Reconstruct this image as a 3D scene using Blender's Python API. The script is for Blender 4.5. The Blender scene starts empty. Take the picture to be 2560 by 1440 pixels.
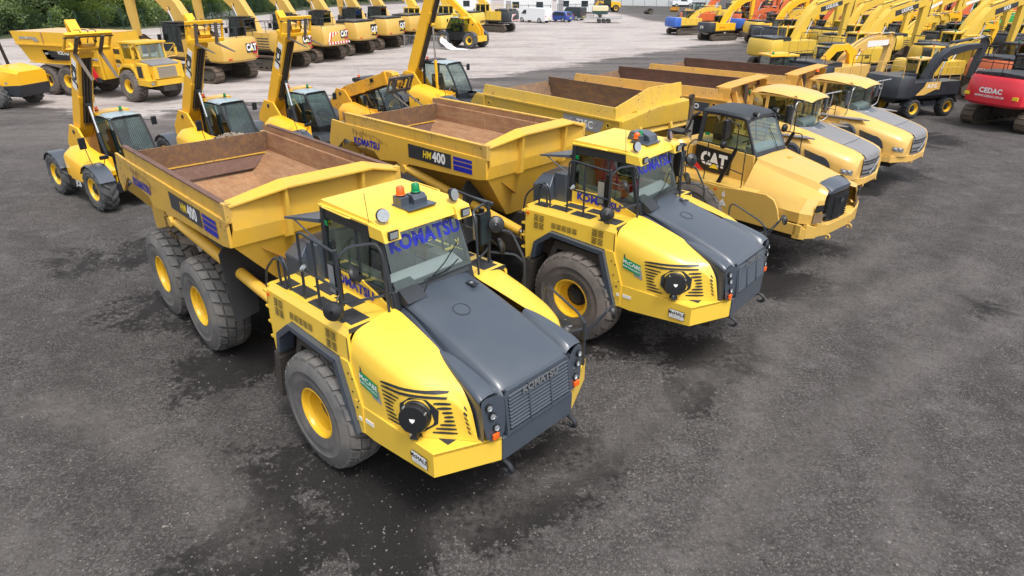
import bpy, bmesh, math, random
import numpy as np
from mathutils import Matrix, Vector, noise

PI = math.pi
R = math.radians
scene = bpy.context.scene
COL = scene.collection

# ---------------------------------------------------------------- camera
cam_d = bpy.data.cameras.new("camera")
cam = bpy.data.objects.new("camera", cam_d)
COL.objects.link(cam)
scene.camera = cam
CH, CP, CR_, CF = 6.399, 0.448, 0.001, 1625.7
cam_d.sensor_fit = 'HORIZONTAL'
cam_d.sensor_width = 36.0
cam_d.lens = CF / 2560 * 36.0
cam_d.clip_start = 0.1
cam_d.clip_end = 3000
_fw = Vector((0, math.cos(CP), -math.sin(CP)))
_up = Vector((0, math.sin(CP), math.cos(CP)))
_rt = Vector((1, 0, 0))
_r2 = _rt * math.cos(CR_) + _up * math.sin(CR_)
_u2 = -_rt * math.sin(CR_) + _up * math.cos(CR_)
cam.matrix_world = Matrix(((_r2.x, _u2.x, -_fw.x, 0), (_r2.y, _u2.y, -_fw.y, 0), (_r2.z, _u2.z, -_fw.z, CH), (0, 0, 0, 1)))

# ---------------------------------------------------------------- world, sun
SUN_EL, SUN_AZ = R(62), R(150)      # compass direction the light comes from (clockwise from +Y)
world = bpy.data.worlds.new("World")
scene.world = world
world.use_nodes = True
wn = world.node_tree
wn.nodes.clear()
sky = wn.nodes.new('ShaderNodeTexSky')
sky.sky_type = 'NISHITA'
sky.sun_disc = False
sky.sun_elevation = SUN_EL
sky.sun_rotation = SUN_AZ
sky.air_density = 1.0
sky.dust_density = 4.0
sky.ozone_density = 1.0
hsv = wn.nodes.new('ShaderNodeHueSaturation')      # cloud layer: greyed sky
hsv.inputs['Saturation'].default_value = 0.30
hsv.inputs['Value'].default_value = 1.0
bg = wn.nodes.new('ShaderNodeBackground')
bg.inputs['Strength'].default_value = 0.15
wo = wn.nodes.new('ShaderNodeOutputWorld')
wn.links.new(sky.outputs[0], hsv.inputs['Color'])
wn.links.new(hsv.outputs[0], bg.inputs[0])
wn.links.new(bg.outputs[0], wo.inputs[0])
sun_d = bpy.data.lights.new("sun", 'SUN')
sun_d.energy = 1.15
sun_d.angle = R(11)
sun_d.color = (1.0, 0.97, 0.92)
sun = bpy.data.objects.new("sun", sun_d)
COL.objects.link(sun)
_sd = Vector((math.sin(SUN_AZ) * math.cos(SUN_EL), math.cos(SUN_AZ) * math.cos(SUN_EL), math.sin(SUN_EL)))
sun.rotation_euler = (-_sd).to_track_quat('-Z', 'Y').to_euler()
scene.view_settings.view_transform = 'Standard'
scene.view_settings.look = 'None'
scene.view_settings.exposure = 0.76
scene.view_settings.gamma = 1.0
scene.render.engine = 'CYCLES'
scene.cycles.max_bounces = 6
scene.cycles.transparent_max_bounces = 12

# ---------------------------------------------------------------- materials
def newmat(name):
    m = bpy.data.materials.new(name)
    m.use_nodes = True
    nt = m.node_tree
    return m, nt, nt.nodes['Principled BSDF']

def _noise(nt, scale, detail=4, rough=0.55, vec=None, dist=0):
    n = nt.nodes.new('ShaderNodeTexNoise')
    n.inputs['Scale'].default_value = scale
    n.inputs['Detail'].default_value = detail
    n.inputs['Roughness'].default_value = rough
    n.inputs['Distortion'].default_value = dist
    if vec is not None: nt.links.new(vec, n.inputs['Vector'])
    return n

def _ramp(nt, src, a, b, c0=(0, 0, 0, 1), c1=(1, 1, 1, 1)):
    r = nt.nodes.new('ShaderNodeValToRGB')
    r.color_ramp.elements[0].position = a; r.color_ramp.elements[0].color = c0
    r.color_ramp.elements[1].position = b; r.color_ramp.elements[1].color = c1
    nt.links.new(src, r.inputs[0])
    return r

def _mix(nt, fac, a, b, blend='MIX'):
    m = nt.nodes.new('ShaderNodeMix')
    m.data_type = 'RGBA'; m.blend_type = blend
    for s, v in ((m.inputs['Factor'], fac), (m.inputs['A'], a), (m.inputs['B'], b)):
        if hasattr(v, 'node'): nt.links.new(v, s)
        elif isinstance(v, (int, float)): s.default_value = v
        else: s.default_value = (*v[:3], 1)
    return m.outputs['Result']

def _math(nt, op, a, b=None, clamp=False):
    m = nt.nodes.new('ShaderNodeMath'); m.operation = op; m.use_clamp = clamp
    for i, v in enumerate((a, b)):
        if v is None: continue
        if hasattr(v, 'node'): nt.links.new(v, m.inputs[i])
        else: m.inputs[i].default_value = v
    return m.outputs[0]

def _coord(nt, out='Object', scale=None):
    t = nt.nodes.new('ShaderNodeTexCoord')
    o = t.outputs[out]
    if scale:
        mp = nt.nodes.new('ShaderNodeMapping')
        mp.inputs['Scale'].default_value = scale
        nt.links.new(o, mp.inputs[0]); o = mp.outputs[0]
    return o

def _bump(nt, bsdf, h, strength, dist=0.01):
    b = nt.nodes.new('ShaderNodeBump')
    b.inputs['Strength'].default_value = strength
    b.inputs['Distance'].default_value = dist
    nt.links.new(h, b.inputs['Height'])
    nt.links.new(b.outputs[0], bsdf.inputs['Normal'])

def paint(name, col, rough=0.33, dust=0.25, dustcol=(0.30, 0.24, 0.17), grime=0.12, chips=0.0, coat=0.25, scale=1.0):
    m, nt, p = newmat(name)
    v = _coord(nt)
    n1 = _noise(nt, 1.7 * scale, 6, 0.6, v)
    n2 = _noise(nt, 14 * scale, 5, 0.65, v)
    n3 = _noise(nt, 3.0, 5, 0.6, _coord(nt, scale=(2.2, 2.2, .35)))
    d = _math(nt, 'MULTIPLY', _ramp(nt, n1.outputs[0], .42, .75).outputs[0], dust)
    c = _mix(nt, d, col, dustcol)
    g = _math(nt, 'MULTIPLY', _ramp(nt, n3.outputs[0], .55, .8).outputs[0], grime * 2)
    c = _mix(nt, g, c, (col[0] * .35, col[1] * .33, col[2] * .5 + .01))
    if chips:
        ch = _ramp(nt, n2.outputs[0], .62 - chips * .1, .66 - chips * .1)
        ch2 = _math(nt, 'MULTIPLY', ch.outputs[0], _ramp(nt, n1.outputs[0], .5, .58).outputs[0])
        c = _mix(nt, ch2, c, (.10, .045, .025))
    nt.links.new(c, p.inputs['Base Color'])
    rr = _math(nt, 'ADD', _math(nt, 'MULTIPLY', n1.outputs[0], .28), rough - .12)
    nt.links.new(rr, p.inputs['Roughness'])
    p.inputs['Coat Weight'].default_value = coat
    p.inputs['Coat Roughness'].default_value = .22
    _bump(nt, p, n2.outputs[0], .04, .004)
    return m

def plain(name, col, rough=.5, metal=0.0, var=.25, scale=6.0, bump=0.0):
    m, nt, p = newmat(name)
    v = _coord(nt)
    n = _noise(nt, scale, 5, .6, v)
    c = _mix(nt, n.outputs[0], [x * (1 - var) for x in col], [min(1, x * (1 + var)) for x in col])
    nt.links.new(c, p.inputs['Base Color'])
    p.inputs['Roughness'].default_value = rough
    p.inputs['Metallic'].default_value = metal
    if bump: _bump(nt, p, n.outputs[0], bump)
    return m

def rust(name, a=(.30, .145, .07), b=(.16, .075, .045), c=(.36, .21, .10), scale=1.0):
    m, nt, p = newmat(name)
    v = _coord(nt)
    st = _coord(nt, scale=(.5, 3.0, 3.0))
    n1 = _noise(nt, 1.1 * scale, 7, .65, v)
    n2 = _noise(nt, 26, 5, .7, v)
    n3 = _noise(nt, 4, 6, .6, st)
    c1 = _mix(nt, _ramp(nt, n1.outputs[0], .35, .68).outputs[0], a, b)
    c2 = _mix(nt, _math(nt, 'MULTIPLY', _ramp(nt, n3.outputs[0], .45, .72).outputs[0], .7), c1, c)
    n4 = _noise(nt, 1.0, 7, .7, _coord(nt, scale=(3.5, .7, 1.6)), 1.5)
    c2 = _mix(nt, _math(nt, 'MULTIPLY', _ramp(nt, n4.outputs[0], .56, .70).outputs[0], .55), c2, (a[0] * .38, a[1] * .36, a[2] * .4))
    c3 = _mix(nt, _math(nt, 'MULTIPLY', _ramp(nt, n2.outputs[0], .45, .7).outputs[0], .55), c2, (.11, .055, .035))
    nt.links.new(c3, p.inputs['Base Color'])
    p.inputs['Roughness'].default_value = .72
    _bump(nt, p, n2.outputs[0], .25, .006)
    return m

def glassmat(name, tint=(.55, .68, .64), base=0.06):
    m = bpy.data.materials.new(name); m.use_nodes = True
    nt = m.node_tree; nt.nodes.clear()
    tr = nt.nodes.new('ShaderNodeBsdfTransparent'); tr.inputs[0].default_value = (*tint, 1)
    gl = nt.nodes.new('ShaderNodeBsdfGlossy'); gl.inputs['Roughness'].default_value = .03
    gl.inputs[0].default_value = (.85, .95, .93, 1)
    lw = nt.nodes.new('ShaderNodeLayerWeight'); lw.inputs[0].default_value = .5
    n = _noise(nt, 2.0, 5, .65, _coord(nt))
    add = _math(nt, 'ADD', _math(nt, 'MULTIPLY', _math(nt, 'POWER', lw.outputs['Facing'], 3.0), .75), _math(nt, 'ADD', _math(nt, 'MULTIPLY', n.outputs[0], .14), base), True)
    mx = nt.nodes.new('ShaderNodeMixShader')
    nt.links.new(add, mx.inputs[0]); nt.links.new(tr.outputs[0], mx.inputs[1]); nt.links.new(gl.outputs[0], mx.inputs[2])
    o = nt.nodes.new('ShaderNodeOutputMaterial'); nt.links.new(mx.outputs[0], o.inputs[0])
    return m

def tyremat(name, a, b):
    m, nt, p = newmat(name)
    v = _coord(nt)
    n1 = _noise(nt, 2.2, 6, .6, v); n2 = _noise(nt, 30, 4, .6, v)
    c = _mix(nt, _ramp(nt, n1.outputs[0], .35, .65).outputs[0], a, b)
    c = _mix(nt, _math(nt, 'MULTIPLY', n2.outputs[0], .35), c, (.04, .04, .042))
    nt.links.new(c, p.inputs['Base Color'])
    p.inputs['Roughness'].default_value = .85
    _bump(nt, p, n2.outputs[0], .5, .01)
    return m

M = {}
M['kom'] = paint('bright_yellow_paint', (.83, .545, .055), rough=.42, dust=.05, grime=.02, coat=.5)
M['komb'] = paint('dump_body_yellow_paint', (.70, .415, .045), dust=.20, grime=.08, chips=.0, rough=.42, coat=.1)
M['komr'] = paint('worn_rail_yellow_paint', (.64, .385, .05), dust=.35, grime=.22, chips=.35, rough=.5, coat=.05)
M['cat'] = paint('ochre_yellow_paint', (.62, .39, .085), dust=.12, grime=.05, coat=.2)
M['catb'] = paint('ochre_body_paint', (.60, .385, .045), dust=.25, grime=.12, chips=.12, coat=.05, rough=.45)
M['volvo'] = paint('warm_yellow_paint', (.70, .43, .11), dust=.22, grime=.06, coat=.15, dustcol=(.55, .42, .25))
M['volvob'] = paint('worn_warm_yellow_paint', (.60, .32, .055), dust=.35, grime=.18, chips=.2, coat=.0, rough=.5)
M['vold'] = paint('old_hauler_yellow_paint', (.74, .44, .03), dust=.15, grime=.10, coat=.1)
M['jcb'] = paint('deep_yellow_paint', (.88, .475, .018), dust=.05, grime=.04, coat=.3)
M['jcbo'] = paint('faded_orange_yellow_paint', (.78, .38, .02), dust=.18, grime=.12, chips=.4, coat=.1)
M['exy'] = paint('excavator_yellow_paint', (.72, .48, .06), dust=.12, grime=.08, coat=.15)
M['exo'] = paint('excavator_orange_paint', (.62, .13, .035), dust=.18, grime=.08, coat=.12)
M['exr'] = paint('excavator_red_paint', (.66, .022, .04), dust=.04, grime=.04, coat=.3)
M['exr2'] = paint('faded_red_paint', (.40, .075, .07), dust=.25, grime=.1, coat=.05)
M['exbl'] = paint('excavator_blue_paint', (.03, .12, .48), dust=.1, grime=.08)
M['exg'] = paint('excavator_green_paint', (.02, .42, .10), dust=.1, grime=.08)
M['exw'] = paint('excavator_white_paint', (.62, .62, .60), dust=.1, grime=.08)
M['char'] = paint('charcoal_panel', (.050, .064, .086), rough=.36, dust=.10, dustcol=(.16, .17, .18), grime=.0, coat=.55)
M['grey'] = paint('grey_dusty_hood', (.19, .19, .20), rough=.5, dust=.3, dustcol=(.3, .28, .26), grime=.05, coat=.0)
M['dk'] = plain('dark_steel', (.022, .026, .032), .45, var=.35)
M['blk'] = plain('black_plastic', (.012, .013, .015), .4)
M['mud'] = plain('dirty_underside', (.045, .038, .032), .85, var=.6, scale=3)
M['rust'] = rust('rusty_steel', (.40, .215, .10), (.26, .125, .065), (.44, .29, .16))
M['rust2'] = rust('dark_rusty_steel', (.20, .125, .08), (.135, .085, .06), (.34, .19, .06))
M['rust3'] = rust('plum_rusty_steel', (.155, .08, .058), (.105, .06, .048), (.20, .115, .08))
M['glass'] = glassmat('cab_glass', (.55, .68, .65))
M['glassl'] = glassmat('pale_cab_glass', (.74, .86, .84))
M['glassd'] = glassmat('dark_cab_glass', (.16, .22, .21), .10)
M['glasst'] = glassmat('greenish_cab_glass', (.38, .56, .53), .05)
M['glassb'] = glassmat('clear_cab_glass', (.80, .90, .88))
M['tyre'] = tyremat('haul_tyre_rubber', (.095, .097, .10), (.19, .175, .158))
M['tyreb'] = tyremat('brown_haul_tyre_rubber', (.09, .082, .075), (.19, .155, .135))
M['tyreg'] = tyremat('lugged_tyre_rubber', (.06, .062, .065), (.13, .13, .13))
M['tyrek'] = tyremat('black_tyre_rubber', (.025, .027, .03), (.06, .058, .055))
M['rim'] = paint('wheel_yellow', (.86, .50, .02), dust=.12, grime=.12, coat=.1)
M['track'] = plain('steel_track', (.135, .105, .08), .65, .25, var=.4, scale=8)
M['trackf'] = plain('muddy_track_frame', (.085, .075, .062), .8, var=.45, scale=4)
M['white'] = plain('white_marking', (.78, .78, .77), .5, var=.05)
M['blue'] = plain('blue_lettering', (.012, .022, .36), .4, var=.15)
M['greenl'] = plain('green_sign', (.0, .27, .11), .4, var=.08)
M['redl'] = plain('red_marking', (.58, .015, .03), .4, var=.1)
M['orl'] = plain('orange_lens', (.85, .12, .012), .25, var=.05)
M['grl'] = plain('green_lens', (.0, .22, .07), .25, var=.05)
M['lamp'] = plain('lamp_lens', (.40, .43, .45), .15, .5, var=.35, scale=30)
M['chrome'] = plain('chromed_rod', (.72, .73, .75), .18, .9, var=.05)
M['steel'] = plain('galvanised_steel', (.42, .43, .44), .4, .6, var=.15)
M['forks'] = plain('worn_fork_steel', (.13, .105, .085), .6, .3, var=.4)
M['charb'] = paint('dark_machine_panel', (.024, .029, .037), rough=.4, dust=.1, dustcol=(.12, .12, .12), grime=0, coat=.25)
M['roofg'] = plain('pale_roof_pane', (.33, .41, .44), .2, var=.1)
M['railm'] = plain('dark_painted_tube', (.028, .034, .043), .35, var=.1)
M['louv'] = plain('louvre_plastic', (.062, .075, .095), .35, var=.05)
M['glassk'] = plain('dark_vehicle_glass', (.02, .03, .035), .08)
M['grip'] = plain('black_grip_pad', (.028, .029, .032), .85)
M['ind'] = plain('dull_grey_lettering', (.22, .225, .23), .35, .4, var=.05)
M['seat'] = plain('seat_fabric', (.035, .036, .038), .8)
M['beige'] = plain('beige_interior', (.35, .32, .27), .8)
M['yell'] = plain('yellow_marking', (.85, .62, .03), .45, var=.05)
M['silver'] = plain('grey_marking', (.30, .30, .31), .4, var=.08)
M['chain'] = plain('rusty_chain', (.24, .17, .10), .7, .2)

# ---------------------------------------------------------------- mesh builder
class MB:
    def __init__(s): s.v = []; s.f = []; s.m = []; s.sm = []
    def add(s, vs, fs, m=0, sm=False):
        o = len(s.v); s.v += [tuple(v) for v in vs]
        s.f += [tuple(i + o for i in f) for f in fs]; s.m += [m] * len(fs); s.sm += [sm] * len(fs)
        return s
    def hexa(s, p, m=0):      # p: 4 bottom (ccw) + 4 top
        return s.add(p, [(3, 2, 1, 0), (4, 5, 6, 7), (0, 1, 5, 4), (1, 2, 6, 5), (2, 3, 7, 6), (3, 0, 4, 7)], m)
    def box(s, x0, x1, y0, y1, z0, z1, m=0):
        return s.hexa([(x0, y0, z0), (x1, y0, z0), (x1, y1, z0), (x0, y1, z0), (x0, y0, z1), (x1, y0, z1), (x1, y1, z1), (x0, y1, z1)], m)
    def prism(s, pts, a, b, m=0, ax='y'):   # pts (u,v) extruded from a to b along ax
        n = len(pts)
        def P(u, v, t): return {'y': (u, t, v), 'x': (t, u, v), 'z': (u, v, t)}[ax]
        vs = [P(u, v, a) for u, v in pts] + [P(u, v, b) for u, v in pts]
        fs = [tuple(range(n)), tuple(range(2 * n - 1, n - 1, -1))] + [(i, (i + 1) % n, n + (i + 1) % n, n + i) for i in range(n)]
        return s.add(vs, fs, m)
    def plate(s, pts, off, m=0):            # 3-D polygon thickened by vector off
        n = len(pts); o = Vector(off)
        vs = [Vector(p) for p in pts] + [Vector(p) + o for p in pts]
        fs = [tuple(range(n)), tuple(range(2 * n - 1, n - 1, -1))] + [(i, (i + 1) % n, n + (i + 1) % n, n + i) for i in range(n)]
        return s.add(vs, fs, m)
    def poly(s, pts, m=0): return s.add(pts, [tuple(range(len(pts)))], m)
    def grid(s, rows, m=0, sm=True, cap=False, close=False):
        nr, nc = len(rows), len(rows[0]); vs = [p for r in rows for p in r]; fs = []
        for i in range(nr - 1):
            for j in range(nc - (0 if close else 1)):
                k = (j + 1) % nc
                fs.append((i * nc + j, i * nc + k, (i + 1) * nc + k, (i + 1) * nc + j))
        if cap: fs += [tuple(range(nc - 1, -1, -1)), tuple(range((nr - 1) * nc, nr * nc))]
        return s.add(vs, fs, m, sm)
    def lathe(s, prof, c=(0, 0, 0), ax=(0, 1, 0), n=24, m=0, sm=True, cap=False, ph=0):
        ax = Vector(ax).normalized(); c = Vector(c)
        u = ax.orthogonal().normalized(); w = ax.cross(u)
        rows = [[c + ax * h + (u * math.cos(ph + 2 * PI * k / n) + w * math.sin(ph + 2 * PI * k / n)) * r for k in range(n)] for r, h in prof]
        return s.grid(rows, m, sm, cap, True)
    def cyl(s, a, b, r, r2=None, n=12, m=0, sm=True):
        a = Vector(a); b = Vector(b); L = (b - a).length
        return s.lathe([(r, 0), (r if r2 is None else r2, L)], a, b - a, n, m, sm, True)
    def tube(s, pts, r, n=6, m=0):
        pts = [Vector(p) for p in pts]; rows = []
        pu = None
        for i, p in enumerate(pts):
            t = (pts[min(i + 1, len(pts) - 1)] - pts[max(i - 1, 0)])
            if t.length < 1e-9: t = Vector((0, 0, 1))
            t.normalize()
            u = t.orthogonal().normalized() if pu is None else (pu - t * pu.dot(t)).normalized()
            pu = u; w = t.cross(u)
            k = 1.0
            if 0 < i < len(pts) - 1:
                c = (pts[i] - pts[i - 1]).normalized().dot((pts[i + 1] - pts[i]).normalized())
                k = 1 / max(.6, math.sqrt(max(.01, (1 + c) / 2)))
            rows.append([p + (u * math.cos(2 * PI * j / n) + w * math.sin(2 * PI * j / n)) * r * k for j in range(n)])
        return s.grid(rows, m, True, True, True)
    def bent(s, pts, r, rad=.12, n=6, m=0, seg=3):   # tube with rounded corners
        pts = [Vector(p) for p in pts]; out = [pts[0]]
        for i in range(1, len(pts) - 1):
            a, b, c = pts[i - 1], pts[i], pts[i + 1]
            d1 = min(rad, (b - a).length * .45); d2 = min(rad, (c - b).length * .45)
            p0 = b + (a - b).normalized() * d1; p2 = b + (c - b).normalized() * d2
            for k in range(seg + 1):
                t = k / seg; out.append(p0 * (1 - t) ** 2 + b * 2 * t * (1 - t) + p2 * t * t)
        out.append(pts[-1])
        return s.tube(out, r, n, m)
    def merge(s, o, mat=None, off=0):
        mat = mat or Matrix()
        b = len(s.v); s.v += [tuple(mat @ Vector(v)) for v in o.v]
        s.f += [tuple(i + b for i in f) for f in o.f]; s.m += [x + off for x in o.m]; s.sm += list(o.sm)
        return s
    def text(s, t, size, o, u, v, m=0, bold=.0, shear=0, proud=.005, al='CENTER', xs=1.0):
        vs, fs = glyphs(t, bold, shear, al)
        o = Vector(o); u = Vector(u).normalized(); v = Vector(v).normalized(); n = u.cross(v) * proud
        return s.add([o + u * (x * size * xs) + v * (y * size) + n for x, y in vs], fs, m)
    def build(s, name, mats, parent=None, mw=None, bevel=0, sub=0, angle=35):
        me = bpy.data.meshes.new(name)
        me.from_pydata(s.v, [], s.f)
        if not isinstance(mats, (list, tuple)): mats = [mats]
        for x in mats: me.materials.append(M[x] if isinstance(x, str) else x)
        me.polygons.foreach_set('material_index', s.m)
        bm = bmesh.new(); bm.from_mesh(me)
        bmesh.ops.recalc_face_normals(bm, faces=bm.faces)
        bm.to_mesh(me); bm.free()
        me.polygons.foreach_set('use_smooth', [True] * len(me.polygons))
        me.set_sharp_from_angle(angle=R(angle))
        ob = bpy.data.objects.new(name, me); COL.objects.link(ob)
        if parent: ob.parent = parent
        if mw is not None: ob.matrix_local = mw
        if bevel:
            b = ob.modifiers.new('bevel', 'BEVEL'); b.width = bevel; b.segments = 2; b.limit_method = 'ANGLE'; b.angle_limit = R(40); b.harden_normals = True
        if sub:
            q = ob.modifiers.new('sub', 'SUBSURF'); q.levels = sub; q.render_levels = sub
        return ob

_gc = {}
def glyphs(t, bold=0, shear=0, al='CENTER'):
    k = (t, bold, shear, al)
    if k not in _gc:
        c = bpy.data.curves.new('t', 'FONT'); c.body = t; c.size = 1; c.offset = bold; c.shear = shear
        c.align_x = al; c.align_y = 'CENTER'; c.resolution_u = 3; c.fill_mode = 'FRONT'
        c.space_character = 1.0 + bold * 1.5
        o = bpy.data.objects.new('t', c); COL.objects.link(o)
        dg = bpy.context.evaluated_depsgraph_get()
        me = bpy.data.meshes.new_from_object(o.evaluated_get(dg))
        _gc[k] = ([(v.co.x, v.co.y) for v in me.vertices], [tuple(p.vertices) for p in me.polygons])
        bpy.data.objects.remove(o); bpy.data.meshes.remove(me); bpy.data.curves.remove(c)
    return _gc[k]

def thing(name, label, cat, x=0, y=0, th=0, z=0, group=None, s=1.0):
    o = bpy.data.objects.new(name, None); COL.objects.link(o)
    o.empty_display_size = .2
    o.location = (x, y, z); o.rotation_euler = (0, 0, th); o.scale = (s, s, s)
    o['label'] = label; o['category'] = cat
    if group: o['group'] = group
    return o

def tag(o, label=None, cat=None, group=None, kind=None):
    for k, v in (('label', label), ('category', cat), ('group', group), ('kind', kind)):
        if v: o[k] = v
    return o

def lab(o, label): o['label'] = label; return o

def dup(root, label, x, y, th, z=0, group=None, s=None, mat=None):
    """copy a thing with its parts and sub-parts; mat maps material name -> material name for recoloured copies"""
    def cp(o, par):
        c = o.copy(); COL.objects.link(c)
        if par is not None: c.parent = par
        if mat and c.type == 'MESH':
            key = (c.data.name, tuple(sorted(mat.items())))
            if key not in _mc:
                if any(sl and sl.name in mat_names(mat) for sl in c.data.materials):
                    d = c.data.copy()
                    for i, ml in enumerate(d.materials):
                        for a, b in mat.items():
                            if ml == M[a]: d.materials[i] = M[b]
                    _mc[key] = d
                else: _mc[key] = c.data
            c.data = _mc[key]
        for ch in o.children: cp(ch, c)
        return c
    r = cp(root, None)
    r.location = (x, y, z); r.rotation_euler = (0, 0, th)
    if s: r.scale = (s, s, s)
    r['label'] = label
    if group: r['group'] = group
    return r
_mc = {}
def mat_names(mat): return {M[a].name for a in mat}

def frame(x, y, th, root=None):
    m = Matrix.Translation((x, y, 0)) @ Matrix.Rotation(th, 4, 'Z')
    if root is not None:
        r = Matrix.Translation(root.location) @ Matrix.Rotation(root.rotation_euler.z, 4, 'Z')
        m = r.inverted() @ m
    return m

T = Matrix.Translation
def RZ(a): return Matrix.Rotation(a, 4, 'Z')
def RY(a): return Matrix.Rotation(a, 4, 'Y')
def RX(a): return Matrix.Rotation(a, 4, 'X')

# ---------------------------------------------------------------- wheels
_wc = {}
def tyre_mesh(rad, wid, rim, style):
    b = MB(); h = wid / 2
    dep = .065 * rad
    prof = [(rim, -h * .80), (rim * 1.06, -h * .90), (rim + (rad - rim) * .25, -h * .985), (rim + (rad - rim) * .3, -h * 1.0), (rim + (rad - rim) * .33, -h * .99), (rim + (rad - rim) * .52, -h * 1.0), (rim + (rad - rim) * .54, -h * 1.02), (rim + (rad - rim) * .57, -h * 1.0), (rad * .88, -h * .93), (rad * .93, -h * .80), (rad - dep, -h * .6), (rad - dep, 0)]
    full = prof + [(r, -y) for r, y in prof[-2::-1]]
    b.lathe(full, (0, 0, 0), (0, 1, 0), 48)
    if style == 'block':
        n = 24
        for sd in (-1, 1):
            for k in range(n):
                a0 = 2 * PI * (k + (.5 if sd > 0 else 0)) / n
                for (y0, y1, sh) in ((.03, .44, .0), (.50, .90, .07)):
                    da = 2 * PI / n * .72
                    vs = []
                    for rr, ya, yb in ((rad * .92, y0, y1), (rad, y0 + .015, y1 - .04)):
                        for (yy, aa) in ((ya, a0 + sh), (yb, a0 + sh + .05), (yb, a0 + sh + .05 + da), (ya, a0 + sh + da)):
                            r2 = rr - (rad * .05 if yy > .8 else 0)
                            vs.append((r2 * math.cos(aa), sd * yy * h, r2 * math.sin(aa)))
                    b.hexa(vs)
    else:
        n = 15
        for sd in (-1, 1):
            for k in range(n):
                a0 = 2 * PI * (k + (.5 if sd > 0 else 0)) / n
                w = 2 * PI / n * .34
                pth = [(0.0, 0), (.45, .12), (.92, .30)]
                for (ya, sa), (yb, sb) in zip(pth, pth[1:]):
                    vs = []
                    for rr in (rad * .93, rad * 1.015):
                        for yy, ss, ww in ((ya, sa, 0), (yb, sb, 0), (yb, sb, w), (ya, sa, w)):
                            r2 = rr - (rad * .05 if yy > .8 else 0)
                            aa = a0 + ss + ww
                            vs.append((r2 * math.cos(aa), sd * yy * h, r2 * math.sin(aa)))
                    b.hexa(vs)
                # lug running down the shoulder
                vs = []
                for rr, yy in ((rad * .80, 1.0), (rad * .95, .90)):
                    for q, ww in ((0, 0), (.05, 0), (.05, w), (0, w)):
                        aa = a0 + .30 + ww
                        vs.append((rr * math.cos(aa), sd * (yy + q) * h, rr * math.sin(aa)))
                b.hexa(vs)
    return b

def wheel(parent, mw, rad, wid, rim, style='block', tm='tyre', rm='rim', hub='dk', left=False, dish=.45, spin=0):
    """outer face towards local -y; left=True turns it round"""
    key = (rad, wid, rim, style, tm, rm, hub, dish)
    if left: mw = mw @ RZ(PI)
    mw = mw @ RY(spin)
    if key in _wc:
        w0, t0 = _wc[key]
        w = w0.copy(); t = t0.copy(); COL.objects.link(w); COL.objects.link(t)
        w.parent = parent; w.matrix_local = mw; t.parent = w; t.matrix_local = Matrix()
        return w
    h = wid / 2
    b = MB()
    b.lathe([(rim * 1.0, -h * .78), (rim * 1.05, -h * .86), (rim * 1.0, -h * .90), (rim * .93, -h * .84), (rim * .90, -h * .70), (rim * .80, -h * .62), (rim * .78, -h * (1 - dish) * .6), (rim * .62, -h * (1 - dish) * .45), (rim * .2, -h * (1 - dish) * .45)], n=36)
    b.lathe([(rim * .9, 0), (rim, h * .8), (rim * .9, h * .8), (.01, h * .3)], n=24, m=0)
    hy = -h * (1 - dish) * .45
    b.lathe([(rim * .60, hy - .004), (rim * .58, hy - .03), (rim * .42, hy - .035), (rim * .38, hy - .08), (rim * .1, hy - .10), (.001, hy - .10)], n=24, m=1)
    for k in range(12):
        a = 2 * PI * k / 12
        b.cyl((rim * .5 * math.cos(a), hy - .03, rim * .5 * math.sin(a)), (rim * .5 * math.cos(a), hy - .06, rim * .5 * math.sin(a)), rim * .035, n=6, m=1)
    w = b.build('wheel', [rm, hub], parent, mw)
    t = tyre_mesh(rad, wid, rim, style).build('tyre', tm, w)
    _wc[key] = (w, t)
    return w

def hydro(parent, a, b, r, split=.6, mat='kom', mw=None, name='hydraulic_ram'):
    a = Vector(a); b = Vector(b); c = a.lerp(b, split)
    m = MB(); m.cyl(a, c, r, n=12, m=0); m.cyl(c, b, r * .55, n=10, m=1)
    for p in (a, b): m.cyl(p + Vector((0, -r * 1.2, 0)), p + Vector((0, r * 1.2, 0)), r * .95, n=10, m=0)
    return m.build(name, [mat, 'chrome'], parent, mw)
# ================================================================ ground
def px(x, y, Z=0.0):
    """the point of the world plane at height Z that the survey photo shows at x, y"""
    d = _fw * CF + _r2 * (x - 1280) + _u2 * (720 - y)
    o = Vector((0, 0, CH)); return o + d * ((Z - CH) / d.z)

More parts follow.
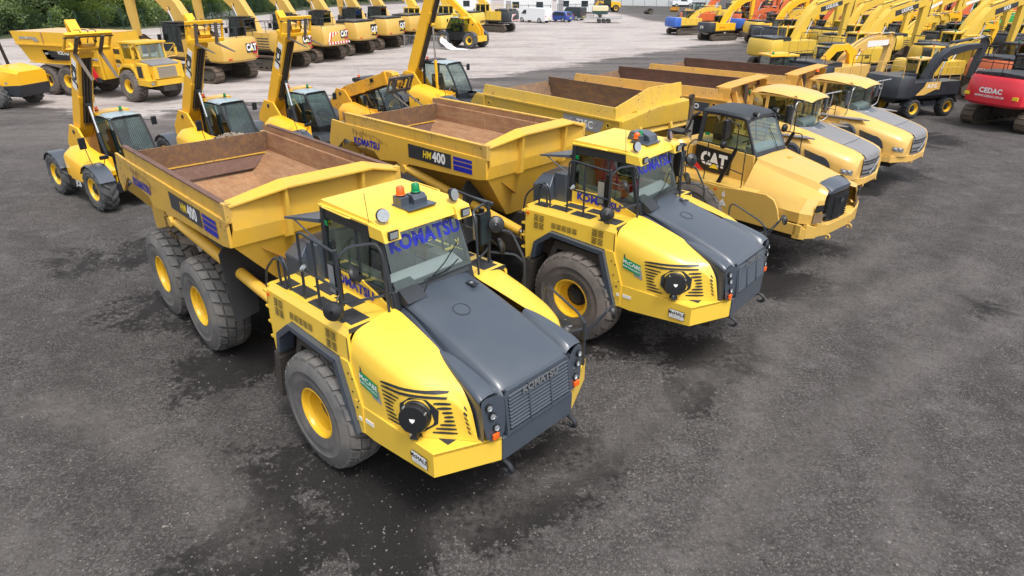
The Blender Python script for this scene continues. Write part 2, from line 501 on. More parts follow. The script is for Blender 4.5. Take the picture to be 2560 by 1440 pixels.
LIGHT = [(-60, 275), (60, 262), (160, 272), (215, 292), (300, 296), (400, 288), (480, 270), (560, 262), (640, 258), (760, 262), (880, 240), (1010, 225), (1180, 203),
         (1300, 182), (1440, 160), (1560, 142), (1700, 120), (1790, 112), (1850, 106), (1900, 90), (1800, 72), (1735, 62), (1640, 55), (1570, 38), (1500, 28), (1480, 14), (1440, 2), (1200, 0), (-60, 60)]
LP = [px(a, b).to_2d() for a, b in LIGHT]
WET_SHADE = [(1500, 815, .9, .8), (1545, 835, .7, .8), (1130, 1255, .6, .9), (1200, 1310, .5, .7), (800, 1180, .7, .7), (640, 900, .8, .8), (1560, 860, .6, .8), (2010, 720, .5, .7), (1340, 1180, .4, .6), (620, 1330, .5, .7), (660, 1300, .4, .6), (1040, 1215, 1.3, 1), (940, 1190, .8, .9), (1440, 1130, .5, .8), (1480, 1160, .5, .7), (1300, 1290, .6, .7), (610, 880, .8, .9), (560, 920, .9, .7),  # damp patches, plus shade beneath the haulers painted in as dark ground
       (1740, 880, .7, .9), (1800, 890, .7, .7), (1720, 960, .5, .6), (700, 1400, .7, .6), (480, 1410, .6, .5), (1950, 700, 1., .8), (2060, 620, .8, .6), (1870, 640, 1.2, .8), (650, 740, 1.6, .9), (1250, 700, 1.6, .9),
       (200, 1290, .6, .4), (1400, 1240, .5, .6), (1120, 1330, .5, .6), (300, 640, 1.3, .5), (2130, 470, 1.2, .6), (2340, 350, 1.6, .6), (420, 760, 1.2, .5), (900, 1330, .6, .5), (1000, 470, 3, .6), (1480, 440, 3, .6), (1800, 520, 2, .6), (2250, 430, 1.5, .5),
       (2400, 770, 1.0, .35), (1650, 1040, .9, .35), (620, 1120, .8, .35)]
def axis(lo, a, b, hi, fine, coarse):
    t = list(np.arange(a, b, fine)); s = coarse; v = a
    while v > lo: v -= s; t.insert(0, v); s *= 1.06
    v = b; s = coarse
    while v < hi: v += s; t.append(v); s *= 1.06
    return np.array(t)
gx = axis(-900, -15, 20, 900, .3, 1.0); gy = axis(-60, 3, 30, 1500, .3, 1.0)
X, Y = np.meshgrid(gx, gy)
def sdist(X, Y, P):
    d = np.full(X.shape, 1e9); ins = np.zeros(X.shape, bool)
    n = len(P)
    for i in range(n):
        ax_, ay = P[i]; bx, by = P[(i + 1) % n]
        ex, ey = bx - ax_, by - ay
        t = np.clip(((X - ax_) * ex + (Y - ay) * ey) / (ex * ex + ey * ey + 1e-9), 0, 1)
        d = np.minimum(d, np.hypot(X - ax_ - t * ex, Y - ay - t * ey))
        c = ((ay > Y) != (by > Y)) & (X < (bx - ax_) * (Y - ay) / (by - ay + 1e-12) + ax_)
        ins ^= c
    return np.where(ins, d, -d)
yard = np.clip(sdist(X, Y, [tuple(p) for p in LP]) / 12.0, -1, 1)
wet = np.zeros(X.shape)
for a, b, s_, k in WET_SHADE:
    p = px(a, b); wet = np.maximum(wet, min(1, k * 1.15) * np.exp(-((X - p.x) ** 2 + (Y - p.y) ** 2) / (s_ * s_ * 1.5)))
def ruts(paths, half, gap):
    out = np.zeros(X.shape)
    for P in paths:
        Q = [px(a, b) for a, b in P]; pts_ = []
        for k in range(len(Q) - 1):
            for t in range(6): pts_.append(Q[k].lerp(Q[k + 1], t / 6))
        pts_.append(Q[-1])
        for sd in (-1, 1):
            L_ = []
            for k, q in enumerate(pts_):
                d_ = (pts_[min(k + 1, len(pts_) - 1)] - pts_[max(k - 1, 0)]).normalized(); L_.append((q.x - d_.y * gap * sd, q.y + d_.x * gap * sd))
            dd = np.full(X.shape, 1e9)
            for (ax_, ay), (bx, by) in zip(L_, L_[1:]):
                ex, ey = bx - ax_, by - ay; t = np.clip(((X - ax_) * ex + (Y - ay) * ey) / (ex * ex + ey * ey + 1e-9), 0, 1)
                dd = np.minimum(dd, np.hypot(X - ax_ - t * ex, Y - ay - t * ey))
            out = np.maximum(out, np.clip(1.2 - dd / half, 0, 1))
    return out
rut = ruts([[(2560, 1300), (2380, 1050), (2260, 800), (2250, 620), (2400, 480)], [(1500, 1500), (1750, 1150), (2000, 900), (2300, 700)], [(-50, 900), (300, 1000), (560, 1200), (700, 1480)], [(150, 560), (350, 700), (330, 900)], [(0, 640), (250, 780), (420, 1000), (380, 1300)]], .38, 1.0)
rutp = ruts([[(2000, 1500), (2060, 1250), (2050, 1000), (2150, 780), (2330, 640)], [(1250, 1450), (1600, 1250), (1900, 1000), (2150, 850), (2560, 700)], [(-50, 1100), (250, 1250), (420, 1480)]], .45, 1.05)
nr, nc = X.shape
vs = np.stack([X.ravel(), Y.ravel(), np.zeros(X.size)], 1)
idx = np.arange(nr * nc).reshape(nr, nc)
fs = np.stack([idx[:-1, :-1].ravel(), idx[:-1, 1:].ravel(), idx[1:, 1:].ravel(), idx[1:, :-1].ravel()], 1)
me = bpy.data.meshes.new('ground'); me.from_pydata(vs.tolist(), [], fs.tolist())
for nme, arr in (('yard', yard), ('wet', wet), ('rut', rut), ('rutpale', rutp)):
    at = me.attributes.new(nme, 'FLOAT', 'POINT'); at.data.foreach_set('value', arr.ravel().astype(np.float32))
gm, nt, p = newmat('yard_surface')
v = _coord(nt)
def attr(n):
    a = nt.nodes.new('ShaderNodeAttribute'); a.attribute_name = n; return a.outputs['Fac']
nA = _noise(nt, .22, 7, .62, v, .4); nB = _noise(nt, 1.6, 8, .68, v); nC = _noise(nt, 9, 8, .75, v); nD = _noise(nt, 45, 4, .8, v)
nE = _noise(nt, 1.0, 6, .65, _coord(nt, scale=(.09, .42, 1)), .6)
vor = nt.nodes.new('ShaderNodeTexVoronoi'); vor.inputs['Scale'].default_value = 34; nt.links.new(v, vor.inputs['Vector'])
vor2 = nt.nodes.new('ShaderNodeTexVoronoi'); vor2.inputs['Scale'].default_value = 9; nt.links.new(v, vor2.inputs['Vector'])
sep = nt.nodes.new('ShaderNodeSeparateColor'); nt.links.new(vor.outputs['Color'], sep.inputs[0])
sep2 = nt.nodes.new('ShaderNodeSeparateColor'); nt.links.new(vor2.outputs['Color'], sep2.inputs[0])
nF = _noise(nt, 1.0, 7, .7, _coord(nt, scale=(.55, .55, 1)), 1.2)
mr = nt.nodes.new('ShaderNodeMapping'); mr.inputs['Rotation'].default_value = (0, 0, .75); mr.inputs['Scale'].default_value = (.22, 1.9, 1); nt.links.new(v, mr.inputs[0])
nT = _noise(nt, 1.0, 6, .65, mr.outputs[0], .5)
mr2 = nt.nodes.new('ShaderNodeMapping'); mr2.inputs['Rotation'].default_value = (0, 0, -.15); mr2.inputs['Scale'].default_value = (.12, 1.3, 1); nt.links.new(v, mr2.inputs[0])
nT2 = _noise(nt, 1.0, 6, .65, mr2.outputs[0], .8)
nG = _noise(nt, 22, 6, .85, v); nH = _noise(nt, 75, 3, .8, v)
dark = _mix(nt, _ramp(nt, nA.outputs[0], .32, .68).outputs[0], (0.0522, 0.0463, 0.0444), (0.1027, 0.0922, 0.0875))
nM = _noise(nt, .62, 9, .72, v, .6)
dark = _mix(nt, _math(nt, 'MULTIPLY', _ramp(nt, nM.outputs[0], .48, .57).outputs[0], .80), dark, (0.0188, 0.0167, 0.0160))
nM2 = _noise(nt, 1.3, 9, .74, v, .3)
dark = _mix(nt, _math(nt, 'MULTIPLY', _ramp(nt, nM2.outputs[0], .50, .62).outputs[0], .6), dark, (0.1617, 0.1464, 0.1384))
dark = _mix(nt, _math(nt, 'MULTIPLY', _ramp(nt, nT.outputs[0], .44, .66).outputs[0], .6), dark, (0.0395, 0.0356, 0.0345))
dark = _mix(nt, _math(nt, 'MULTIPLY', _ramp(nt, nT2.outputs[0], .50, .68).outputs[0], .5), dark, (0.1395, 0.1256, 0.1191))
dark = _mix(nt, _math(nt, 'MULTIPLY', _ramp(nt, nB.outputs[0], .40, .62).outputs[0], .6), dark, (0.1310, 0.1183, 0.1121))
dark = _mix(nt, _math(nt, 'MULTIPLY', _ramp(nt, nC.outputs[0], .45, .54).outputs[0], .50), dark, (0.0484, 0.0442, 0.0425))
nG2 = _noise(nt, 13, 7, .9, v)
dark = _mix(nt, _math(nt, 'MULTIPLY', _ramp(nt, nG.outputs[0], .51, .57).outputs[0], .8), dark, (.215, .205, .20))
dark = _mix(nt, _math(nt, 'MULTIPLY', _ramp(nt, nG2.outputs[0], .53, .57).outputs[0], .65), dark, (.028, .026, .026))
dark = _mix(nt, _math(nt, 'MULTIPLY', _ramp(nt, nH.outputs[0], .46, .60).outputs[0], .70), dark, (0.0163, 0.0147, 0.0141))
nP = _noise(nt, 3.2, 8, .78, v, .4)
dark = _mix(nt, _math(nt, 'MULTIPLY', _ramp(nt, nP.outputs[0], .50, .58).outputs[0], .38), dark, (.034, .031, .031))
nQ = _noise(nt, 1.9, 8, .78, v, .4)
dark = _mix(nt, _math(nt, 'MULTIPLY', _ramp(nt, nQ.outputs[0], .51, .61).outputs[0], .22), dark, (.19, .182, .178))
sp = _math(nt, 'MULTIPLY', _ramp(nt, sep.outputs[0], .955, .965).outputs[0], _ramp(nt, vor.outputs['Distance'], .18, .42, (1, 1, 1, 1), (0, 0, 0, 1)).outputs[0])
dark = _mix(nt, _math(nt, 'MULTIPLY', sp, .7), dark, (0.3508, 0.3232, 0.2996))
sp2 = _math(nt, 'MULTIPLY', _ramp(nt, sep2.outputs[1], .965, .975).outputs[0], _ramp(nt, vor2.outputs['Distance'], .10, .2, (1, 1, 1, 1), (0, 0, 0, 1)).outputs[0])
dark = _mix(nt, _math(nt, 'MULTIPLY', sp2, .7), dark, (0.3145, 0.2882, 0.2657))
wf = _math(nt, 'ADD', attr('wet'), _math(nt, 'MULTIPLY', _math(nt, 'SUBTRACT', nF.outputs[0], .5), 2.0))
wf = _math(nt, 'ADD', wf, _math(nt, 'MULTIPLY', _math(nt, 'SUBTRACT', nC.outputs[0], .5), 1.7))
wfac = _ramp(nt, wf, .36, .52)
dark = _mix(nt, _math(nt, 'MULTIPLY', wfac.outputs[0], .92), dark, (0.0106, 0.0093, 0.0090))  # damp spots and the painted under-truck shade share this near-black
wf2 = _math(nt, 'ADD', _math(nt, 'MULTIPLY', nF.outputs[0], .8), _math(nt, 'MULTIPLY', nC.outputs[0], .3))
dark = _mix(nt, _math(nt, 'MULTIPLY', _ramp(nt, wf2, .66, .72).outputs[0], .55), dark, (0.0150, 0.0134, 0.0129))
rk = _math(nt, 'MULTIPLY', attr('rut'), _ramp(nt, nB.outputs[0], .35, .6).outputs[0])
dark = _mix(nt, _math(nt, 'MULTIPLY', rk, .55), dark, (0.0293, 0.0269, 0.0259))
rk2 = _math(nt, 'MULTIPLY', attr('rutpale'), _ramp(nt, nC.outputs[0], .38, .6).outputs[0])
dark = _mix(nt, _math(nt, 'MULTIPLY', rk2, .5), dark, (0.1600, 0.1468, 0.1389))
lt = _mix(nt, _ramp(nt, nA.outputs[0], .3, .7).outputs[0], (.43, .39, .37), (.33, .295, .28))
lt = _mix(nt, _math(nt, 'MULTIPLY', _ramp(nt, nE.outputs[0], .50, .64).outputs[0], .65), lt, (.17, .142, .132))
lt = _mix(nt, _math(nt, 'MULTIPLY', _ramp(nt, nT2.outputs[0], .52, .66).outputs[0], .6), lt, (.20, .165, .155))
lt = _mix(nt, _math(nt, 'MULTIPLY', _ramp(nt, nB.outputs[0], .45, .7).outputs[0], .5), lt, (.50, .45, .43))
lt = _mix(nt, _math(nt, 'MULTIPLY', _ramp(nt, nC.outputs[0], .5, .75).outputs[0], .35), lt, (.24, .21, .20))
yf = _math(nt, 'ADD', _math(nt, 'MULTIPLY', attr('yard'), 3.0), _math(nt, 'MULTIPLY', _math(nt, 'SUBTRACT', nE.outputs[0], .5), 2.2))
yf = _math(nt, 'ADD', yf, _math(nt, 'MULTIPLY', _math(nt, 'SUBTRACT', nB.outputs[0], .5), .8))
yr = _ramp(nt, _math(nt, 'ADD', yf, .5), .38, .66)
far = _math(nt, 'MULTIPLY', _ramp(nt, _math(nt, 'ADD', _math(nt, 'MULTIPLY', attr('yard'), .5), .5), .05, .5).outputs[0], _ramp(nt, nE.outputs[0], .40, .60).outputs[0])
dark = _mix(nt, _math(nt, 'MULTIPLY', far, .62), dark, (.20, .175, .168))
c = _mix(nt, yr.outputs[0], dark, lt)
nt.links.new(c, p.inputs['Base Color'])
p.inputs['Specular IOR Level'].default_value = .28
ro = _math(nt, 'SUBTRACT', .93, _math(nt, 'MULTIPLY', wfac.outputs[0], .22))
nt.links.new(ro, p.inputs['Roughness'])
hh = _math(nt, 'ADD', _math(nt, 'MULTIPLY', nH.outputs[0], .5), nG.outputs[0])
_bump(nt, p, hh, .8, .02)
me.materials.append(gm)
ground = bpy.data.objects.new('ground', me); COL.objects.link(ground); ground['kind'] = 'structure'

# loose stones lying about, nearest part of the yard
rs = random.Random(77); vs_, fs_ = [], []
for k in range(6500):
    a_, b_ = rs.uniform(-80, 2640), 1440 - 1150 * rs.random() ** 1.15
    p_ = px(a_, b_); r_ = .005 + .014 * rs.random() ** 3
    if rs.random() < .012: r_ *= 1.8
    o_ = len(vs_); q_ = rs.uniform(0, 6.28)
    for j in range(5): vs_.append((p_.x + math.cos(q_ + j * 1.2566) * r_ * rs.uniform(.7, 1.3), p_.y + math.sin(q_ + j * 1.2566) * r_ * rs.uniform(.7, 1.3), .002))
    vs_.append((p_.x, p_.y, .002 + r_ * .8)); fs_ += [(o_ + j, o_ + (j + 1) % 5, o_ + 5) for j in range(5)]
sm_, nt_, pp_ = newmat('stone'); wn_ = nt_.nodes.new('ShaderNodeTexWhiteNoise'); vv_ = nt_.nodes.new('ShaderNodeVectorMath'); vv_.operation = 'SNAP'; vv_.inputs[1].default_value = (.07, .07, 5); nt_.links.new(_coord(nt_), vv_.inputs[0]); nt_.links.new(vv_.outputs[0], wn_.inputs[0])
rr_ = _ramp(nt_, wn_.outputs[0], 0, 1, (.035, .032, .03, 1), (.20, .18, .16, 1)); nt_.links.new(rr_.outputs[0], pp_.inputs['Base Color']); pp_.inputs['Roughness'].default_value = .9
_b = MB(); _b.add(vs_, fs_); _o = _b.build('loose_stones', sm_); tag(_o, 'loose pale stones scattered over the dark gravel of the yard', 'stones', kind='stuff')
# ================================================================ articulated haulers
def panel_text(b, txt, size, o, u, v, m, **k): b.text(txt, size, o, u, v, m, **k)

def beacon(parent, p, col, r=.05, h=.09, base=.05, mw=None):
    b = MB(); b.lathe([(r * 1.25, 0), (r * 1.25, base), (r * 1.05, base + .01), (r, base + h * .8), (r * .7, base + h), (.001, base + h)], p, (0, 0, 1), 14, 0)
    b.f and None
    for i, f in enumerate(b.f):
        z = sum(b.v[k][2] for k in f) / len(f) - p[2]
        b.m[i] = 1 if z > base else 0
    return b.build('beacon', ['blk', col], parent, mw)

def mirror_round(parent, c, n, r=.115, mw=None):
    c = Vector(c); n = Vector(n).normalized()
    b = MB(); b.lathe([(r, 0), (r * 1.03, .02), (r * .9, .05), (r * .3, .075), (.02, .08)], c, n, 24, 0)
    b.lathe([(.001, -.002), (r * .94, -.002), (r, 0)], c, n, 24, 1)
    return b.build('mirror', ['blk', 'lamp'], parent, mw)

def vent_block(b, o, u, v, nx, nz, w, h, m, gap=.25):
    """rows of small louvre slots as thin dark strips"""
    o = Vector(o); u = Vector(u).normalized(); v = Vector(v).normalized(); n = u.cross(v) * .004
    for i in range(nx):
        for j in range(nz):
            a = o + u * (i * w) + v * (j * h)
            b.poly([a + n, a + u * w * (1 - gap) + n, a + u * w * (1 - gap) + v * h * .5 + n, a + v * h * .5 + n], m)

def kom_front(root, mw, yel='kom', tyre='tyre', label2=False):
    """tractor unit of the blunt-nosed hauler; x forward from the front axle"""
    P = []
    def B(b, name, mats, **k): o = b.build(name, mats, root, mw, **k); P.append(o); return o
    # -- chassis and dark mass below
    b = MB(); b.box(-1.55, 2.3, -.42, .42, .62, 1.35, 0); b.box(-.28, .28, -1.1, 1.1, .62, 1.0, 0); b.box(-1.1, 2.2, -.72, .72, 1.3, 2.1, 0)
    b.box(-1.1, -.62, -1.25, 1.25, 1.5, 2.2, 0)
    for s in (-1, 1): b.prism([(-.9, .95), (-.5, 1.9), (.55, 1.85), (.82, 1.0), (.62, 1.0), (.45, 1.72), (-.45, 1.75), (-.8, .95)], s * 1.30 - .12, s * 1.30 + .12, 0)
    B(b, 'chassis', 'mud')
    # -- fender side panels with deck
    for s in (-1, 1):
        b = MB()
        y0, y1 = s * 1.45, s * 1.41
        b.plate([(.80, y0, 1.43), (.90, y0, 1.02), (.96, y0, 1.43 - .35), (.80, y0 * .985, 2.36), (-1.22, y0 * .985, 2.36), (-1.22, y0, 1.95), (-1.20, y0, 1.35), (-1.05, y0, 1.42), (-.95, y0, 1.80), (-.56, y0, 2.09), (.62, y0, 2.02), (.90, y0, 1.02)][3:], (0, -s * .04, 0), 0)
        b.plate([(.80, y0 * .985, 2.36), (.80, y0 * .945, 2.45), (-1.22, y0 * .945, 2.45), (-1.22, y0 * .985, 2.36)], (0, -s * .04, -.02), 0)
        b.box(-1.22, -1.17, min(s * .8, y1), max(s * .8, y1), 1.5, 2.44, 0)
        b.box(-1.21, .795, min(s * .70, s * 1.37), max(s * .70, s * 1.37), 2.40, 2.455, 0)
        # access steps notched into the rear edge
        for z in (1.55, 1.8, 2.05, 2.3): b.box(-1.32, -1.2, min(s * 1.0, s * 1.44), max(s * 1.0, s * 1.44), z, z + .035, 0)
        nrm = 1 if s > 0 else -1
        if s < 0:
            o, u, v = (-1.02, y0 * .99 - .002, 2.12), (1, 0, 0), (0, 0, 1)
            for dx in (0, .13): vent_block(b, (-1.0 + dx, y0 - .004, 2.20), u, (0, .08, 1), 1, 5, .12, .026, 1, .1)
            for dx in (0, .13): vent_block(b, (-1.0 + dx, y0 - .004, 2.05), u, (0, .02, 1), 1, 5, .12, .026, 1, .1)
            for dx in (0, .12, .24, .36, .48): vent_block(b, (-.58 + dx, y0 - .004, 2.14), u, (0, .02, 1), 1, 5, .11, .022, 1, .1)
            for dx in (0, .13): vent_block(b, (.33 + dx, y0 - .004, 2.22), u, (0, .05, 1), 1, 5, .12, .026, 1, .1)
            for dx in (0, .13): vent_block(b, (.33 + dx, y0 - .004, 2.07), u, (0, .02, 1), 1, 5, .12, .026, 1, .1)
            b.box(-1.19, -1.12, y0 - .006, y0, 2.28, 2.33, 2)
        b.box(.792, .806, min(s * .72, s * 1.39), max(s * .72, s * 1.39), 2.40, 2.459, 1)
        b.plate([(.79, y0 * 1.003, 1.45), (.803, y0 * 1.003, 1.45), (.803, y0 * .99, 2.36), (.79, y0 * .99, 2.36)], (0, s * .002, 0), 1)
        B(b, 'fender', [yel, 'dk', 'orl'], bevel=.012)
        b = MB()
        for (x0, x1, ya, yb) in ((-1.1, -.82, -1.34, -1.10), (-.78, -.35, -1.30, -1.08), (-.62, -.2, -1.02, -.80), (-.25, .2, -1.34, -1.1), (-.1, .32, -1.02, -.8), (.33, .72, -1.30, -1.02)):
            b.box(x0, x1, s * min(abs(ya), abs(yb)) if s > 0 else ya, s * max(abs(ya), abs(yb)) if s > 0 else yb, 2.452, 2.459)
        B(b, 'grip_pad', 'grip')
        # grey lip round the wheel arch
        b = MB()
        arc = [(-1.02, 1.45), (-.95, 1.79), (-.56, 2.08), (.62, 2.01), (.94, 1.0)]
        inn = [(-.94, 1.45), (-.87, 1.73), (-.52, 1.99), (.54, 1.92), (.80, 1.0)]
        for i in range(4):
            a, c, d, e = arc[i], arc[i + 1], inn[i + 1], inn[i]
            b.plate([(a[0], s * 1.53, a[1]), (c[0], s * 1.53, c[1]), (d[0], s * 1.53, d[1]), (e[0], s * 1.53, e[1])], (0, -s * .24, 0))
        B(b, 'arch_lip', 'char', bevel=.01)
        b = MB(); b.plate([(-1.12, s * 1.52, 1.42), (-.98, s * 1.52, 1.35), (-1.10, s * 1.52, .62), (-1.26, s * 1.52, .72)], (0, -s * .5, 0)); B(b, 'mud_flap', 'mud')
        # lower side skirt to the bumper
        b = MB()
        b.plate([(.90, s * 1.45, 1.02), (.80, s * 1.45, 1.44), (2.36, s * 1.43, 1.43), (2.36, s * 1.43, 1.09), (1.2, s * 1.45, 1.0)], (0, -s * .05, 0), 0)
        b.box(.92, 2.34, min(s * .9, s * 1.40), max(s * .9, s * 1.40), 1.395, 1.43, 0)
        b.plate([(.62, s * 1.46, 2.02), (.80, s * 1.46, 2.02), (1.02, s * 1.46, 1.42), (1.0, s * 1.46, 1.02), (.92, s * 1.46, 1.0)], (0, -s * .03, 0), 0)
        for (x, z) in ((.78, 1.85), (.86, 1.8), (.84, 1.6), (.95, 1.5)): b.cyl((x, s * 1.47, z), (x, s * 1.46, z), .013, n=8, m=1)
        if s < 0:
            b.box(.86, 1.0, -1.468, -1.462, 1.18, 1.5, 0)
            b.box(.93, .99, -1.474, -1.468, 1.22, 1.27, 2); b.box(1.05, 1.22, -1.456, -1.450, 1.22, 1.28, 2)
            b.cyl((.92, -1.475, 1.40), (.92, -1.468, 1.40), .018, n=8, m=1)
            b.box(1.98, 2.26, -1.452, -1.446, 1.15, 1.31, 3); b.box(1.985, 2.255, -1.455, -1.452, 1.157, 1.303, 4)
            b.text('McHALE', .085, (2.12, -1.456, 1.255), (1, 0, 0), (0, 0, 1), 5, bold=.02)
            b.text('PLANT SALES LTD', .02, (2.12, -1.456, 1.19), (1, 0, 0), (0, 0, 1), 5)
        B(b, 'side_skirt', [yel, 'dk', 'white', 'blk', 'silver' if False else 'white', 'blk'], bevel=.008)
    # -- yellow bonnet shoulders
    Bc = [(.80, .68, 2.52), (1.3, .72, 2.42), (1.75, .76, 2.31), (1.93, .81, 2.24), (2.15, .87, 2.15), (2.35, .91, 2.05), (2.50, .93, 1.85), (2.57, .91, 1.44)]
    Sc = [(.80, 1.28, 2.42), (1.3, 1.28, 2.30), (1.70, 1.24, 2.20), (1.93, 1.17, 2.13), (2.12, 1.07, 2.07), (2.31, .99, 2.00), (2.47, .965, 1.82), (2.565, .925, 1.44)]
    Mc = [(.80, 1.42, 2.15), (1.3, 1.41, 2.03), (1.76, 1.37, 1.95), (2.0, 1.28, 1.90), (2.19, 1.15, 1.85), (2.35, 1.04, 1.80), (2.48, .975, 1.68), (2.565, .93, 1.44)]
    Lc = [(.80, 1.44, 1.44), (1.3, 1.43, 1.44), (1.84, 1.38, 1.44), (2.06, 1.30, 1.44), (2.24, 1.16, 1.44), (2.40, 1.04, 1.44), (2.50, .97, 1.44), (2.57, .93, 1.44)]
    def crv(t4, w):
        return None
    for s in (-1, 1):
        rows = []
        for i in range(8):
            q = [Vector(c[i]) for c in (Bc, Sc, Mc, Lc)]
            k_ = 1 if i < 6 else .3
            r = [q[0], q[0].lerp(q[1], .5) + Vector((0, 0, .008 * k_)), q[1], q[1].lerp(q[2], .45) + Vector((.006 * k_, .024 * k_, .026 * k_)), q[2], q[2].lerp(q[3], .33), q[2].lerp(q[3], .66), q[3]]
            rows.append([Vector((p.x, s * p.y, p.z)) for p in r])
        def S(u, v):   # surface point, u 0..7 along, v 0..7 down
            u = min(max(u, 0), 6.999); v = min(max(v, 0), 6.999); i, j = int(u), int(v); fu, fv = u - i, v - j
            return (rows[i][j].lerp(rows[i + 1][j], fu)).lerp(rows[i][j + 1].lerp(rows[i + 1][j + 1], fu), fv)
        fine = [[S(u * .5, v * .5) for v in range(15)] for u in range(15)]
        b = MB(); b.grid(fine, 0)
        o = B(b, 'bonnet_side', [yel, 'blk', 'dk'], sub=1, angle=60)
        b = MB()
        def N(u, v):
            a = S(u + .05, v) - S(u - .05, v); c = S(u, v + .05) - S(u, v - .05)
            n = a.cross(c).normalized(); return n if n.y * s > 0 else -n
        def slot(u0, v0, u1, v1, w=.11, n=6, m=0, pr=.008):
            P0 = []; P1 = []
            for k in range(n + 1):
                t = k / n; u = u0 + (u1 - u0) * t; v = v0 + (v1 - v0) * t
                ww = w * (1 if 0 < k < n else .55)
                P0.append(S(u, v - ww) + N(u, v) * pr); P1.append(S(u, v + ww) + N(u, v) * pr)
            b.grid([P0, P1], m, False)
        tab = [(S(u_ * .1, v_ * .1), u_ * .1, v_ * .1) for u_ in range(6, 70) for v_ in range(18, 70)]
        def F(x, z):
            q = min(tab, key=lambda t: (t[0].x - x) ** 2 + (t[0].z - z) ** 2); return q[1], q[2]
        def xz(x, z, pr=.008):
            u, v = F(x, z); du = S(u + .1, v) - S(u - .1, v); p = S(u, v)
            dv = S(u, v + .1) - S(u, v - .1); det = du.x * dv.z - dv.x * du.z
            if abs(det) > 1e-7:
                a_ = ((x - p.x) * dv.z - (z - p.z) * dv.x) / det; c_ = ((z - p.z) * du.x - (x - p.x) * du.z) / det
                p = p + du * max(-1, min(1, a_)) + dv * max(-1, min(1, c_))
            return p + N(u, v) * pr
        def slat(x0, z0, x1, z1, w=.016, n=4, bow=0):
            P0 = []; P1 = []
            for k in range(n + 1):
                t = k / n; ww = w * (1 if 0 < k < n else .6); x = x0 + (x1 - x0) * t; z = z0 + (z1 - z0) * t + bow * math.sin(PI * t)
                P0.append(xz(x, z - ww)); P1.append(xz(x, z + ww))
            b.grid([P0, P1], 0, False)
        slat(1.40, 1.99, 2.22, 2.03, .0165, 8, .006); slat(1.41, 1.935, 2.24, 1.975, .0165, 8, .004)
        for k in range(8): slat(1.42 + .012 * k, 1.875 - .053 * k, 1.42 + .012 * k + [.29, .23, .18, .15, .15, .18, .22, .28][k], 1.875 - .053 * k, .015, 2)
        for k in range(8): slat(2.29 + .012 * k - [.17, .14, .10, .09, .10, .15, .20, .24][k], 1.90 - .054 * k, 2.29 + .012 * k, 1.915 - .055 * k, .0165, 3)
        for k in range(7): slat(2.40 + .013 * k, 1.95 - .062 * k, 2.445 + .011 * k, 1.915 - .062 * k, .019, 1)
        ring = [(1.955 + .245 * math.cos(a), 1.73 + .225 * math.sin(a)) for a in [PI / 8 + k * PI / 4 for k in range(8)]]
        pts = [xz(x, z, .010) for x, z in ring]
        b.poly(pts, 0)
        b.grid([[xz(1.92, 1.55, .011), xz(2.0, 1.55, .011)], [xz(1.90, 1.45, .011), xz(2.04, 1.45, .011)]], 0, False)
        B(b, 'bonnet_louvre', ['dk'])
        c0 = xz(1.955, 1.73, 0); nn = Vector((.50, s * .82, .14)).normalized()
        b = MB(); b.lathe([(.185, -.10), (.187, .02), (.175, .03), (.18, .05), (.183, .11), (.17, .135), (.05, .14), (.001, .14)], c0 + nn * .02, nn, 28, 0)
        e1 = nn.orthogonal().normalized(); e2 = nn.cross(e1)
        up = (Vector((0, 0, 1)) - nn * nn.z).normalized(); rt = up.cross(nn).normalized()
        cc = c0 + nn * .168
        b.poly([cc + rt * x * .036 + up * y * .034 for x, y in ((-1, .7), (1, .7), (.8, -.2), (.1, -.95), (-.7, -.3))], 1)
        for a in (.6, 2.2, 4.6):
            q = c0 + nn * .12 + (rt * math.cos(a) + up * math.sin(a)) * .187
            b.cyl(q, q + nn * .05, .012, n=6, m=2)
        b.hexa([c0 + nn * .02 + rt * x + up * y + nn * z for x, y, z in ((-.05, -.27, 0), (.05, -.27, 0), (.05, -.27, .1), (-.05, -.27, .1), (-.03, -.17, 0), (.03, -.17, 0), (.03, -.17, .08), (-.03, -.17, .08))], 0)
        B(b, 'air_filter', ['blk', 'white', 'steel'])
        if s < 0:
            b = MB()
            def Q(u, v, pr=.012): return S(u, v) + N(u, v) * pr
            b.poly([xz(.84, 2.06, .006), xz(1.02, 2.02, .006), xz(1.06, 1.88, .006), xz(.88, 1.90, .006)], 1)
            b.poly([xz(1.20, 1.76, .006), xz(1.36, 1.82, .006), xz(1.40, 1.64, .006), xz(1.24, 1.68, .006)], 2)
            a, c = xz(.885, 2.00, .014), xz(1.345, 1.90, .014); d = xz(1.345, 1.70, .014); e = xz(.885, 1.80, .014)
            b.poly([a, c, d, e], 0)
            uu = (c - a); vv = (a - e)
            b.text('McCABE', uu.length * .27, (a + c + d + e) / 4 + vv * .17, uu, vv, 3, bold=.02)
            b.text('EARTHWORKS', uu.length * .145, (a + c + d + e) / 4 - vv * .24, uu, vv, 3, bold=.01, shear=.15)
            B(b, 'company_sign', ['greenl', 'char', 'silver', 'white'])
    # -- grey bonnet
    b = MB()
    top = []
    xs = [.78, 1.1, 1.5, 1.9, 2.2, 2.42, 2.56, 2.66, 2.70]
    zr = [2.63, 2.56, 2.455, 2.34, 2.24, 2.16, 2.10, 2.02, 1.94]
    hw = [.60, .60, .60, .605, .61, .61, .61, .60, .59]
    inner = [.60, .62, .68, .72, .74, .75, .76, .74, .70]
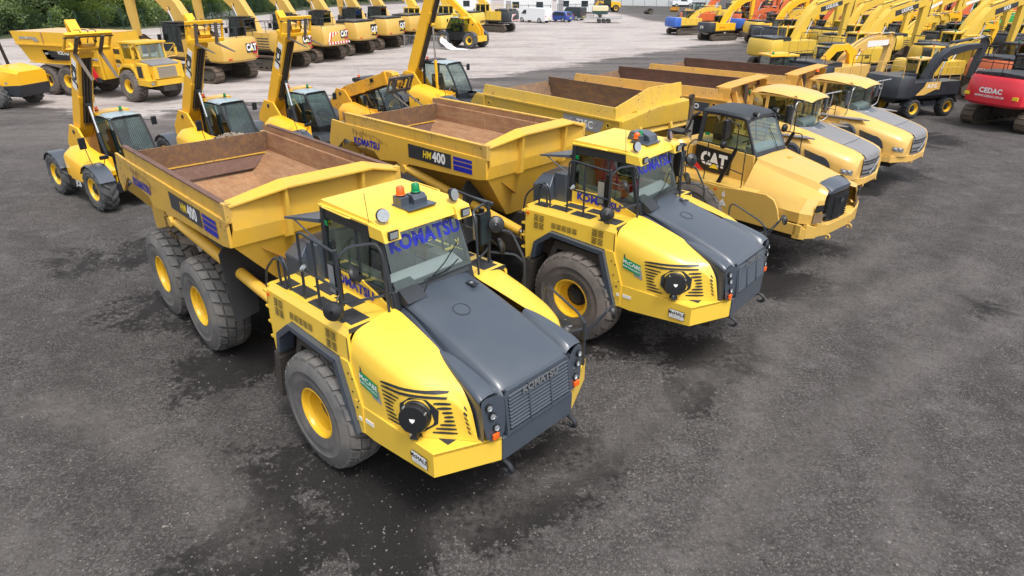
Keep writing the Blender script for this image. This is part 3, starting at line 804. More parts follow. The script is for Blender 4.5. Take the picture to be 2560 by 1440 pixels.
    for i, x in enumerate(xs):
        z = zr[i]; w = hw[i]; e = inner[i]
        dz = [.10, .12, .16, .17, .18, .19, .2, .2, .2][i]
        half = [(0, z + .025), (w * .5, z + .02), (w * .86, z + .006), (w * .97, z - .015), (w + .02, z - .06), (e * .93 + .02, z - dz)]
        row = [(x, -y, zz) for y, zz in half[::-1]] + [(x, y, zz) for y, zz in half[1:]]
        top.append(row)
    b.grid(top, 0)
    for s in (-1, 1):      # flank down to the yellow shoulder and the headlight cheek
        b.grid([[(x, s * (inner[i] * .93 + .02), zr[i] - [.10, .12, .16, .17, .18, .19, .2, .2, .2][i]), (x, s * (inner[i] + .06), zr[i] - .2), (x, s * (inner[i] + .07), min(zr[i] - .25, 2.3))] for i, x in enumerate(xs)], 0)
        ck = [(1.78, .76, 2.31, .79, 2.295), (1.98, .70, 2.30, .85, 2.27), (2.2, .68, 2.24, .89, 2.215), (2.45, .66, 2.175, .925, 2.14), (2.58, .66, 2.125, .94, 2.09), (2.63, .66, 2.07, .935, 2.05)]
        b.grid([[(x, s * .60, z1 - .12), (x, s * a, z1), (x, s * c, z2), (x, s * (c + .006), z2 - .05), (x + .02, s * (c - .03), 1.9), (x + .03, s * (c - .05), 1.44)] for x, a, z1, c, z2 in ck], 0)
        b.grid([[(2.63, s * .94, 2.05), (2.66, s * .92, 1.9), (2.68, s * .90, 1.44)], [(2.66, s * .76, 2.06), (2.66, s * .76, 1.88), (2.70, s * .74, 1.44)], [(2.70, s * .60, 2.0), (2.715, s * .60, 1.88), (2.735, s * .60, 1.44)]], 0)
    B(b, 'bonnet', ['char', 'dk', 'white'], sub=1, angle=38)
    b = MB()
    b.box(1.05, 1.22, .34, .44, 2.594, 2.60, 0); b.box(1.10, 1.14, .37, .41, 2.60, 2.606, 1); b.lathe([(.115, 0), (.12, .004), (.11, .005)], (1.45, -.10, 2.49), (.25, 0, 1), 24, 0)
    b.prism([(.70, 2.46), (1.02, 2.60), (.82, 2.74), (.66, 2.78)], -.62, -.30, 0); b.prism([(.70, 2.60), (.84, 2.63), (.78, 2.72), (.70, 2.74)], -.30, .62, 0)
    B(b, 'bonnet_catch', ['dk', 'lamp'])
    # grille
    b = MB(); gx0, gx1 = 2.715, 2.665
    b.plate([(2.735, -.58, 1.47), (2.735, .58, 1.47), (2.675, .58, 2.02), (2.675, -.58, 2.02)], (-.06, 0, 0), 1)
    for k in range(10):
        z = 1.535 + k * .047; x = 2.745 - (z - 1.47) / .55 * .06
        b.hexa([(x, -.545, z + .008), (x + .034, -.545, z - .010), (x + .034, .545, z - .010), (x, .545, z + .008), (x, -.545, z + .015), (x + .034, -.545, z - .003), (x + .034, .545, z - .003), (x, .545, z + .015)], 3)
    for y in (-.2, .2): b.hexa([(2.74, y - .008, 1.5), (2.785, y - .008, 1.5), (2.785, y + .008, 1.5), (2.74, y + .008, 1.5), (2.68, y - .008, 2.0), (2.715, y - .008, 2.0), (2.715, y + .008, 2.0), (2.68, y + .008, 2.0)], 0)
    fr = [(-.60, 1.45), (.60, 1.45), (.60, 1.94), (.54, 2.03), (-.54, 2.03), (-.60, 1.94)]; fi = [(-.56, 1.49), (.56, 1.49), (.56, 1.93), (.52, 1.99), (-.52, 1.99), (-.56, 1.93)]
    for i in range(6):
        q = [fr[i], fr[(i + 1) % 6], fi[(i + 1) % 6], fi[i]]
        b.plate([(2.765 - (z - 1.45) / .58 * .06, y, z) for y, z in q], (-.07, 0, 0), 0)
    b.text('KOMATSU', .125, (2.742, 0, 1.945), (0, 1, 0), (-.11, 0, 1), 2, bold=.03, xs=1.08)
    g_ = B(b, 'grille', ['char', 'blk', 'ind', 'louv'], bevel=0)
    for s in (-1, 1):
        for (y, z) in ((.83, 1.93), (.79, 1.80), (.74, 1.62)):
            b = MB(); b.lathe([(.045, -.03), (.05, .012), (.038, .016), (.036, .006), (.001, .012)], (2.685 + (1.93 - z) * .07, s * y, z), (1, s * .12, .1), 16, 1)
            for i, f in enumerate(b.f):
                if max((Vector(b.v[k]) - Vector((2.685 + (1.93 - z) * .07, s * y, z))).length for k in f) < .042: b.m[i] = 0
            B(b, 'headlight', ['lamp', 'blk'])
        b = MB(); b.box(2.70, 2.735, s * .76 - .05, s * .76 + .05, 1.47, 1.55); B(b, 'indicator', 'orl', bevel=.01)
    # -- bumper
    for s in (-1, 1):
        b = MB()
        b.plate([(2.36, s * 1.43, 1.09), (2.713, s * .66, 1.09), (2.713, s * .66, 1.43), (2.36, s * 1.43, 1.43)], (-.06, 0, 0), 0)
        b.plate([(2.36, s * 1.43, 1.39), (2.713, s * .66, 1.39), (2.45, s * .60, 1.39), (2.2, s * .9, 1.39), (1.6, s * 1.38, 1.39)], (0, 0, .045), 0)
        b.plate([(2.36, s * 1.42, 1.09), (2.70, s * .66, 1.09), (2.3, s * .60, 1.05), (1.6, s * 1.35, 1.05)], (0, 0, .03), 0)
        b.box(2.15, 2.36, min(s * 1.0, s * 1.2), max(s * 1.0, s * 1.2), 1.436, 1.442, 1); b.lathe([(.045, 0), (.045, .006), (.001, .006)], (2.48, s * .93, 1.436), (0, 0, 1), 16, 1)
        B(b, 'bumper_corner', [yel, 'grip'], bevel=.015)
    b = MB(); b.box(2.55, 2.74, -.66, .66, 1.09, 1.43); B(b, 'bumper', 'char', bevel=.02)
    for s in (-1, 1):
        b = MB(); b.bent([(2.6, s * .62, 1.08), (2.80, s * .62, 1.05), (2.86, s * .62, .98), (2.80, s * .62, .91), (2.72, s * .62, .93)], .028, .05); B(b, 'tow_hook', 'dk')
    # -- cab
    cab = MB()
    z0 = 2.46
    def post(p, q, w=.05, m=0):
        p = Vector(p); q = Vector(q); h = Vector((w, 0, 0)); k = Vector((0, w * .8, 0))
        cab.hexa([p - h - k, p + h - k, p + h + k, p - h + k, q - h - k, q + h - k, q + h + k, q - h + k], m)
    for s in (-1, 1):
        post((.80, s * .70, z0), (.55, s * .655, 3.52), .035)
        post((-.68, s * .72, z0), (-.64, s * .70, 3.56), .045)
        post((.20, s * .73, z0), (.08, s * .70, 3.5), .018)
        cab.box(-.66, .58, min(s * .66, s * .72), max(s * .66, s * .72), 3.40, 3.56)
        cab.box(-.66, .78, min(s * .68, s * .735), max(s * .68, s * .735), 2.68, 2.72)
    cab.box(-.70, -.62, -.70, .70, 2.44, 2.9); cab.box(-.69, -.63, -.70, .70, 3.38, 3.56)
    cab.hexa([(.74, -.70, 2.46), (.86, -.70, 2.46), (.86, .70, 2.46), (.74, .70, 2.46), (.70, -.70, 2.72), (.80, -.70, 2.72), (.80, .70, 2.72), (.70, .70, 2.72)])
    cab.hexa([(.50, -.66, 3.40), (.60, -.66, 3.40), (.60, .66, 3.40), (.50, .66, 3.40), (.48, -.66, 3.55), (.56, -.66, 3.55), (.56, .66, 3.55), (.48, .66, 3.55)])
    cab.box(-.66, .76, -.70, .70, 2.40, 2.46)
    cabo = B(cab, 'cab', 'dk', bevel=.012)
    b = MB()
    for s in (-1, 1): b.plate([(-.70, s * .75, 2.44), (.82, s * .75, 2.44), (.80, s * .75, 2.50), (.22, s * .75, 2.72), (-.68, s * .75, 2.72)], (0, -s * .03, 0), 0)
    b.text('KOMATSU', .19, (-.02, -.758, 2.585), (1, 0, -.06), (0, 0, 1), 1, bold=.05, xs=1.05)
    B(b, 'cab_side_panel', [yel, 'blue'])
    def glass(pts, txt=False):
        b = MB(); b.poly(pts, 0)
        if txt:
            pc = Vector((.705, .07, 3.27))
        return b
    zt = 3.42
    b = glass([(.83, -.67, 2.72), (.83, .67, 2.72), (.60, .63, zt), (.60, -.63, zt)])
    b.text('KOMATSU', .265, (.648, .02, 3.27), (0, 1, 0), (-.31, 0, 1), 1, bold=.04, xs=.94)
    b.text('V', .12, (.71, .52, 3.05), (0, 1, 0), (-.31, 0, 1), 2)
    b.tube([(.84, -.1, 2.72), (.80, .2, 2.86), (.72, .52, 3.06)], .008, 5, 3); b.tube([(.95, -.35, 2.55), (.86, -.15, 2.74), (.845, .2, 2.75), (.80, .45, 2.84)], .009, 5, 3)
    g = B(b, 'windscreen', ['glassb', 'blue', 'yell', 'blk'])
    for s in (-1, 1):
        b = glass([(-.64, s * .725, 2.72), (.16, s * .725, 2.72), (.06, s * .70, 3.40), (-.62, s * .70, 3.40)]); b.poly([(.20, s * .725, 2.72), (.77, s * .71, 2.72), (.60, s * .67, 3.40), (.10, s * .70, 3.40)], 0)
        b.box(-.60, -.53, s * .73 - .002, s * .73 + .002, 3.30, 3.38, 1)
        B(b, 'side_window', ['glass', 'grl'])
    b = glass([(-.66, -.68, 2.9), (-.66, .68, 2.9), (-.65, .66, 3.38), (-.65, -.66, 3.38)]); B(b, 'rear_window', ['glass'])
    b = MB(); b.box(-.62, .5, -.55, .55, 2.46, 2.52, 1); b.prism([(-.35, 2.5), (.1, 2.5), (.12, 2.72), (-.2, 2.74), (-.42, 3.25), (-.55, 3.22)], -.24, .24, 0); b.prism([(.45, 2.5), (.75, 2.5), (.72, 2.75), (.5, 2.82)], -.6, .6, 1); b.tube([(.42, 0, 2.55), (.32, 0, 2.86)], .025, 6, 0)
    b.lathe([(.14, 0), (.155, .012), (.14, .024), (.125, .012), (.14, 0)], (.31, 0, 2.87), (-.5, 0, 1), 18, 0); b.box(.1, .5, .45, .62, 2.6, 2.78, 2)
    b.box(-.6, -.5, -.6, .6, 2.5, 3.2, 2); b.box(-.5, .3, -.62, -.5, 2.5, 2.8, 2)
    B(b, 'cab_interior', ['redl' if label2 else 'seat', 'silver', 'beige'])
    # roof with visor
    b = MB()
    b.prism([(-.74, 3.56), (-.74, 3.60), (-.68, 3.645), (.50, 3.62), (.70, 3.55), (.74, 3.47), (.70, 3.45), (.60, 3.50)], -.70, .70, 0)
    b.box(-.70, .55, -.745, .745, 3.555, 3.59, 0)
    for s in (-1, 1):
        b.hexa([(.50, s * .76 if s < 0 else .48, 3.42), (.80, s * .74 if s < 0 else .48, 3.40), (.80, s * .48 if s < 0 else .74, 3.40), (.50, s * .48 if s < 0 else .76, 3.42),
                (.48, -.76 if s < 0 else .48, 3.59), (.74, -.74 if s < 0 else .48, 3.56), (.74, -.48 if s < 0 else .74, 3.56), (.48, -.48 if s < 0 else .76, 3.59)], 0)
        b.bent([(-.55, s * .755, 3.58), (-.50, s * .80, 3.60), (.05, s * .80, 3.59), (.1, s * .755, 3.57)], .014, .04)
    B(b, 'cab_roof', [yel], bevel=.02)
    for s in (-1, 1):
        b = MB(); b.box(.785, .812, s * .61 - .075, s * .61 + .075, 3.43, 3.54, 1); b.box(.81, .82, s * .61 - .058, s * .61 + .058, 3.445, 3.525, 0)
        B(b, 'roof_lamp', ['lamp', 'blk'])
        b = MB(); b.lathe([(.085, -.01), (.09, .03), (.06, .055), (.001, .06)], (.62, s * .58 - (.03 if s < 0 else 0), 3.70), (-.9, s * -.2, -.25), 18, 1); b.lathe([(.001, -.012), (.083, -.012)], (.62, s * .58 - (.03 if s < 0 else 0), 3.70), (-.9, s * -.2, -.25), 18, 0)
        b.tube([(.62, s * .60, 3.60), (.60, s * .60, 3.69)], .012, 6, 1); B(b, 'work_lamp', ['lamp', 'blk'])
    b = MB(); b.box(.20, .58, -.17, .30, 3.625, 3.65); b.prism([(.22, 3.64), (.46, 3.64), (.46, 3.72), (.40, 3.77), (.28, 3.77), (.22, 3.72)], .02, .24) if not label2 else b.prism([(.0, 3.64), (.5, 3.64), (.46, 3.74), (.3, 3.80), (.05, 3.78)], .05, .34)
    b.box(.22, .40, -.16, -.02, 3.64, 3.77)
    B(b, 'beacon_bracket', 'char', bevel=.01)
    if not label2:
        P.append(beacon(root, (.31, -.09, 3.77), 'orl', .055, .11, .02, mw)); P.append(beacon(root, (.34, .14, 3.77), 'grl', .055, .11, .02, mw))
    else:
        P.append(beacon(root, (.31, -.12, 3.70), 'orl', .055, .10, .02, mw)); P.append(beacon(root, (.30, .02, 3.74), 'grl', .035, .10, .0, mw))
    b = MB(); b.tube([(.46, -.72, 3.58), (.44, -.74, 3.98)], .004, 4); B(b, 'aerial', 'blk')
    # -- right side guard rails and mirrors, dark tank behind the cab
    for s in (-1, 1):
        b = MB(); r = .019
        y = s * 1.30
        b.cyl((-.0 + .55, y, 2.455), (.55, y, 3.42), .026, n=8)
        b.bent([(.55, y, 3.38), (-.25, y, 3.44), (-.33, y, 3.40), (-.35, y, 2.46)], r, .08)
        b.bent([(.02, y, 3.40), (.02, y, 2.46)], r)
        b.bent([(-.35, y, 2.92), (.55, y, 2.88)], r); b.bent([(-1.0, y, 2.46), (-1.0, y, 2.80), (-.88, y, 2.95), (-.74, y, 2.80), (-.74, y, 2.46)], r, .12)
        b.bent([(-.80, y + s * .02, 2.46), (-.80, y + s * .02, 2.86), (-.95, y + s * .05, 2.92), (-1.28, y + s * .06, 2.62), (-1.36, y + s * .06, 2.2), (-1.36, y + s * .06, 1.62), (-1.22, y, 1.58)], r, .12)
        b.bent([(.55, y, 3.30), (.60, s * 1.15, 3.43), (.72, s * .82, 3.42), (.80, s * .80, 3.30), (.84, s * .80, 2.5)], r, .08)
        b.bent([(.55, y, 2.72), (.62, s * 1.18, 2.70), (.82, s * .84, 2.74)], r, .08)
        b.box(.50, .60, y - .05, y + .05, 2.455, 2.47)
        B(b, 'guard_rail', 'railm')
        b = MB(); b.box(.42, .50, y - .06 * s - .02, y - .06 * s + .02, 2.62, 3.30) ; b.box(.28, .42, y - .05 * s - .02, y - .05 * s + .02, 2.75, 3.18, 0); b.poly([(.28, y - .05 * s - .022, 2.77), (.41, y - .05 * s - .022, 2.77), (.41, y - .05 * s - .022, 3.16), (.28, y - .05 * s - .022, 3.16)], 1)
        B(b, 'mirror_bracket', ['blk', 'lamp'])
        P.append(mirror_round(root, (.78, s * 1.22, 3.14), (.75, s * -.55, .35), .12, mw)); P.append(mirror_round(root, (.62, s * 1.46, 2.68), (.6, s * .7, .25), .125, mw))
        b = MB(); b.tube([(.55, y, 3.2), (.76, s * 1.23, 3.14)], .01); b.tube([(.55, y, 2.85), (.60, s * 1.44, 2.70)], .01)
        b.lathe([(.001, 0), (.05, 0), (.055, .03), (.02, .05)], (-.2, s * 1.34, 2.96), (-.4, s * .5, .6), 12, 1); B(b, 'mirror_arm', ['blk', 'lamp'])
    b = MB(); b.bent([(.55, 1.30, 2.98), (.72, 1.60, 2.92), (.95, 1.66, 2.5), (.95, 1.66, 1.85), (.9, 1.45, 1.8)], .02, .1); b.bent([(.55, 1.30, 2.62), (.80, 1.62, 2.55), (.95, 1.66, 2.45)], .018, .06); b.box(.12, .60, 1.30, 1.36, 3.36, 3.40)
    B(b, 'stair_rail', 'railm')
    b = MB(); b.box(.60, .66, 1.02, 1.24, 2.82, 3.30, 0); b.box(.66, .664, 1.035, 1.225, 2.84, 3.28, 1); B(b, 'mirror', ['blk', 'glassk'], bevel=0)
    b = MB(); b.hexa([(-1.42, -.95, 2.15), (-.98, -.95, 2.15), (-.98, -.15, 2.15), (-1.42, -.15, 2.15), (-1.42, -.98, 2.72), (-1.0, -.98, 2.72), (-1.0, -.15, 2.72), (-1.42, -.15, 2.72)])
    b.hexa([(-1.42, -.98, 2.72), (-1.0, -.98, 2.72), (-1.0, -.15, 2.72), (-1.42, -.15, 2.72), (-1.32, -.80, 2.92), (-1.05, -.80, 2.92), (-1.05, -.2, 2.95), (-1.32, -.2, 2.95)])
    b.box(-1.0, -.72, -.85, .8, 2.2, 3.0); b.box(-1.4, -.9, .1, .9, 2.0, 2.6)
    B(b, 'exhaust_housing', 'char', bevel=.015)
    b = MB(); b.hexa([(-1.25, -.98, 3.30), (-.72, -.74, 3.30), (-.72, -.30, 3.30), (-1.0, -.25, 3.30), (-1.25, -.98, 3.33), (-.72, -.74, 3.36), (-.72, -.30, 3.36), (-1.0, -.25, 3.33)])
    b.bent([(-1.15, -.9, 3.31), (-.9, -.82, 3.12), (-.72, -.75, 3.0)], .012); B(b, 'rain_shield', 'char')
    b = MB()
    pts = [(-1.42, -.6, 2.15), (-1.58, -.62, 2.1), (-1.66, -.6, 1.85), (-1.58, -.5, 1.6), (-1.4, -.4, 1.5)]
    b.bent(pts, .07, .12, 10)
    for k in range(4): b.bent([(-1.25, -.9 + .12 * k, 1.75), (-1.55, -.95 + .2 * k, 1.85), (-1.85, -.6 + .15 * k, 1.6), (-2.0, -.3 + .1 * k, 1.35)], .022, .15)
    B(b, 'hose', ['blk'])
    # far-side mirror mast in front
    for s in (1,):
        b = MB(); b.cyl((2.42, s * 1.28, 1.44), (2.42, s * 1.28, 2.12), .03, n=8); b.bent([(2.42, s * 1.28, 2.1), (2.30, s * 1.3, 2.2), (1.72, s * 1.32, 2.42), (1.66, s * 1.32, 2.36), (1.66, s * 1.32, 1.9)], .017, .08)
        b.bent([(2.42, s * 1.24, 2.02), (2.30, s * 1.12, 1.98), (2.30, s * 1.10, 1.5)], .017, .08); b.box(2.38, 2.46, s * 1.24, s * 1.32, 1.85, 2.0)
        b.bent([(2.42, s * 1.28, 1.96), (2.62, s * 1.50, 2.28), (2.60, s * 1.62, 2.30)], .012, .03); b.bent([(2.42, s * 1.28, 1.86), (2.62, s * 1.50, 2.26)], .012, .03)
        B(b, 'mirror_mast', 'railm')
        P.append(mirror_round(root, (2.60, s * 1.64, 2.20), (.75, s * .55, .25), .10, mw))
    for s in (-1, 1): P.append(wheel(root, mw @ T((0, s * 1.30, .89)), .89, .64, .375, 'block', tyre, left=s > 0, spin=.3, dish=.8))
    return P

def kom_body(root, mw, tyre='tyre', worn=0):
    def B(b, name, mats, **k): return b.build(name, mats, root, mw, **k)
    # rear chassis
    b = MB(); b.box(-3.0, 3.0, -.38, .38, .75, 1.15, 0); b.box(-.2, .2, -1.1, 1.1, .75, 1.1, 0); b.box(-2.17, -1.77, -1.1, 1.1, .75, 1.1, 0); b.box(1.6, 3.0, -.30, .30, .95, 1.7, 0)
    b.box(-1.6, -.4, -1.05, 1.05, 1.0, 1.25, 0)
    B(b, 'rear_chassis', 'mud')
    b = MB(); b.hexa([(-1.15, -1.30, 1.80), (-.95, -1.30, 1.80), (-.4, -.3, 1.5), (-.8, -.3, 1.5), (-1.15, -1.30, 1.90), (-.95, -1.30, 1.90), (-.4, -.3, 1.85), (-.8, -.3, 1.85)]); B(b, 'hinge_beam', plain('weathered_beam', (.20, .17, .14), .8) if 'weathered_beam' not in bpy.data.materials else bpy.data.materials['weathered_beam'], bevel=.02)
    for x in (0, -1.97):
        for s in (-1, 1): wheel(root, mw @ T((x, s * 1.23, .91)), .91, .66, .375, 'block', tyre, left=s > 0, spin=x * .7 + .2, dish=.6)
    # dump body shell: outside
    for s in (-1, 1):
        b = MB()
        pl = [(2.30, 3.16), (2.30, 2.74), (2.02, 2.69), (-.20, 2.60), (-.42, 2.46), (-.66, 2.58), (-1.30, 2.50), (-1.50, 2.66), (-2.72, 2.78), (-3.30, 2.36), (-3.46, 2.60), (-3.24, 3.18), (-2.7, 3.16)]
        b.plate([(x, s * 1.54, z) for x, z in pl], (0, -s * .05, 0), 0)
        B(b, 'side_plate', ['komr' if worn else 'komb'], bevel=.008)
        b = MB(); b.box(-2.66, 2.28, min(s * 1.43, s * 1.505), max(s * 1.43, s * 1.505), 3.10, 3.39, 0)
        b.box(-2.68, 2.30, min(s * 1.42, s * 1.515), max(s * 1.42, s * 1.515), 3.385, 3.415, 1)
        b.box(2.20, 2.32, min(s * 1.42, s * 1.535), max(s * 1.42, s * 1.535), 3.12, 3.425, 0)
        B(b, 'top_rail', ['komr', 'rust3' if worn else 'komr'], bevel=.006)
    b = MB()
    # belly: trapezoid trough underside
    for s in (-1, 1):
        b.poly([(2.28, s * 1.49, 2.74), (1.95, s * .62, 1.72), (-2.4, s * .70, 2.05), (-3.0, s * 1.46, 2.62)], 0)
        b.plate([(-3.3, s * 1.48, 2.4), (-2.5, s * 1.48, 2.75), (-2.6, s * 1.1, 2.1), (-3.3, s * 1.1, 1.9)], (0, -s * .05, 0), 0)
    b.poly([(1.95, -.62, 1.72), (1.95, .62, 1.72), (-2.4, .70, 2.05), (-2.4, -.70, 2.05)], 0)
    b.poly([(-2.4, -.70, 2.05), (-2.4, .70, 2.05), (-3.35, .85, 2.35), (-3.35, -.85, 2.35)], 0)
    b.box(-3.1, -2.3, -1.15, -.7, 1.55, 2.3, 0); b.box(-3.1, -2.3, .7, 1.15, 1.55, 2.3, 0)
    # head: flat face, band and flare
    b.poly([(2.28, -1.49, 2.74), (2.28, 1.49, 2.74), (1.95, .62, 1.72), (1.95, -.62, 1.72)], 0)
    b.plate([(2.30, -1.52, 2.74), (2.30, 1.52, 2.74), (2.34, 1.46, 3.0), (2.34, -1.46, 3.0)], (-.05, 0, 0), 0)
    b.plate([(2.34, -1.46, 3.0), (2.34, 1.46, 3.0), (2.30, 1.44, 3.40), (2.30, .85, 3.56), (2.30, -.55, 3.56), (2.30, -1.44, 3.40)], (-.06, 0, 0), 0)
    for y in (-.62, .72): b.hexa([(2.30, y - .07, 2.70), (2.40, y - .05, 2.74), (2.40, y + .05, 2.74), (2.30, y + .07, 2.70), (2.28, y - .03, 3.50), (2.46, y - .02, 3.52), (2.46, y + .02, 3.52), (2.28, y + .03, 3.50)], 0)
    B(b, 'dump_body', ['komb'], bevel=0)
    b = MB()
    for q in ([(-1.46, 3.40), (-.60, 3.56)], [(-.60, 3.56), (.88, 3.57)], [(.88, 3.57), (1.46, 3.40)]):
        (ya, za), (yb, zb) = q
        b.plate([(2.18, ya, za + .0), (2.18, yb, zb), (2.50 if abs(yb) < 1 else 2.34, yb, zb - .05), (2.50 if abs(ya) < 1 else 2.34, ya, za - .05)], (0, 0, .035), 0)
    B(b, 'spill_guard', ['komb'], bevel=.006)
    # inside, rusty
    b = MB()
    for s in (-1, 1):
        y = s * 1.425
        b.grid([[(x, y, 3.385), (x, y, 3.26), (x, s * 1.395, 3.245), (x, s * 1.375, 2.85), (x, s * (.60 if x > -1.2 else .60 + (-1.2 - x) * .22), 2.24 if x > -1.2 else 2.24 + (-1.2 - x) * .14)] for x in (2.24, 1.8, .9, 0, -1, -2, -2.9)], 0, False)
    b.grid([[(x, -w_, z), (x, w_, z)] for x, z, w_ in ((.9, 2.24, .60), (0, 2.24, .60), (-1.2, 2.24, .60), (-2, 2.352, .776), (-2.9, 2.478, .974), (-3.3, 2.53, 1.06))], 0, False)
    # sloping head plate, cut off where it meets the side slopes
    b.grid([[(2.25, -1.425, 3.38), (2.25, -.6, 3.53), (2.25, .86, 3.54), (2.25, 1.425, 3.38)], [(1.95, -1.38, 2.9), (1.95, -.6, 2.9), (1.95, .6, 2.9), (1.95, 1.38, 2.9)], [(.75, -.60, 2.24), (.75, -.3, 2.24), (.75, .3, 2.24), (.75, .60, 2.24)]], 0, False)
    B(b, 'tray_lining', ['rust'])
    # tailgate standing across the rear with its bent lip
    b = MB()
    b.plate([(-2.66, -1.39, 3.27), (-2.66, 1.39, 3.27), (-2.74, 1.36, 2.80), (-2.74, -1.36, 2.80)], (-.04, 0, .0), 0)
    b.plate([(-2.74, -1.36, 2.80), (-2.74, 1.36, 2.80), (-2.62, .98, 2.52), (-2.62, -.98, 2.52)], (-.04, 0, 0), 1)
    b.box(-2.76, -2.71, -1.36, 1.36, 2.79, 2.812, 2)
    B(b, 'tailgate', ['rust2', 'rust3', 'komr'])
    # hoist rams, chain, flaps
    for s in (-1, 1):
        hydro(root, (-.36, s * 1.47, 2.47), (2.9, s * .98, 1.60), .10, .95, 'komb', mw)
        b = MB(); b.tube([(-.2, s * 1.47, 2.52), (2.0, s * 1.1, 1.72)], .02); B(b, 'hydraulic_pipe', 'komb')
        b = MB(); pl = [(2.02, s * 1.46, 2.70), (2.60, s * 1.30, 2.12), (2.58, s * 1.38, 1.98), (2.30, s * 1.40, 1.95), (2.45, s * 1.42, 1.25), (1.82, s * 1.46, 1.15), (1.45, s * 1.50, 2.45), (1.62, s * 1.48, 2.68)]
        pl = [(1.62, s * 1.46, 2.66), (1.98, s * 1.44, 2.66), (2.62, s * .95, 2.18), (2.62, s * .98, 2.05), (2.25, s * 1.12, 2.0), (2.18, s * 1.12, 1.20), (1.62, s * 1.50, 1.10), (1.38, s * 1.52, 2.40)]
        b.plate([(1.5, s * y_, z_) for y_, z_ in ((1.34, 2.54), (1.22, 2.50), (.68, 1.93), (.70, 1.80), (.97, 1.77), (1.0, 1.21), (1.43, 1.14), (1.48, 2.38))], (.025, 0, 0), 0); B(b, 'mud_flap', 'grip')
        b = MB(); b.prism([(-.62, 2.58), (-.2, 2.60), (-.30, 2.40), (-.5, 2.38)], s * 1.42 - .05, s * 1.42 + .05); B(b, 'ram_bracket', 'komb')
    b = MB(); q0 = Vector((-.62, -1.56, 2.52)); q1 = Vector((-.80, -1.50, 2.12)); q2 = Vector((-1.05, -1.32, 1.88))
    pts = [q0.lerp(q1, k / 5) for k in range(5)] + [q1.lerp(q2, k / 6) for k in range(7)]
    for i in range(len(pts) - 1):
        a, c = pts[i], pts[i + 1]; d = (c - a); w = d.orthogonal().normalized() * .025 if i % 2 else Vector((0, 0, 1)).cross(d).normalized() * .025
        b.bent([a - d * .1 + w, c + d * .1 + w, c + d * .1 - w, a - d * .1 - w, a - d * .1 + w], .009, .02, 5)
    B(b, 'chain', 'chain')
    # decals
    b = MB(); y = -1.546; u, v = (1, 0, 0), (0, 0, 1)
    def pan(x0, x1, z0, z1, m, d=0): b.poly([(x0, y - .002 - d, z0), (x1, y - .002 - d, z0), (x1, y - .002 - d, z1), (x0, y - .002 - d, z1)], m)
    pan(-.17, 1.26, 2.775, 3.075, 0)
    b.text('HM', .215, (.33, y, 2.925), u, v, 1, bold=.03, shear=.2, al='LEFT', xs=.85)
    b.text('400', .29, (.66, y, 2.925), u, v, 2, bold=.045, al='LEFT', xs=.92)
    B(b, 'model_sign', ['charb', 'yell', 'white', 'blue']); b = MB()
    pan(1.33, 1.90, 2.775, 2.875, 3); pan(1.33, 1.90, 2.895, 2.975, 3); pan(1.33, 1.90, 2.995, 3.06, 3)
    B(b, 'stripe_decal', ['char', 'yell', 'white', 'blue'])
    b = MB(); b.text('KOMATSU', .215, (-1.78, y, 2.81), u, (0, 0, 1), 3, bold=.05, xs=.98)
    B(b, 'lettering', ['char', 'yell', 'white', 'blue'])
    # scraped dirt arc on the side plate
    rnd = random.Random(5)
    b = MB()
    for k in range(26):
        t = k / 26; x = -2.35 + t * 1.35 + rnd.uniform(-.03, .03); z = 3.06 - max(0, t - .45) * .28 + rnd.uniform(-.03, .03); L = rnd.uniform(.05, .16); w = rnd.uniform(.006, .016)
        dx, dz = (.4, -.9) if t < .55 else (.8, -.5)
        b.poly([(x, y - .004, z), (x + w, y - .004, z + w), (x + w + dx * L, y - .004, z + dz * L * .8), (x + dx * L, y - .004, z + dz * L)], 0)
    B(b, 'scrape_mark', ['rust2'])

def kom_truck(name, label, F, Rr, tyre, worn, l2):
    t = thing(name, label, 'dump truck', F[0], F[1], F[2], group='articulated dump trucks parked in a row')
    kom_front(t, Matrix(), 'kom', tyre, l2)
    kom_body(t, frame(*Rr, root=t), tyre, worn)
    return t
F1 = (-1.64, 8.565, -.757); R1 = (-4.649, 11.679, -.81); F2 = (2.123, 12.194, -.711); R2 = (-1.091, 15.226, -.77)
truck1 = kom_truck('dump_truck', 'nearest bright yellow dump truck, sand-coloured rusty tray, orange and green beacons on its roof', F1, R1, 'tyre', 1, False)
truck2 = kom_truck('dump_truck', 'second bright yellow dump truck from the front, browner tyres, red seat showing through its windscreen', F2, R2, 'tyreb', 0, True)
# ================================================================ ochre hauler (third) and the two rounded-nose haulers
def loft_side(b, L, s, m=0, n=2):
    """rows of (x,y,z) lists mirrored by s"""
    b.grid([[(x, s * y, z) for x, y, z in r] for r in L], m)

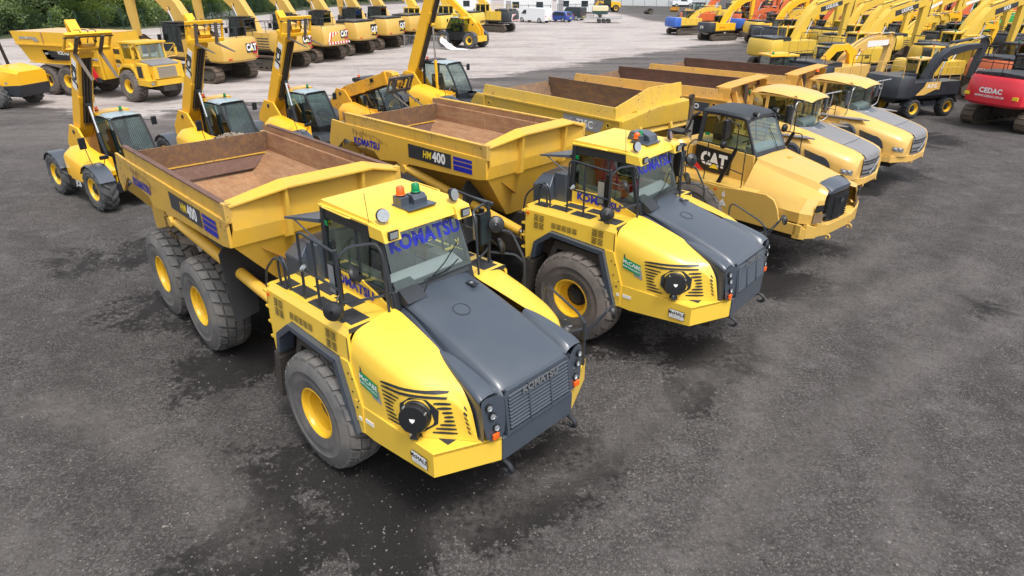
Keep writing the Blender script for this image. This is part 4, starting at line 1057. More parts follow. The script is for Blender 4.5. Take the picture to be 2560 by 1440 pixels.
def cat_front(root, mw):
    def B(b, name, mats, **k): return b.build(name, mats, root, mw, **k)
    b = MB(); b.box(-1.5, 2.4, -.42, .42, .62, 1.2, 0); b.box(-.28, .28, -1.1, 1.1, .65, 1.0, 0); b.box(-1.1, 2.4, -.9, .9, 1.1, 1.7, 0)
    for s in (-1, 1): b.prism([(-1.0, 1.0), (-.6, 1.6), (.4, 1.6), (.72, 1.1), (.6, 1.1), (.3, 1.45), (-.5, 1.45), (-.9, 1.0)], s * 1.2 - .2, s * 1.2 + .2, 0)
    B(b, 'chassis', 'mud')
    for s in (-1, 1):
        # fender with its long panel and bumper ring
        b = MB()
        pl = [(-1.05, 1.30), (-.95, 1.80), (-.62, 1.86), (.63, 1.80), (1.40, 1.86), (1.85, 1.88), (2.06, 1.80), (2.18, 1.62), (2.26, 1.38), (2.80, 1.38), (2.80, 1.12), (.74, 1.10), (.62, 1.30), (.40, 1.58), (-.60, 1.62), (-.90, 1.30)]
        b.plate([(x, s * 1.45, z) for x, z in pl], (0, -s * .05, 0), 0)
        b.box(-.95, 1.55, min(s * .76, s * 1.43), max(s * .76, s * 1.43), 1.80, 1.85, 0)
        B(b, 'fender', ['cat'], bevel=.012)
        b = MB()
        ring = [(2.70, 1.45), (2.86, 1.30), (2.97, 1.0), (3.02, .6)]
        for (xa, ya), (xb, yb) in zip(ring, ring[1:]):
            b.plate([(xa, s * ya, 1.05), (xb, s * yb, 1.02), (xb, s * yb, 1.27), (xa, s * ya, 1.38)], (-.08, 0, 0), 0)
            b.plate([(xa, s * ya, 1.375), (xb, s * yb, 1.265), (xb - .35, s * yb * .6, 1.30), (xa - .3, s * ya * .6, 1.40)], (0, 0, -.03), 0)
        B(b, 'bumper_corner', ['cat'], bevel=.012)
        b = MB(); b.lathe([(.05, -.02), (.07, 0), (.05, .02), (.03, 0), (.05, -.02)], (3.05, s * .55, .98), (0, 1, 0), 12); b.box(2.8, 3.02, s * .55 - .03, s * .55 + .03, 1.0, 1.06); B(b, 'towing_eye', 'cat')
        # bonnet flank
        st = [1.12, 1.5, 1.95, 2.35, 2.66]
        def row(i, x):
            t = i / 4
            zt = 2.34 + (1.99 - 2.34) * t; zc = 2.46 + (2.13 - 2.46) * t; yt = .80 - .16 * t; yc = .72 - .17 * t
            sh = (1.04 + .06 * t, 2.02 - .12 * t)
            bt = 1.55
            return [(x, yc, zc), (x, yc + .03, zc - .05), (x, yt, zt), (x, yt + .04, zt - .02), (x, sh[0], sh[1]), (x, sh[0] + .10, sh[1] - .12), (x, 1.30 + (.06 if t > .6 else 0), 1.62), (x, 1.33, 1.38)]
        b = MB(); loft_side(b, [row(i, x) for i, x in enumerate(st)], s)
        r4 = row(4, 2.66)
        noseA = [(2.84, .50, 2.0), (2.84, .52, 1.97), (2.86, .58, 1.93), (2.86, .62, 1.91), (2.92, .78, 1.86), (2.93, .80, 1.78), (2.93, .86, 1.5), (2.92, .90, 1.30)]
        mid = [(2.73, y * .55 + yy * .45, z * .6 + zz * .4) for (x, y, z), (xx, yy, zz) in zip(r4, noseA)]
        mid = [(2.76 if k < 4 else 2.86, y, z) for k, (x, y, z) in enumerate(mid)]
        loft_side(b, [r4, mid, noseA], s)
        rear = row(0, 1.12); b.poly([(x, s * y, z) for x, y, z in rear] + [(1.12, s * .3, 1.38), (1.12, s * .3, 2.46)], 0)
        B(b, 'bonnet_side', ['cat'], sub=0, angle=28)
        b = MB()
        c = [Vector((2.90, s * 1.12, 1.64)), Vector((2.955, s * .86, 1.64)), Vector((2.95, s * .86, 1.78)), Vector((2.90, s * 1.10, 1.80))]
        c = [p + Vector((-.005, 0, 0)) for p in c]
        b.plate(c, (.02, s * .01, 0), 1)
        for y in (1.05, .94): b.lathe([(.045, 0), (.03, .012), (.001, .014)], (2.935 - (y - .9) * .2, s * y, 1.72), (1, s * .25, 0), 12, 0)
        B(b, 'headlight', ['lamp', 'blk'])
        b = MB(); b.plate([(2.885, s * 1.14, 1.38), (2.96, s * .84, 1.36), (2.955, s * .84, 1.58), (2.885, s * 1.12, 1.60)], (.012, 0, 0), 0); B(b, 'intake_screen', plain('brown_mesh', (.20, .13, .07), .7) if 'brown_mesh' not in bpy.data.materials else bpy.data.materials['brown_mesh'])
    b = MB()
    b.grid([[(x, y, z + .02 * (1 - abs(y) / w)) for y in (-w, -w * .85, -w * .5, 0, w * .5, w * .85, w)] for x, w, z in ((1.08, .72, 2.46), (1.5, .68, 2.37), (1.95, .63, 2.285), (2.35, .59, 2.20), (2.60, .555, 2.14))], 0)
    b.box(1.35, 1.5, .1, .24, 2.39, 2.412, 1)
    B(b, 'bonnet', ['cat', 'catb'])
    b = MB()
    b.grid([[(2.58, -.55, 2.02), (2.58, -.55, 2.10), (2.58, -.45, 2.155), (2.58, 0, 2.175), (2.58, .45, 2.155), (2.58, .55, 2.10), (2.58, .55, 2.02)],
            [(2.80, -.52, 1.98), (2.80, -.50, 2.07), (2.80, -.40, 2.12), (2.80, 0, 2.14), (2.80, .40, 2.12), (2.80, .50, 2.07), (2.80, .52, 1.98)],
            [(2.88, -.50, 1.94), (2.90, -.47, 2.0), (2.92, -.38, 2.05), (2.95, 0, 2.07), (2.92, .38, 2.05), (2.90, .47, 2.0), (2.88, .50, 1.94)],
            [(2.86, -.48, 1.90), (2.88, -.46, 1.92), (2.92, -.36, 1.94), (2.95, 0, 1.95), (2.92, .36, 1.94), (2.88, .46, 1.92), (2.86, .48, 1.90)]], 0)
    B(b, 'nose_cap', 'char', angle=30)
    b = MB(); b.prism([(-.50, 0), (.50, 0), (.48, .62), (-.48, .62)], 0, .01, 0)
    b = MB(); b.grid([[(2.88, -.50, z), (2.93, -.35, z), (2.96, 0, z), (2.93, .35, z), (2.88, .50, z)] for z in (1.92, 1.7, 1.5, 1.28)], 0)
    b.box(2.955, 2.975, -.07, .07, 1.66, 1.80, 1)
    for k in range(10): b.box(2.90, 2.966 - 0, -.34, .34, 1.33 + k * .055, 1.345 + k * .055, 0)
    b.text('CAT', .07, (2.98, 0, 1.73), (0, 1, 0), (0, 0, 1), 2, bold=.03)
    B(b, 'grille', ['blk', 'dk', 'ind'])
    b = MB(); b.plate([(3.02, -.6, 1.02), (3.02, .6, 1.02), (3.02, .6, 1.27), (3.02, -.6, 1.27)], (-.08, 0, 0)); b.box(2.7, 2.96, -.6, .6, 1.25, 1.28); B(b, 'bumper', 'cat', bevel=.012)
    # cab
    b = MB()
    b.box(-.66, 1.05, -.72, .72, 1.80, 1.86, 0)
    b.hexa([(-.62, -.78, 1.84), (1.10, -.78, 1.84), (1.10, .78, 1.84), (-.62, .78, 1.84), (-.56, -.77, 2.60), (1.04, -.77, 2.50), (1.04, .77, 2.50), (-.56, .77, 2.60)], 1)
    def post(p, q, w):
        p = Vector(p); q = Vector(q); h = Vector((w, 0, 0)); k = Vector((0, w * .8, 0))
        b.hexa([p - h - k, p + h - k, p + h + k, p - h + k, q - h - k, q + h - k, q + h + k, q - h + k], 0)
    for s in (-1, 1):
        post((1.02, s * .70, 2.48), (.62, s * .63, 3.28), .035); post((-.54, s * .73, 2.58), (-.50, s * .66, 3.32), .05)
        post((.2, s * .74, 2.52), (.1, s * .66, 3.3), .02)
        b.hexa([(-.56, s * .70 - .03, 2.56), (1.04, s * .70 - .03, 2.46), (1.04, s * .70 + .03, 2.46), (-.56, s * .70 + .03, 2.56), (-.56, s * .70 - .03, 2.62), (1.02, s * .70 - .03, 2.52), (1.02, s * .70 + .03, 2.52), (-.56, s * .70 + .03, 2.62)], 0)
    b.hexa([(1.0, -.70, 2.44), (1.08, -.70, 2.44), (1.08, .70, 2.44), (1.0, .70, 2.44), (.95, -.68, 2.56), (1.03, -.68, 2.56), (1.03, .68, 2.56), (.95, .68, 2.56)], 0)
    b.grid([[(x, -w, z - .10), (x, -w - .01, z - .03), (x, -w + .06, z + .02), (x, 0, z + .05), (x, w - .06, z + .02), (x, w + .01, z - .03), (x, w, z - .10)] for x, w, z in ((-.62, .62, 3.30), (-.56, .68, 3.38), (0, .69, 3.39), (.5, .67, 3.36), (.68, .62, 3.30), (.70, .6, 3.22))], 0)
    b.tube([(-.60, -.74, 3.30), (-.80, -.76, 3.18), (-.88, -.78, 2.9), (-.96, -.8, 2.78)], .035, 8, 0); b.box(-1.35, -.9, -1.05, -.62, 2.74, 2.80, 0)
    B(b, 'cab', ['dk', 'cat'], bevel=.01, angle=30)
    b = MB(); b.poly([(1.03, -.66, 2.54), (1.03, .66, 2.54), (.66, .60, 3.24), (.66, -.60, 3.24)]); b.tube([(1.06, .3, 2.5), (.95, .25, 2.75), (.8, .2, 3.0)], .008, 5, 1); B(b, 'windscreen', ['glass', 'blk'])
    for s in (-1, 1):
        b = MB(); b.poly([(-.52, s * .735, 2.62), (.98, s * .735, 2.54), (.62, s * .665, 3.27), (-.48, s * .675, 3.28)]); b.box(-.40, -.26, s * .735 - .005, s * .735 + .005, 2.78, 2.84, 1); B(b, 'side_window', ['glass', 'grl'])
    b = MB(); b.prism([(-.4, 1.9), (.15, 1.9), (.15, 2.4), (-.15, 2.45), (-.35, 3.0), (-.5, 2.98)], -.25, .25, 0); b.prism([(.6, 1.9), (1.0, 1.9), (.98, 2.62), (.7, 2.66)], -.6, .6, 1); b.tube([(.5, 0, 2.3), (.4, 0, 2.62)], .03); b.lathe([(.14, 0), (.155, .012), (.14, .024)], (.39, 0, 2.63), (-.5, 0, 1), 18, 0)
    B(b, 'cab_interior', ['seat', 'silver'])
    b = MB(); y = -.795
    b.poly([(-.57, y, 2.52), (.50, y, 2.44), (.46, y, 1.90), (.02, y, 1.88), (-.57, y, 1.92)], 0)
    b.poly([(-.60, y - .003, 2.05), (-.42, y - .003, 1.90), (-.57, y - .003, 1.885)], 1); b.poly([(-.57, y - .002, 2.12), (-.28, y - .002, 1.90), (-.57, y - .002, 1.90)], 1)
    b.text('CAT', .42, (-.02, y - .002, 2.20), (1, 0, -.03), (0, 0, 1), 2, bold=.055, xs=.86)
    b.poly([(-.14, y - .010, 1.99), (.02, y - .010, 2.15), (.18, y - .010, 1.99)], 0); b.poly([(-.12, y - .012, 2.0), (.02, y - .012, 2.13), (.16, y - .012, 2.0)], 3)
    B(b, 'door_sign', ['blk', 'redl', 'white', 'yell', 'char', 'orl']); b = MB()
    b.text('6', .19, (.79, -1.457, 1.64), (1, 0, 0), (0, 0, 1), 2, bold=.04); b.poly([(.66, -1.457, 1.36), (.90, -1.457, 1.36), (.78, -1.457, 1.53)], 2); b.text('40', .06, (.78, -1.462, 1.41), (1, 0, 0), (0, 0, 1), 4)
    B(b, 'number_sign', ['blk', 'redl', 'white', 'yell', 'char', 'orl']); b = MB()
    b.box(.50, .58, -1.458, -1.452, 1.70, 1.74, 5)
    B(b, 'side_marker', ['blk', 'redl', 'white', 'yell', 'char', 'orl'])
    for s in (-1, 1):
        b = MB(); r = .014; y = s * 1.33
        b.bent([(-.45, y, 1.84), (-.45, y, 2.58), (-.30, y, 2.76), (1.12, y, 2.74), (1.14, y, 1.86)], r, .06); b.bent([(-.45, y, 2.32), (.6, y, 2.26), (1.12, y, 2.18)], r); b.bent([(.12, y, 2.76), (.10, y, 1.84)], r)
        b.hexa([(.47, y - .03, 1.84), (.57, y - .03, 1.84), (.57, y + .03, 1.84), (.47, y + .03, 1.84), (.84, y - .03, 2.74), (.92, y - .03, 2.74), (.92, y + .03, 2.74), (.84, y + .03, 2.74)])
        b.bent([(.88, y, 2.7), (.86, y, 3.25), (.84, y, 3.30), (.70, y + s * .06, 3.34), (.66, y + s * .08, 3.4), (.62, y + s * .1, 3.4)], .014, .05)
        B(b, 'guard_rail', 'blk')
        b = MB(); b.box(.55, .66, y + s * .1 - .10, y + s * .1 + .10, 2.95, 3.38); b.lathe([(.001, -.06), (.10, -.05), (.11, 0), (.08, .05), (.001, .06)], (.58, y + s * .08, 2.80), (1, 0, 0), 14); B(b, 'mirror', 'blk', bevel=.02)
        b = MB(); b.lathe([(.05, -.10), (.06, 0), (.055, .03), (.001, .03)], (.78, s * .45, 3.40), (1, 0, -.1), 14, 1); b.lathe([(.05, .031), (.001, .034)], (.78, s * .45, 3.40), (1, 0, -.1), 14, 0); b.tube([(.68, s * .45, 3.3), (.75, s * .45, 3.38)], .01, 5, 1); B(b, 'work_lamp', ['lamp', 'blk'])
    b = MB(); b.lathe([(.001, 1.70), (.34, 1.70), (.36, 2.52), (.30, 2.60), (.001, 2.62)], (-1.15, -.80, 0), (0, 0, 1), 20, 0); b.box(-1.42, -.72, -.75, .8, 1.6, 2.45, 0); b.box(-1.5, -1.32, -1.0, -.66, 1.9, 2.4, 1); b.box(-1.1, -.86, -1.18, -1.12, 1.95, 2.45, 1)
    B(b, 'engine_housing', ['cat', 'trackf'], bevel=.01)
    b = MB(); b.cyl((-1.05, -.50, 2.45), (-1.05, -.50, 3.0), .09, n=16, m=1); b.cyl((-1.05, -.50, 3.0), (-1.05, -.50, 3.42), .07, n=16, m=0); b.lathe([(.07, 0), (.07, .12), (.085, .25), (.08, .25), (.06, .1)], (-1.05, -.5, 3.40), (.1, -.35, 1), 16, 0); B(b, 'exhaust_stack', ['track', 'steel'])
    for s in (-1, 1): wheel(root, mw @ T((0, s * 1.25, .90)), .90, .64, .37, 'block', 'tyreb', left=s > 0, dish=.7)

def tray_hauler_body(root, mw, pm, headboard, sign, tail=True, rustm='rust3'):
    """body of the ochre and the rounded haulers; x from the middle axle"""
    def B(b, name, mats, **k): return b.build(name, mats, root, mw, **k)
    b = MB(); b.box(-3.0, 3.0, -.38, .38, .75, 1.15); b.box(-.2, .2, -1.1, 1.1, .75, 1.1); b.box(-2.17, -1.77, -1.1, 1.1, .75, 1.1); B(b, 'rear_chassis', 'mud')
    for x in (0, -1.97):
        for s in (-1, 1): wheel(root, mw @ T((x, s * 1.2, .90)), .90, .64, .37, 'block', 'tyreb', left=s > 0, spin=x, dish=.6)
    xf = 2.70
    for s in (-1, 1):
        b = MB()
        b.plate([(x, s * 1.50, z) for x, z in [(2.95, 3.03), (2.95, 2.60), (2.4, 2.50), (-.4, 2.45), (-1.5, 2.40), (-2.8, 2.62), (-3.30, 2.70), (-3.02, 3.02)]], (0, -s * .06, 0), 0)
        for x in (-2.4, 2.55): b.lathe([(.075, 0), (.08, .02), (.045, .02), (.04, 0)], (x, s * 1.50, 2.86 if x > 0 else 2.80), (0, s, 0), 14, 0); b.cyl((x, s * 1.50, 2.86 if x > 0 else 2.80), (x, s * 1.507, 2.86 if x > 0 else 2.80), .045, n=12, m=1)
        b.box(-3.02, 2.95, min(s * 1.44, s * 1.53), max(s * 1.44, s * 1.53), 2.99, 3.04, 0)
        b.prism([(-3.3, 2.7), (-3.05, 3.0), (-2.6, 3.0), (-2.6, 2.55)], s * 1.50, s * 1.56, 0)
        B(b, 'side_plate', [pm, 'dk'], bevel=.006)
        b = MB(); b.plate([(-2.72, s * 1.40, 3.32), (2.72, s * 1.40, 3.32), (2.76, s * 1.47, 3.02), (-2.78, s * 1.47, 3.02)], (0, -s * .05, 0), 0)
        B(b, 'top_rail', [pm if s < 0 else rustm], bevel=.006)
        b = MB(); b.poly([(2.7, s * 1.46, 2.6), (2.2, s * .62, 1.72), (-2.4, s * .70, 2.0), (-3.0, s * 1.46, 2.55)], 0); b.add([], [])
        B(b, 'belly_plate', [pm])
        b = MB(); b.grid([[(x, s * 1.35, 3.31), (x, s * 1.42, 3.0), (x, s * 1.40, 2.5), (x, s * .70, 2.0)] for x in (2.66, 1, -1, -2.7)], 0, False)
        if headboard:
            for x in (-2.2, -1.0, .4, 1.8): b.lathe([(.09, 0), (.09, .012), (.07, .012)], (x, s * 1.405, 2.78), (0, -s, 0), 14, 0)
        B(b, 'side_lining', [rustm if not headboard else 'rust2'])
        hydro(root, (-.2, s * 1.38, 2.38), (2.4, s * .9, 1.4), .085, .7, pm, mw)
        b = MB(); b.plate([(1.2, s * 1.5, 2.4), (2.3, s * 1.4, 2.4), (2.3, s * 1.2, 1.4), (1.5, s * 1.45, 1.2)], (0, s * .02, 0)); B(b, 'mud_flap', 'blk')
    b = MB()
    b.poly([(2.2, -.62, 1.72), (2.2, .62, 1.72), (-2.4, .70, 2.0), (-2.4, -.70, 2.0)], 0); b.poly([(2.95, -1.48, 2.6), (2.95, 1.48, 2.6), (2.2, .62, 1.72), (2.2, -.62, 1.72)], 0)
    b.plate([(2.98, -1.48, 2.58), (2.98, 1.48, 2.58), (2.70, 1.48, 3.05), (2.70, -1.48, 3.05)], (-.05, 0, 0), 0)
    for y in (-.7, .6): b.hexa([(2.96, y - .06, 2.55), (3.06, y - .05, 2.6), (3.06, y + .05, 2.6), (2.96, y + .06, 2.55), (2.72, y - .05, 3.15), (2.86, y - .04, 3.2), (2.86, y + .04, 3.2), (2.72, y + .05, 3.15)], 0)
    B(b, 'dump_body', [pm])
    b = MB(); b.grid([[(x, -.70, 2.0), (x, .70, 2.0)] for x in (2.6, 0, -2.8)], 0, False); b.poly([(2.68, -1.38, 3.2), (2.68, 1.38, 3.2), (2.5, .7, 2.0), (2.5, -.7, 2.0)], 0); B(b, 'tray_floor', [rustm])
    b = MB()
    if headboard:
        pts = [(2.70, -1.42, 3.02), (2.45, .25, 3.28), (2.45, 1.55, 3.28), (2.45, 1.66, 3.72), (2.45, .15, 3.70), (2.70, -1.42, 3.32)]
        b.plate([(2.72, -1.44, 3.02), (2.72, 1.44, 3.02), (2.60, 1.44, 3.70), (2.60, .05, 3.68), (2.70, -1.42, 3.32)], (-.05, 0, 0), 0)
        b.plate([(2.70, -1.46, 3.03), (2.70, 1.46, 3.03), (2.68, 1.46, 3.22), (2.98, 1.40, 3.26), (3.10, .1, 3.26), (3.0, -1.42, 3.0)][0:1] + [(2.66, .15, 3.22), (2.66, 1.46, 3.26), (3.02, 1.40, 3.24), (3.05, -.05, 3.22), (2.98, -1.46, 2.98)], (0, 0, .03), 0)
        b.plate([(3.02, 1.40, 3.24), (3.05, -.05, 3.22), (2.98, -1.46, 2.98), (2.98, -1.46, 2.75), (3.0, 1.44, 2.72)], (-.04, 0, 0), 0)
        B(b, 'headboard', [pm], bevel=.006)
    else:
        b.grid([[(2.66, -1.40, 3.02), (2.62, -1.40, 3.22), (2.50, -1.38, 3.36)], [(2.70, -1.1, 3.02), (2.66, -1.1, 3.30), (2.62, -1.1, 3.42)], [(2.72, 0, 3.02), (2.70, 0, 3.34), (2.70, 0, 3.47)], [(2.70, 1.1, 3.02), (2.66, 1.1, 3.30), (2.62, 1.1, 3.42)], [(2.66, 1.40, 3.02), (2.62, 1.40, 3.22), (2.50, 1.38, 3.36)]], 0, False)
        b.plate([(2.5, -1.40, 3.36), (2.62, -.9, 3.44), (2.66, 0, 3.47), (2.66, 1.30, 3.47), (3.02, 1.36, 3.44), (3.02, -.2, 3.42), (2.9, -1.3, 3.34)], (0, 0, .03), 0)
        for s in (-1, 1): b.plate([(2.60, s * 1.44, 3.0), (2.9, s * 1.46, 2.62), (2.98, s * 1.40, 3.36), (2.6, s * 1.42, 3.36)], (0, -s * .04, 0), 0)
        B(b, 'headboard', [pm], bevel=.006)
    if tail:
        b = MB(); b.plate([(-2.75, -1.36, 3.10), (-2.75, 1.36, 3.16), (-2.45, 1.36, 2.5), (-2.45, -1.36, 2.5)], (-.04, 0, 0), 0); b.plate([(-2.45, -1.36, 2.5), (-2.45, 1.36, 2.5), (-2.3, 1.0, 2.2), (-2.3, -1.0, 2.2)], (-.04, 0, 0), 0); B(b, 'tailgate', ['rust2'])
    b = MB(); y = -1.506
    if sign == 'old':
        b.poly([(.90, y, 2.95), (2.42, y, 2.95), (2.25, y, 2.62), (.92, y, 2.62)], 0)
        rnd = random.Random(3)
        for k in range(90):
            x = rnd.uniform(.92, 2.1); z = rnd.uniform(2.64, 2.88); L = rnd.uniform(.03, .12)
            b.poly([(x, y - .003, z), (x + .012, y - .003, z), (x + .012 + L, y - .003, z + L * .5), (x + L, y - .003, z + L * .5)], 3 if k % 3 else 4)
        b.text('735C', .27, (1.72, y - .006, 2.78), (1, 0, 0), (0, 0, 1), 3, bold=.04); b.poly([(.90, y - .004, 2.74), (1.0, y - .004, 2.68), (.90, y - .004, 2.62)], 5)
    else:
        b.poly([(1.0, y, 2.90), (2.42, y, 2.90), (2.35, y, 2.64), (1.0, y, 2.64)], 1)
        b.text('VOLVO', .20, (1.7, y - .004, 2.77), (1, 0, 0), (0, 0, 1), 3, bold=.04, xs=1.1)
    B(b, 'lettering', ['silver', 'char', 'char', 'white', 'char', 'redl'])

def volvo_front(root, mw):
    def B(b, name, mats, **k): return b.build(name, mats, root, mw, **k)
    b = MB(); b.box(-1.5, 2.4, -.42, .42, .62, 1.2); b.box(-1.1, 2.4, -.9, .9, 1.0, 1.7); b.box(-.25, .25, -1.1, 1.1, .65, 1.0); B(b, 'chassis', 'mud')
    rowsx = [(.30, .75, 2.42, 1.30, 2.16), (.75, .74, 2.36, 1.30, 2.12), (1.2, .72, 2.28, 1.30, 2.04), (1.7, .70, 2.16, 1.28, 1.92), (2.2, .66, 2.03, 1.24, 1.80), (2.6, .62, 1.92, 1.18, 1.70), (2.82, .60, 1.84, 1.08, 1.62), (2.93, .58, 1.74, .95, 1.5)]
    for s in (-1, 1):
        b = MB()
        L = []
        for x, yi, zi, yo, zo in rowsx:
            L.append([(x, yi, zi), (x, yi + .15, zi - .03), (x, (yi + yo) / 2 + .05, (zi + zo) / 2 + .05), (x, yo - .05, zo + .04), (x, yo, zo - .02), (x, yo + .02, zo - .22), (x, yo + .02, 1.16)])
        loft_side(b, L, s)
        b.poly([(x, s * y, z) for x, y, z in L[0]] + [(.30, s * .5, 1.16), (.30, s * .5, 2.42)], 0)
        b.poly([(x, s * y, z) for x, y, z in L[-1]] + [(2.93, s * .5, 1.16), (2.93, s * .5, 1.74)], 0)
        B(b, 'bonnet_side', ['volvo'], angle=50)
        # arch fender and deck
        b = MB(); arc = [(-1.05, 1.2), (-.95, 1.72), (-.55, 1.98), (.4, 2.0), (.75, 1.9), (.95, 1.5), (1.0, 1.2), (.86, 1.2), (.80, 1.5), (.62, 1.78), (.35, 1.86), (-.5, 1.84), (-.82, 1.6), (-.9, 1.2)]
        b.plate([(x, s * 1.38, z) for x, z in arc], (0, -s * .12, 0)); b.box(-1.0, .7, min(s * .8, s * 1.36), max(s * .8, s * 1.36), 1.93, 1.99)
        B(b, 'fender', ['volvo'], bevel=.01)
        b = MB(); b.prism([(-.2, -1.36), (1.2, -1.36), (1.72, -1.22), (1.2, -.98), (-.2, -.98)] if s < 0 else [(-.2, .98), (1.2, .98), (1.72, 1.22), (1.2, 1.36), (-.2, 1.36)], 2.14, 2.18, ax='z'); B(b, 'deck', 'grey', bevel=.01)
        # side openings: round filter and fan screen
        b = MB(); y = s * 1.325
        b.lathe([(.30, .0), (.31, .02), (.25, .045), (.22, .02), (.12, .03), (.001, .05)], (1.12, y, 1.68), (0, s, 0), 28, 0); B(b, 'air_filter', ['char'])
        b = MB()
        y = s * 1.318
        fan = [(1.50, 1.86), (2.05, 1.72), (2.28, 1.56), (2.34, 1.40), (2.34, 1.22), (1.60, 1.42)]
        b.poly([(x, y, z) for x, z in fan], 0)
        b.lathe([(.34, 0), (.34, .004), (.001, .008)], (1.98, y, 1.40), (0, s, 0), 24, 1); b.plate([(1.55, s * 1.326, 1.60), (2.34, s * 1.326, 1.36), (2.34, s * 1.326, 1.30), (1.56, s * 1.326, 1.54)], (0, s * .006, 0), 2)
        B(b, 'side_screen', ['trackf', 'char', 'volvo'])
        b = MB(); b.plate([(2.60, s * 1.20, 1.33), (2.86, s * 1.07, 1.30), (2.87, s * 1.07, 1.43), (2.58, s * 1.215, 1.47)], (.012, s * .012, 0), 1)
        for x, yy in ((2.67, 1.20), (2.79, 1.13)): b.lathe([(.05, 0), (.03, .015), (.001, .018)], (x, s * yy, 1.39), (.5, s, 0), 12, 0)
        B(b, 'headlight', ['lamp', 'steel'])
        b = MB(); ring = [(1.0, 1.40), (2.0, 1.40), (2.62, 1.28), (2.95, .85), (3.06, .45)]
        for (xa, ya), (xb, yb) in zip(ring, ring[1:]):
            b.plate([(xa, s * ya, .95), (xb, s * yb, .97), (xb, s * yb, 1.14), (xa, s * ya, 1.17)], (-.06, -s * .03, 0)); b.plate([(xa, s * ya, 1.165), (xb, s * yb, 1.135), (xb - .3, s * yb * .7, 1.15), (xa - .2, s * (ya - .3), 1.17)], (0, 0, -.03))
        B(b, 'bumper_corner', ['volvo'], bevel=.01)
        b = MB(); b.lathe([(.04, -.02), (.06, 0), (.04, .02), (.025, 0), (.04, -.02)], (3.0, s * .5, .93), (0, 1, 0), 12); B(b, 'towing_eye', 'volvo')
        # mirrors, hoops
        b = MB(); r = .016
        b.bent([(.9, s * .76, 3.05), (1.02, s * 1.2, 3.12), (1.02, s * 1.30, 3.05), (.98, s * 1.30, 2.35), (.9, s * 1.15, 2.25), (.7, s * .8, 2.3)], r, .06); b.bent([(1.0, s * .72, 3.12), (1.25, s * 1.3, 3.18)], .018); B(b, 'mirror_hoop', 'steel')
        b = MB(); b.box(.85, .92, s * 1.25 - .09, s * 1.25 + .09, 2.55, 3.0); B(b, 'mirror', 'char', bevel=.02)
        b = MB(); b.bent([(-.3, s * 1.3, 2.0), (-.3, s * 1.3, 2.75), (.6, s * 1.3, 2.7), (.6, s * 1.3, 2.2)], .014, .06); b.bent([(-.3, s * 1.3, 2.4), (.6, s * 1.3, 2.38)], .012); b.bent([(.15, s * 1.3, 2.72), (.15, s * 1.3, 2.2)], .012); B(b, 'guard_rail', 'dk')
    # centre bonnet grey
    b = MB()
    b.grid([[(x, y, z + .03 * (1 - (y / w) ** 2)) for y in (-w, -w * .6, 0, w * .6, w)] for x, w, z in ((.95, .72, 2.32), (1.4, .71, 2.235), (1.9, .69, 2.115), (2.3, .655, 2.01), (2.6, .625, 1.925), (2.8, .605, 1.86), (2.92, .58, 1.79), (2.985, .54, 1.70))], 0)
    b.lathe([(.001, 0), (.34, 0), (.36, -.02)], (1.12, 0, 2.325), (.22, 0, 1), 24, 1)
    b.tube([(2.32, -.63, 2.015), (2.36, -.3, 2.03), (2.38, 0, 2.035), (2.36, .3, 2.03), (2.32, .63, 2.015)], .006, 4, 1)
    B(b, 'bonnet', ['grey', 'char'])
    b = MB(); b.grid([[(x, -.60, z), (x + .06, -.4, z), (x + .09, 0, z), (x + .06, .4, z), (x, .60, z)] for x, z in ((2.90, 1.76), (2.95, 1.65), (2.97, 1.3), (2.95, 1.16))], 0)
    for z in (1.24, 1.34, 1.52, 1.60): b.grid([[(2.975, -.60, zz), (3.035, -.4, zz), (3.065, 0, zz), (3.035, .4, zz), (2.975, .60, zz)] for zz in (z, z + .04)], 1, False)
    b.tube([(3.07, -.28, 1.25), (3.085, 0, 1.42), (3.07, .28, 1.60)], .014, 5, 2)
    B(b, 'grille', ['grey', 'dk', 'silver'])
    b = MB(); b.plate([(3.06, -.45, .97), (3.06, .45, .97), (3.06, .45, 1.14), (3.06, -.45, 1.14)], (-.08, 0, 0)); b.box(2.7, 3.02, -.45, .45, 1.12, 1.15); B(b, 'bumper', 'volvo', bevel=.01)
    # cab with wraparound glass and domed roof
    b = MB(); ysec = lambda w: [-w, -w * .93, -w * .5, 0, w * .5, w * .93, w]
    b.grid([[(x, y, z - (abs(y) / w) ** 4 * dz) for y in ysec(w)] for x, w, z, dz in ((-.72, .66, 3.18, .02), (-.70, .72, 3.25, .10), (-.3, .78, 3.34, .12), (.3, .80, 3.33, .13), (.85, .76, 3.26, .13), (1.08, .70, 3.20, .11), (1.17, .64, 3.15, .10), (1.20, .60, 3.10, .05))], 0)
    b.grid([[(x, y, z) for y in ysec(w)] for x, w, z in ((-.70, .66, 3.14), (.3, .74, 3.18), (1.18, .58, 3.07))], 0)
    B(b, 'cab_roof', ['volvo'], angle=50)
    b = MB()
    b.hexa([(-.66, -.74, 1.95), (.75, -.76, 1.95), (.75, .76, 1.95), (-.66, .74, 1.95), (-.66, -.76, 2.36), (.80, -.76, 2.30), (.80, .76, 2.30), (-.66, .76, 2.36)], 1)
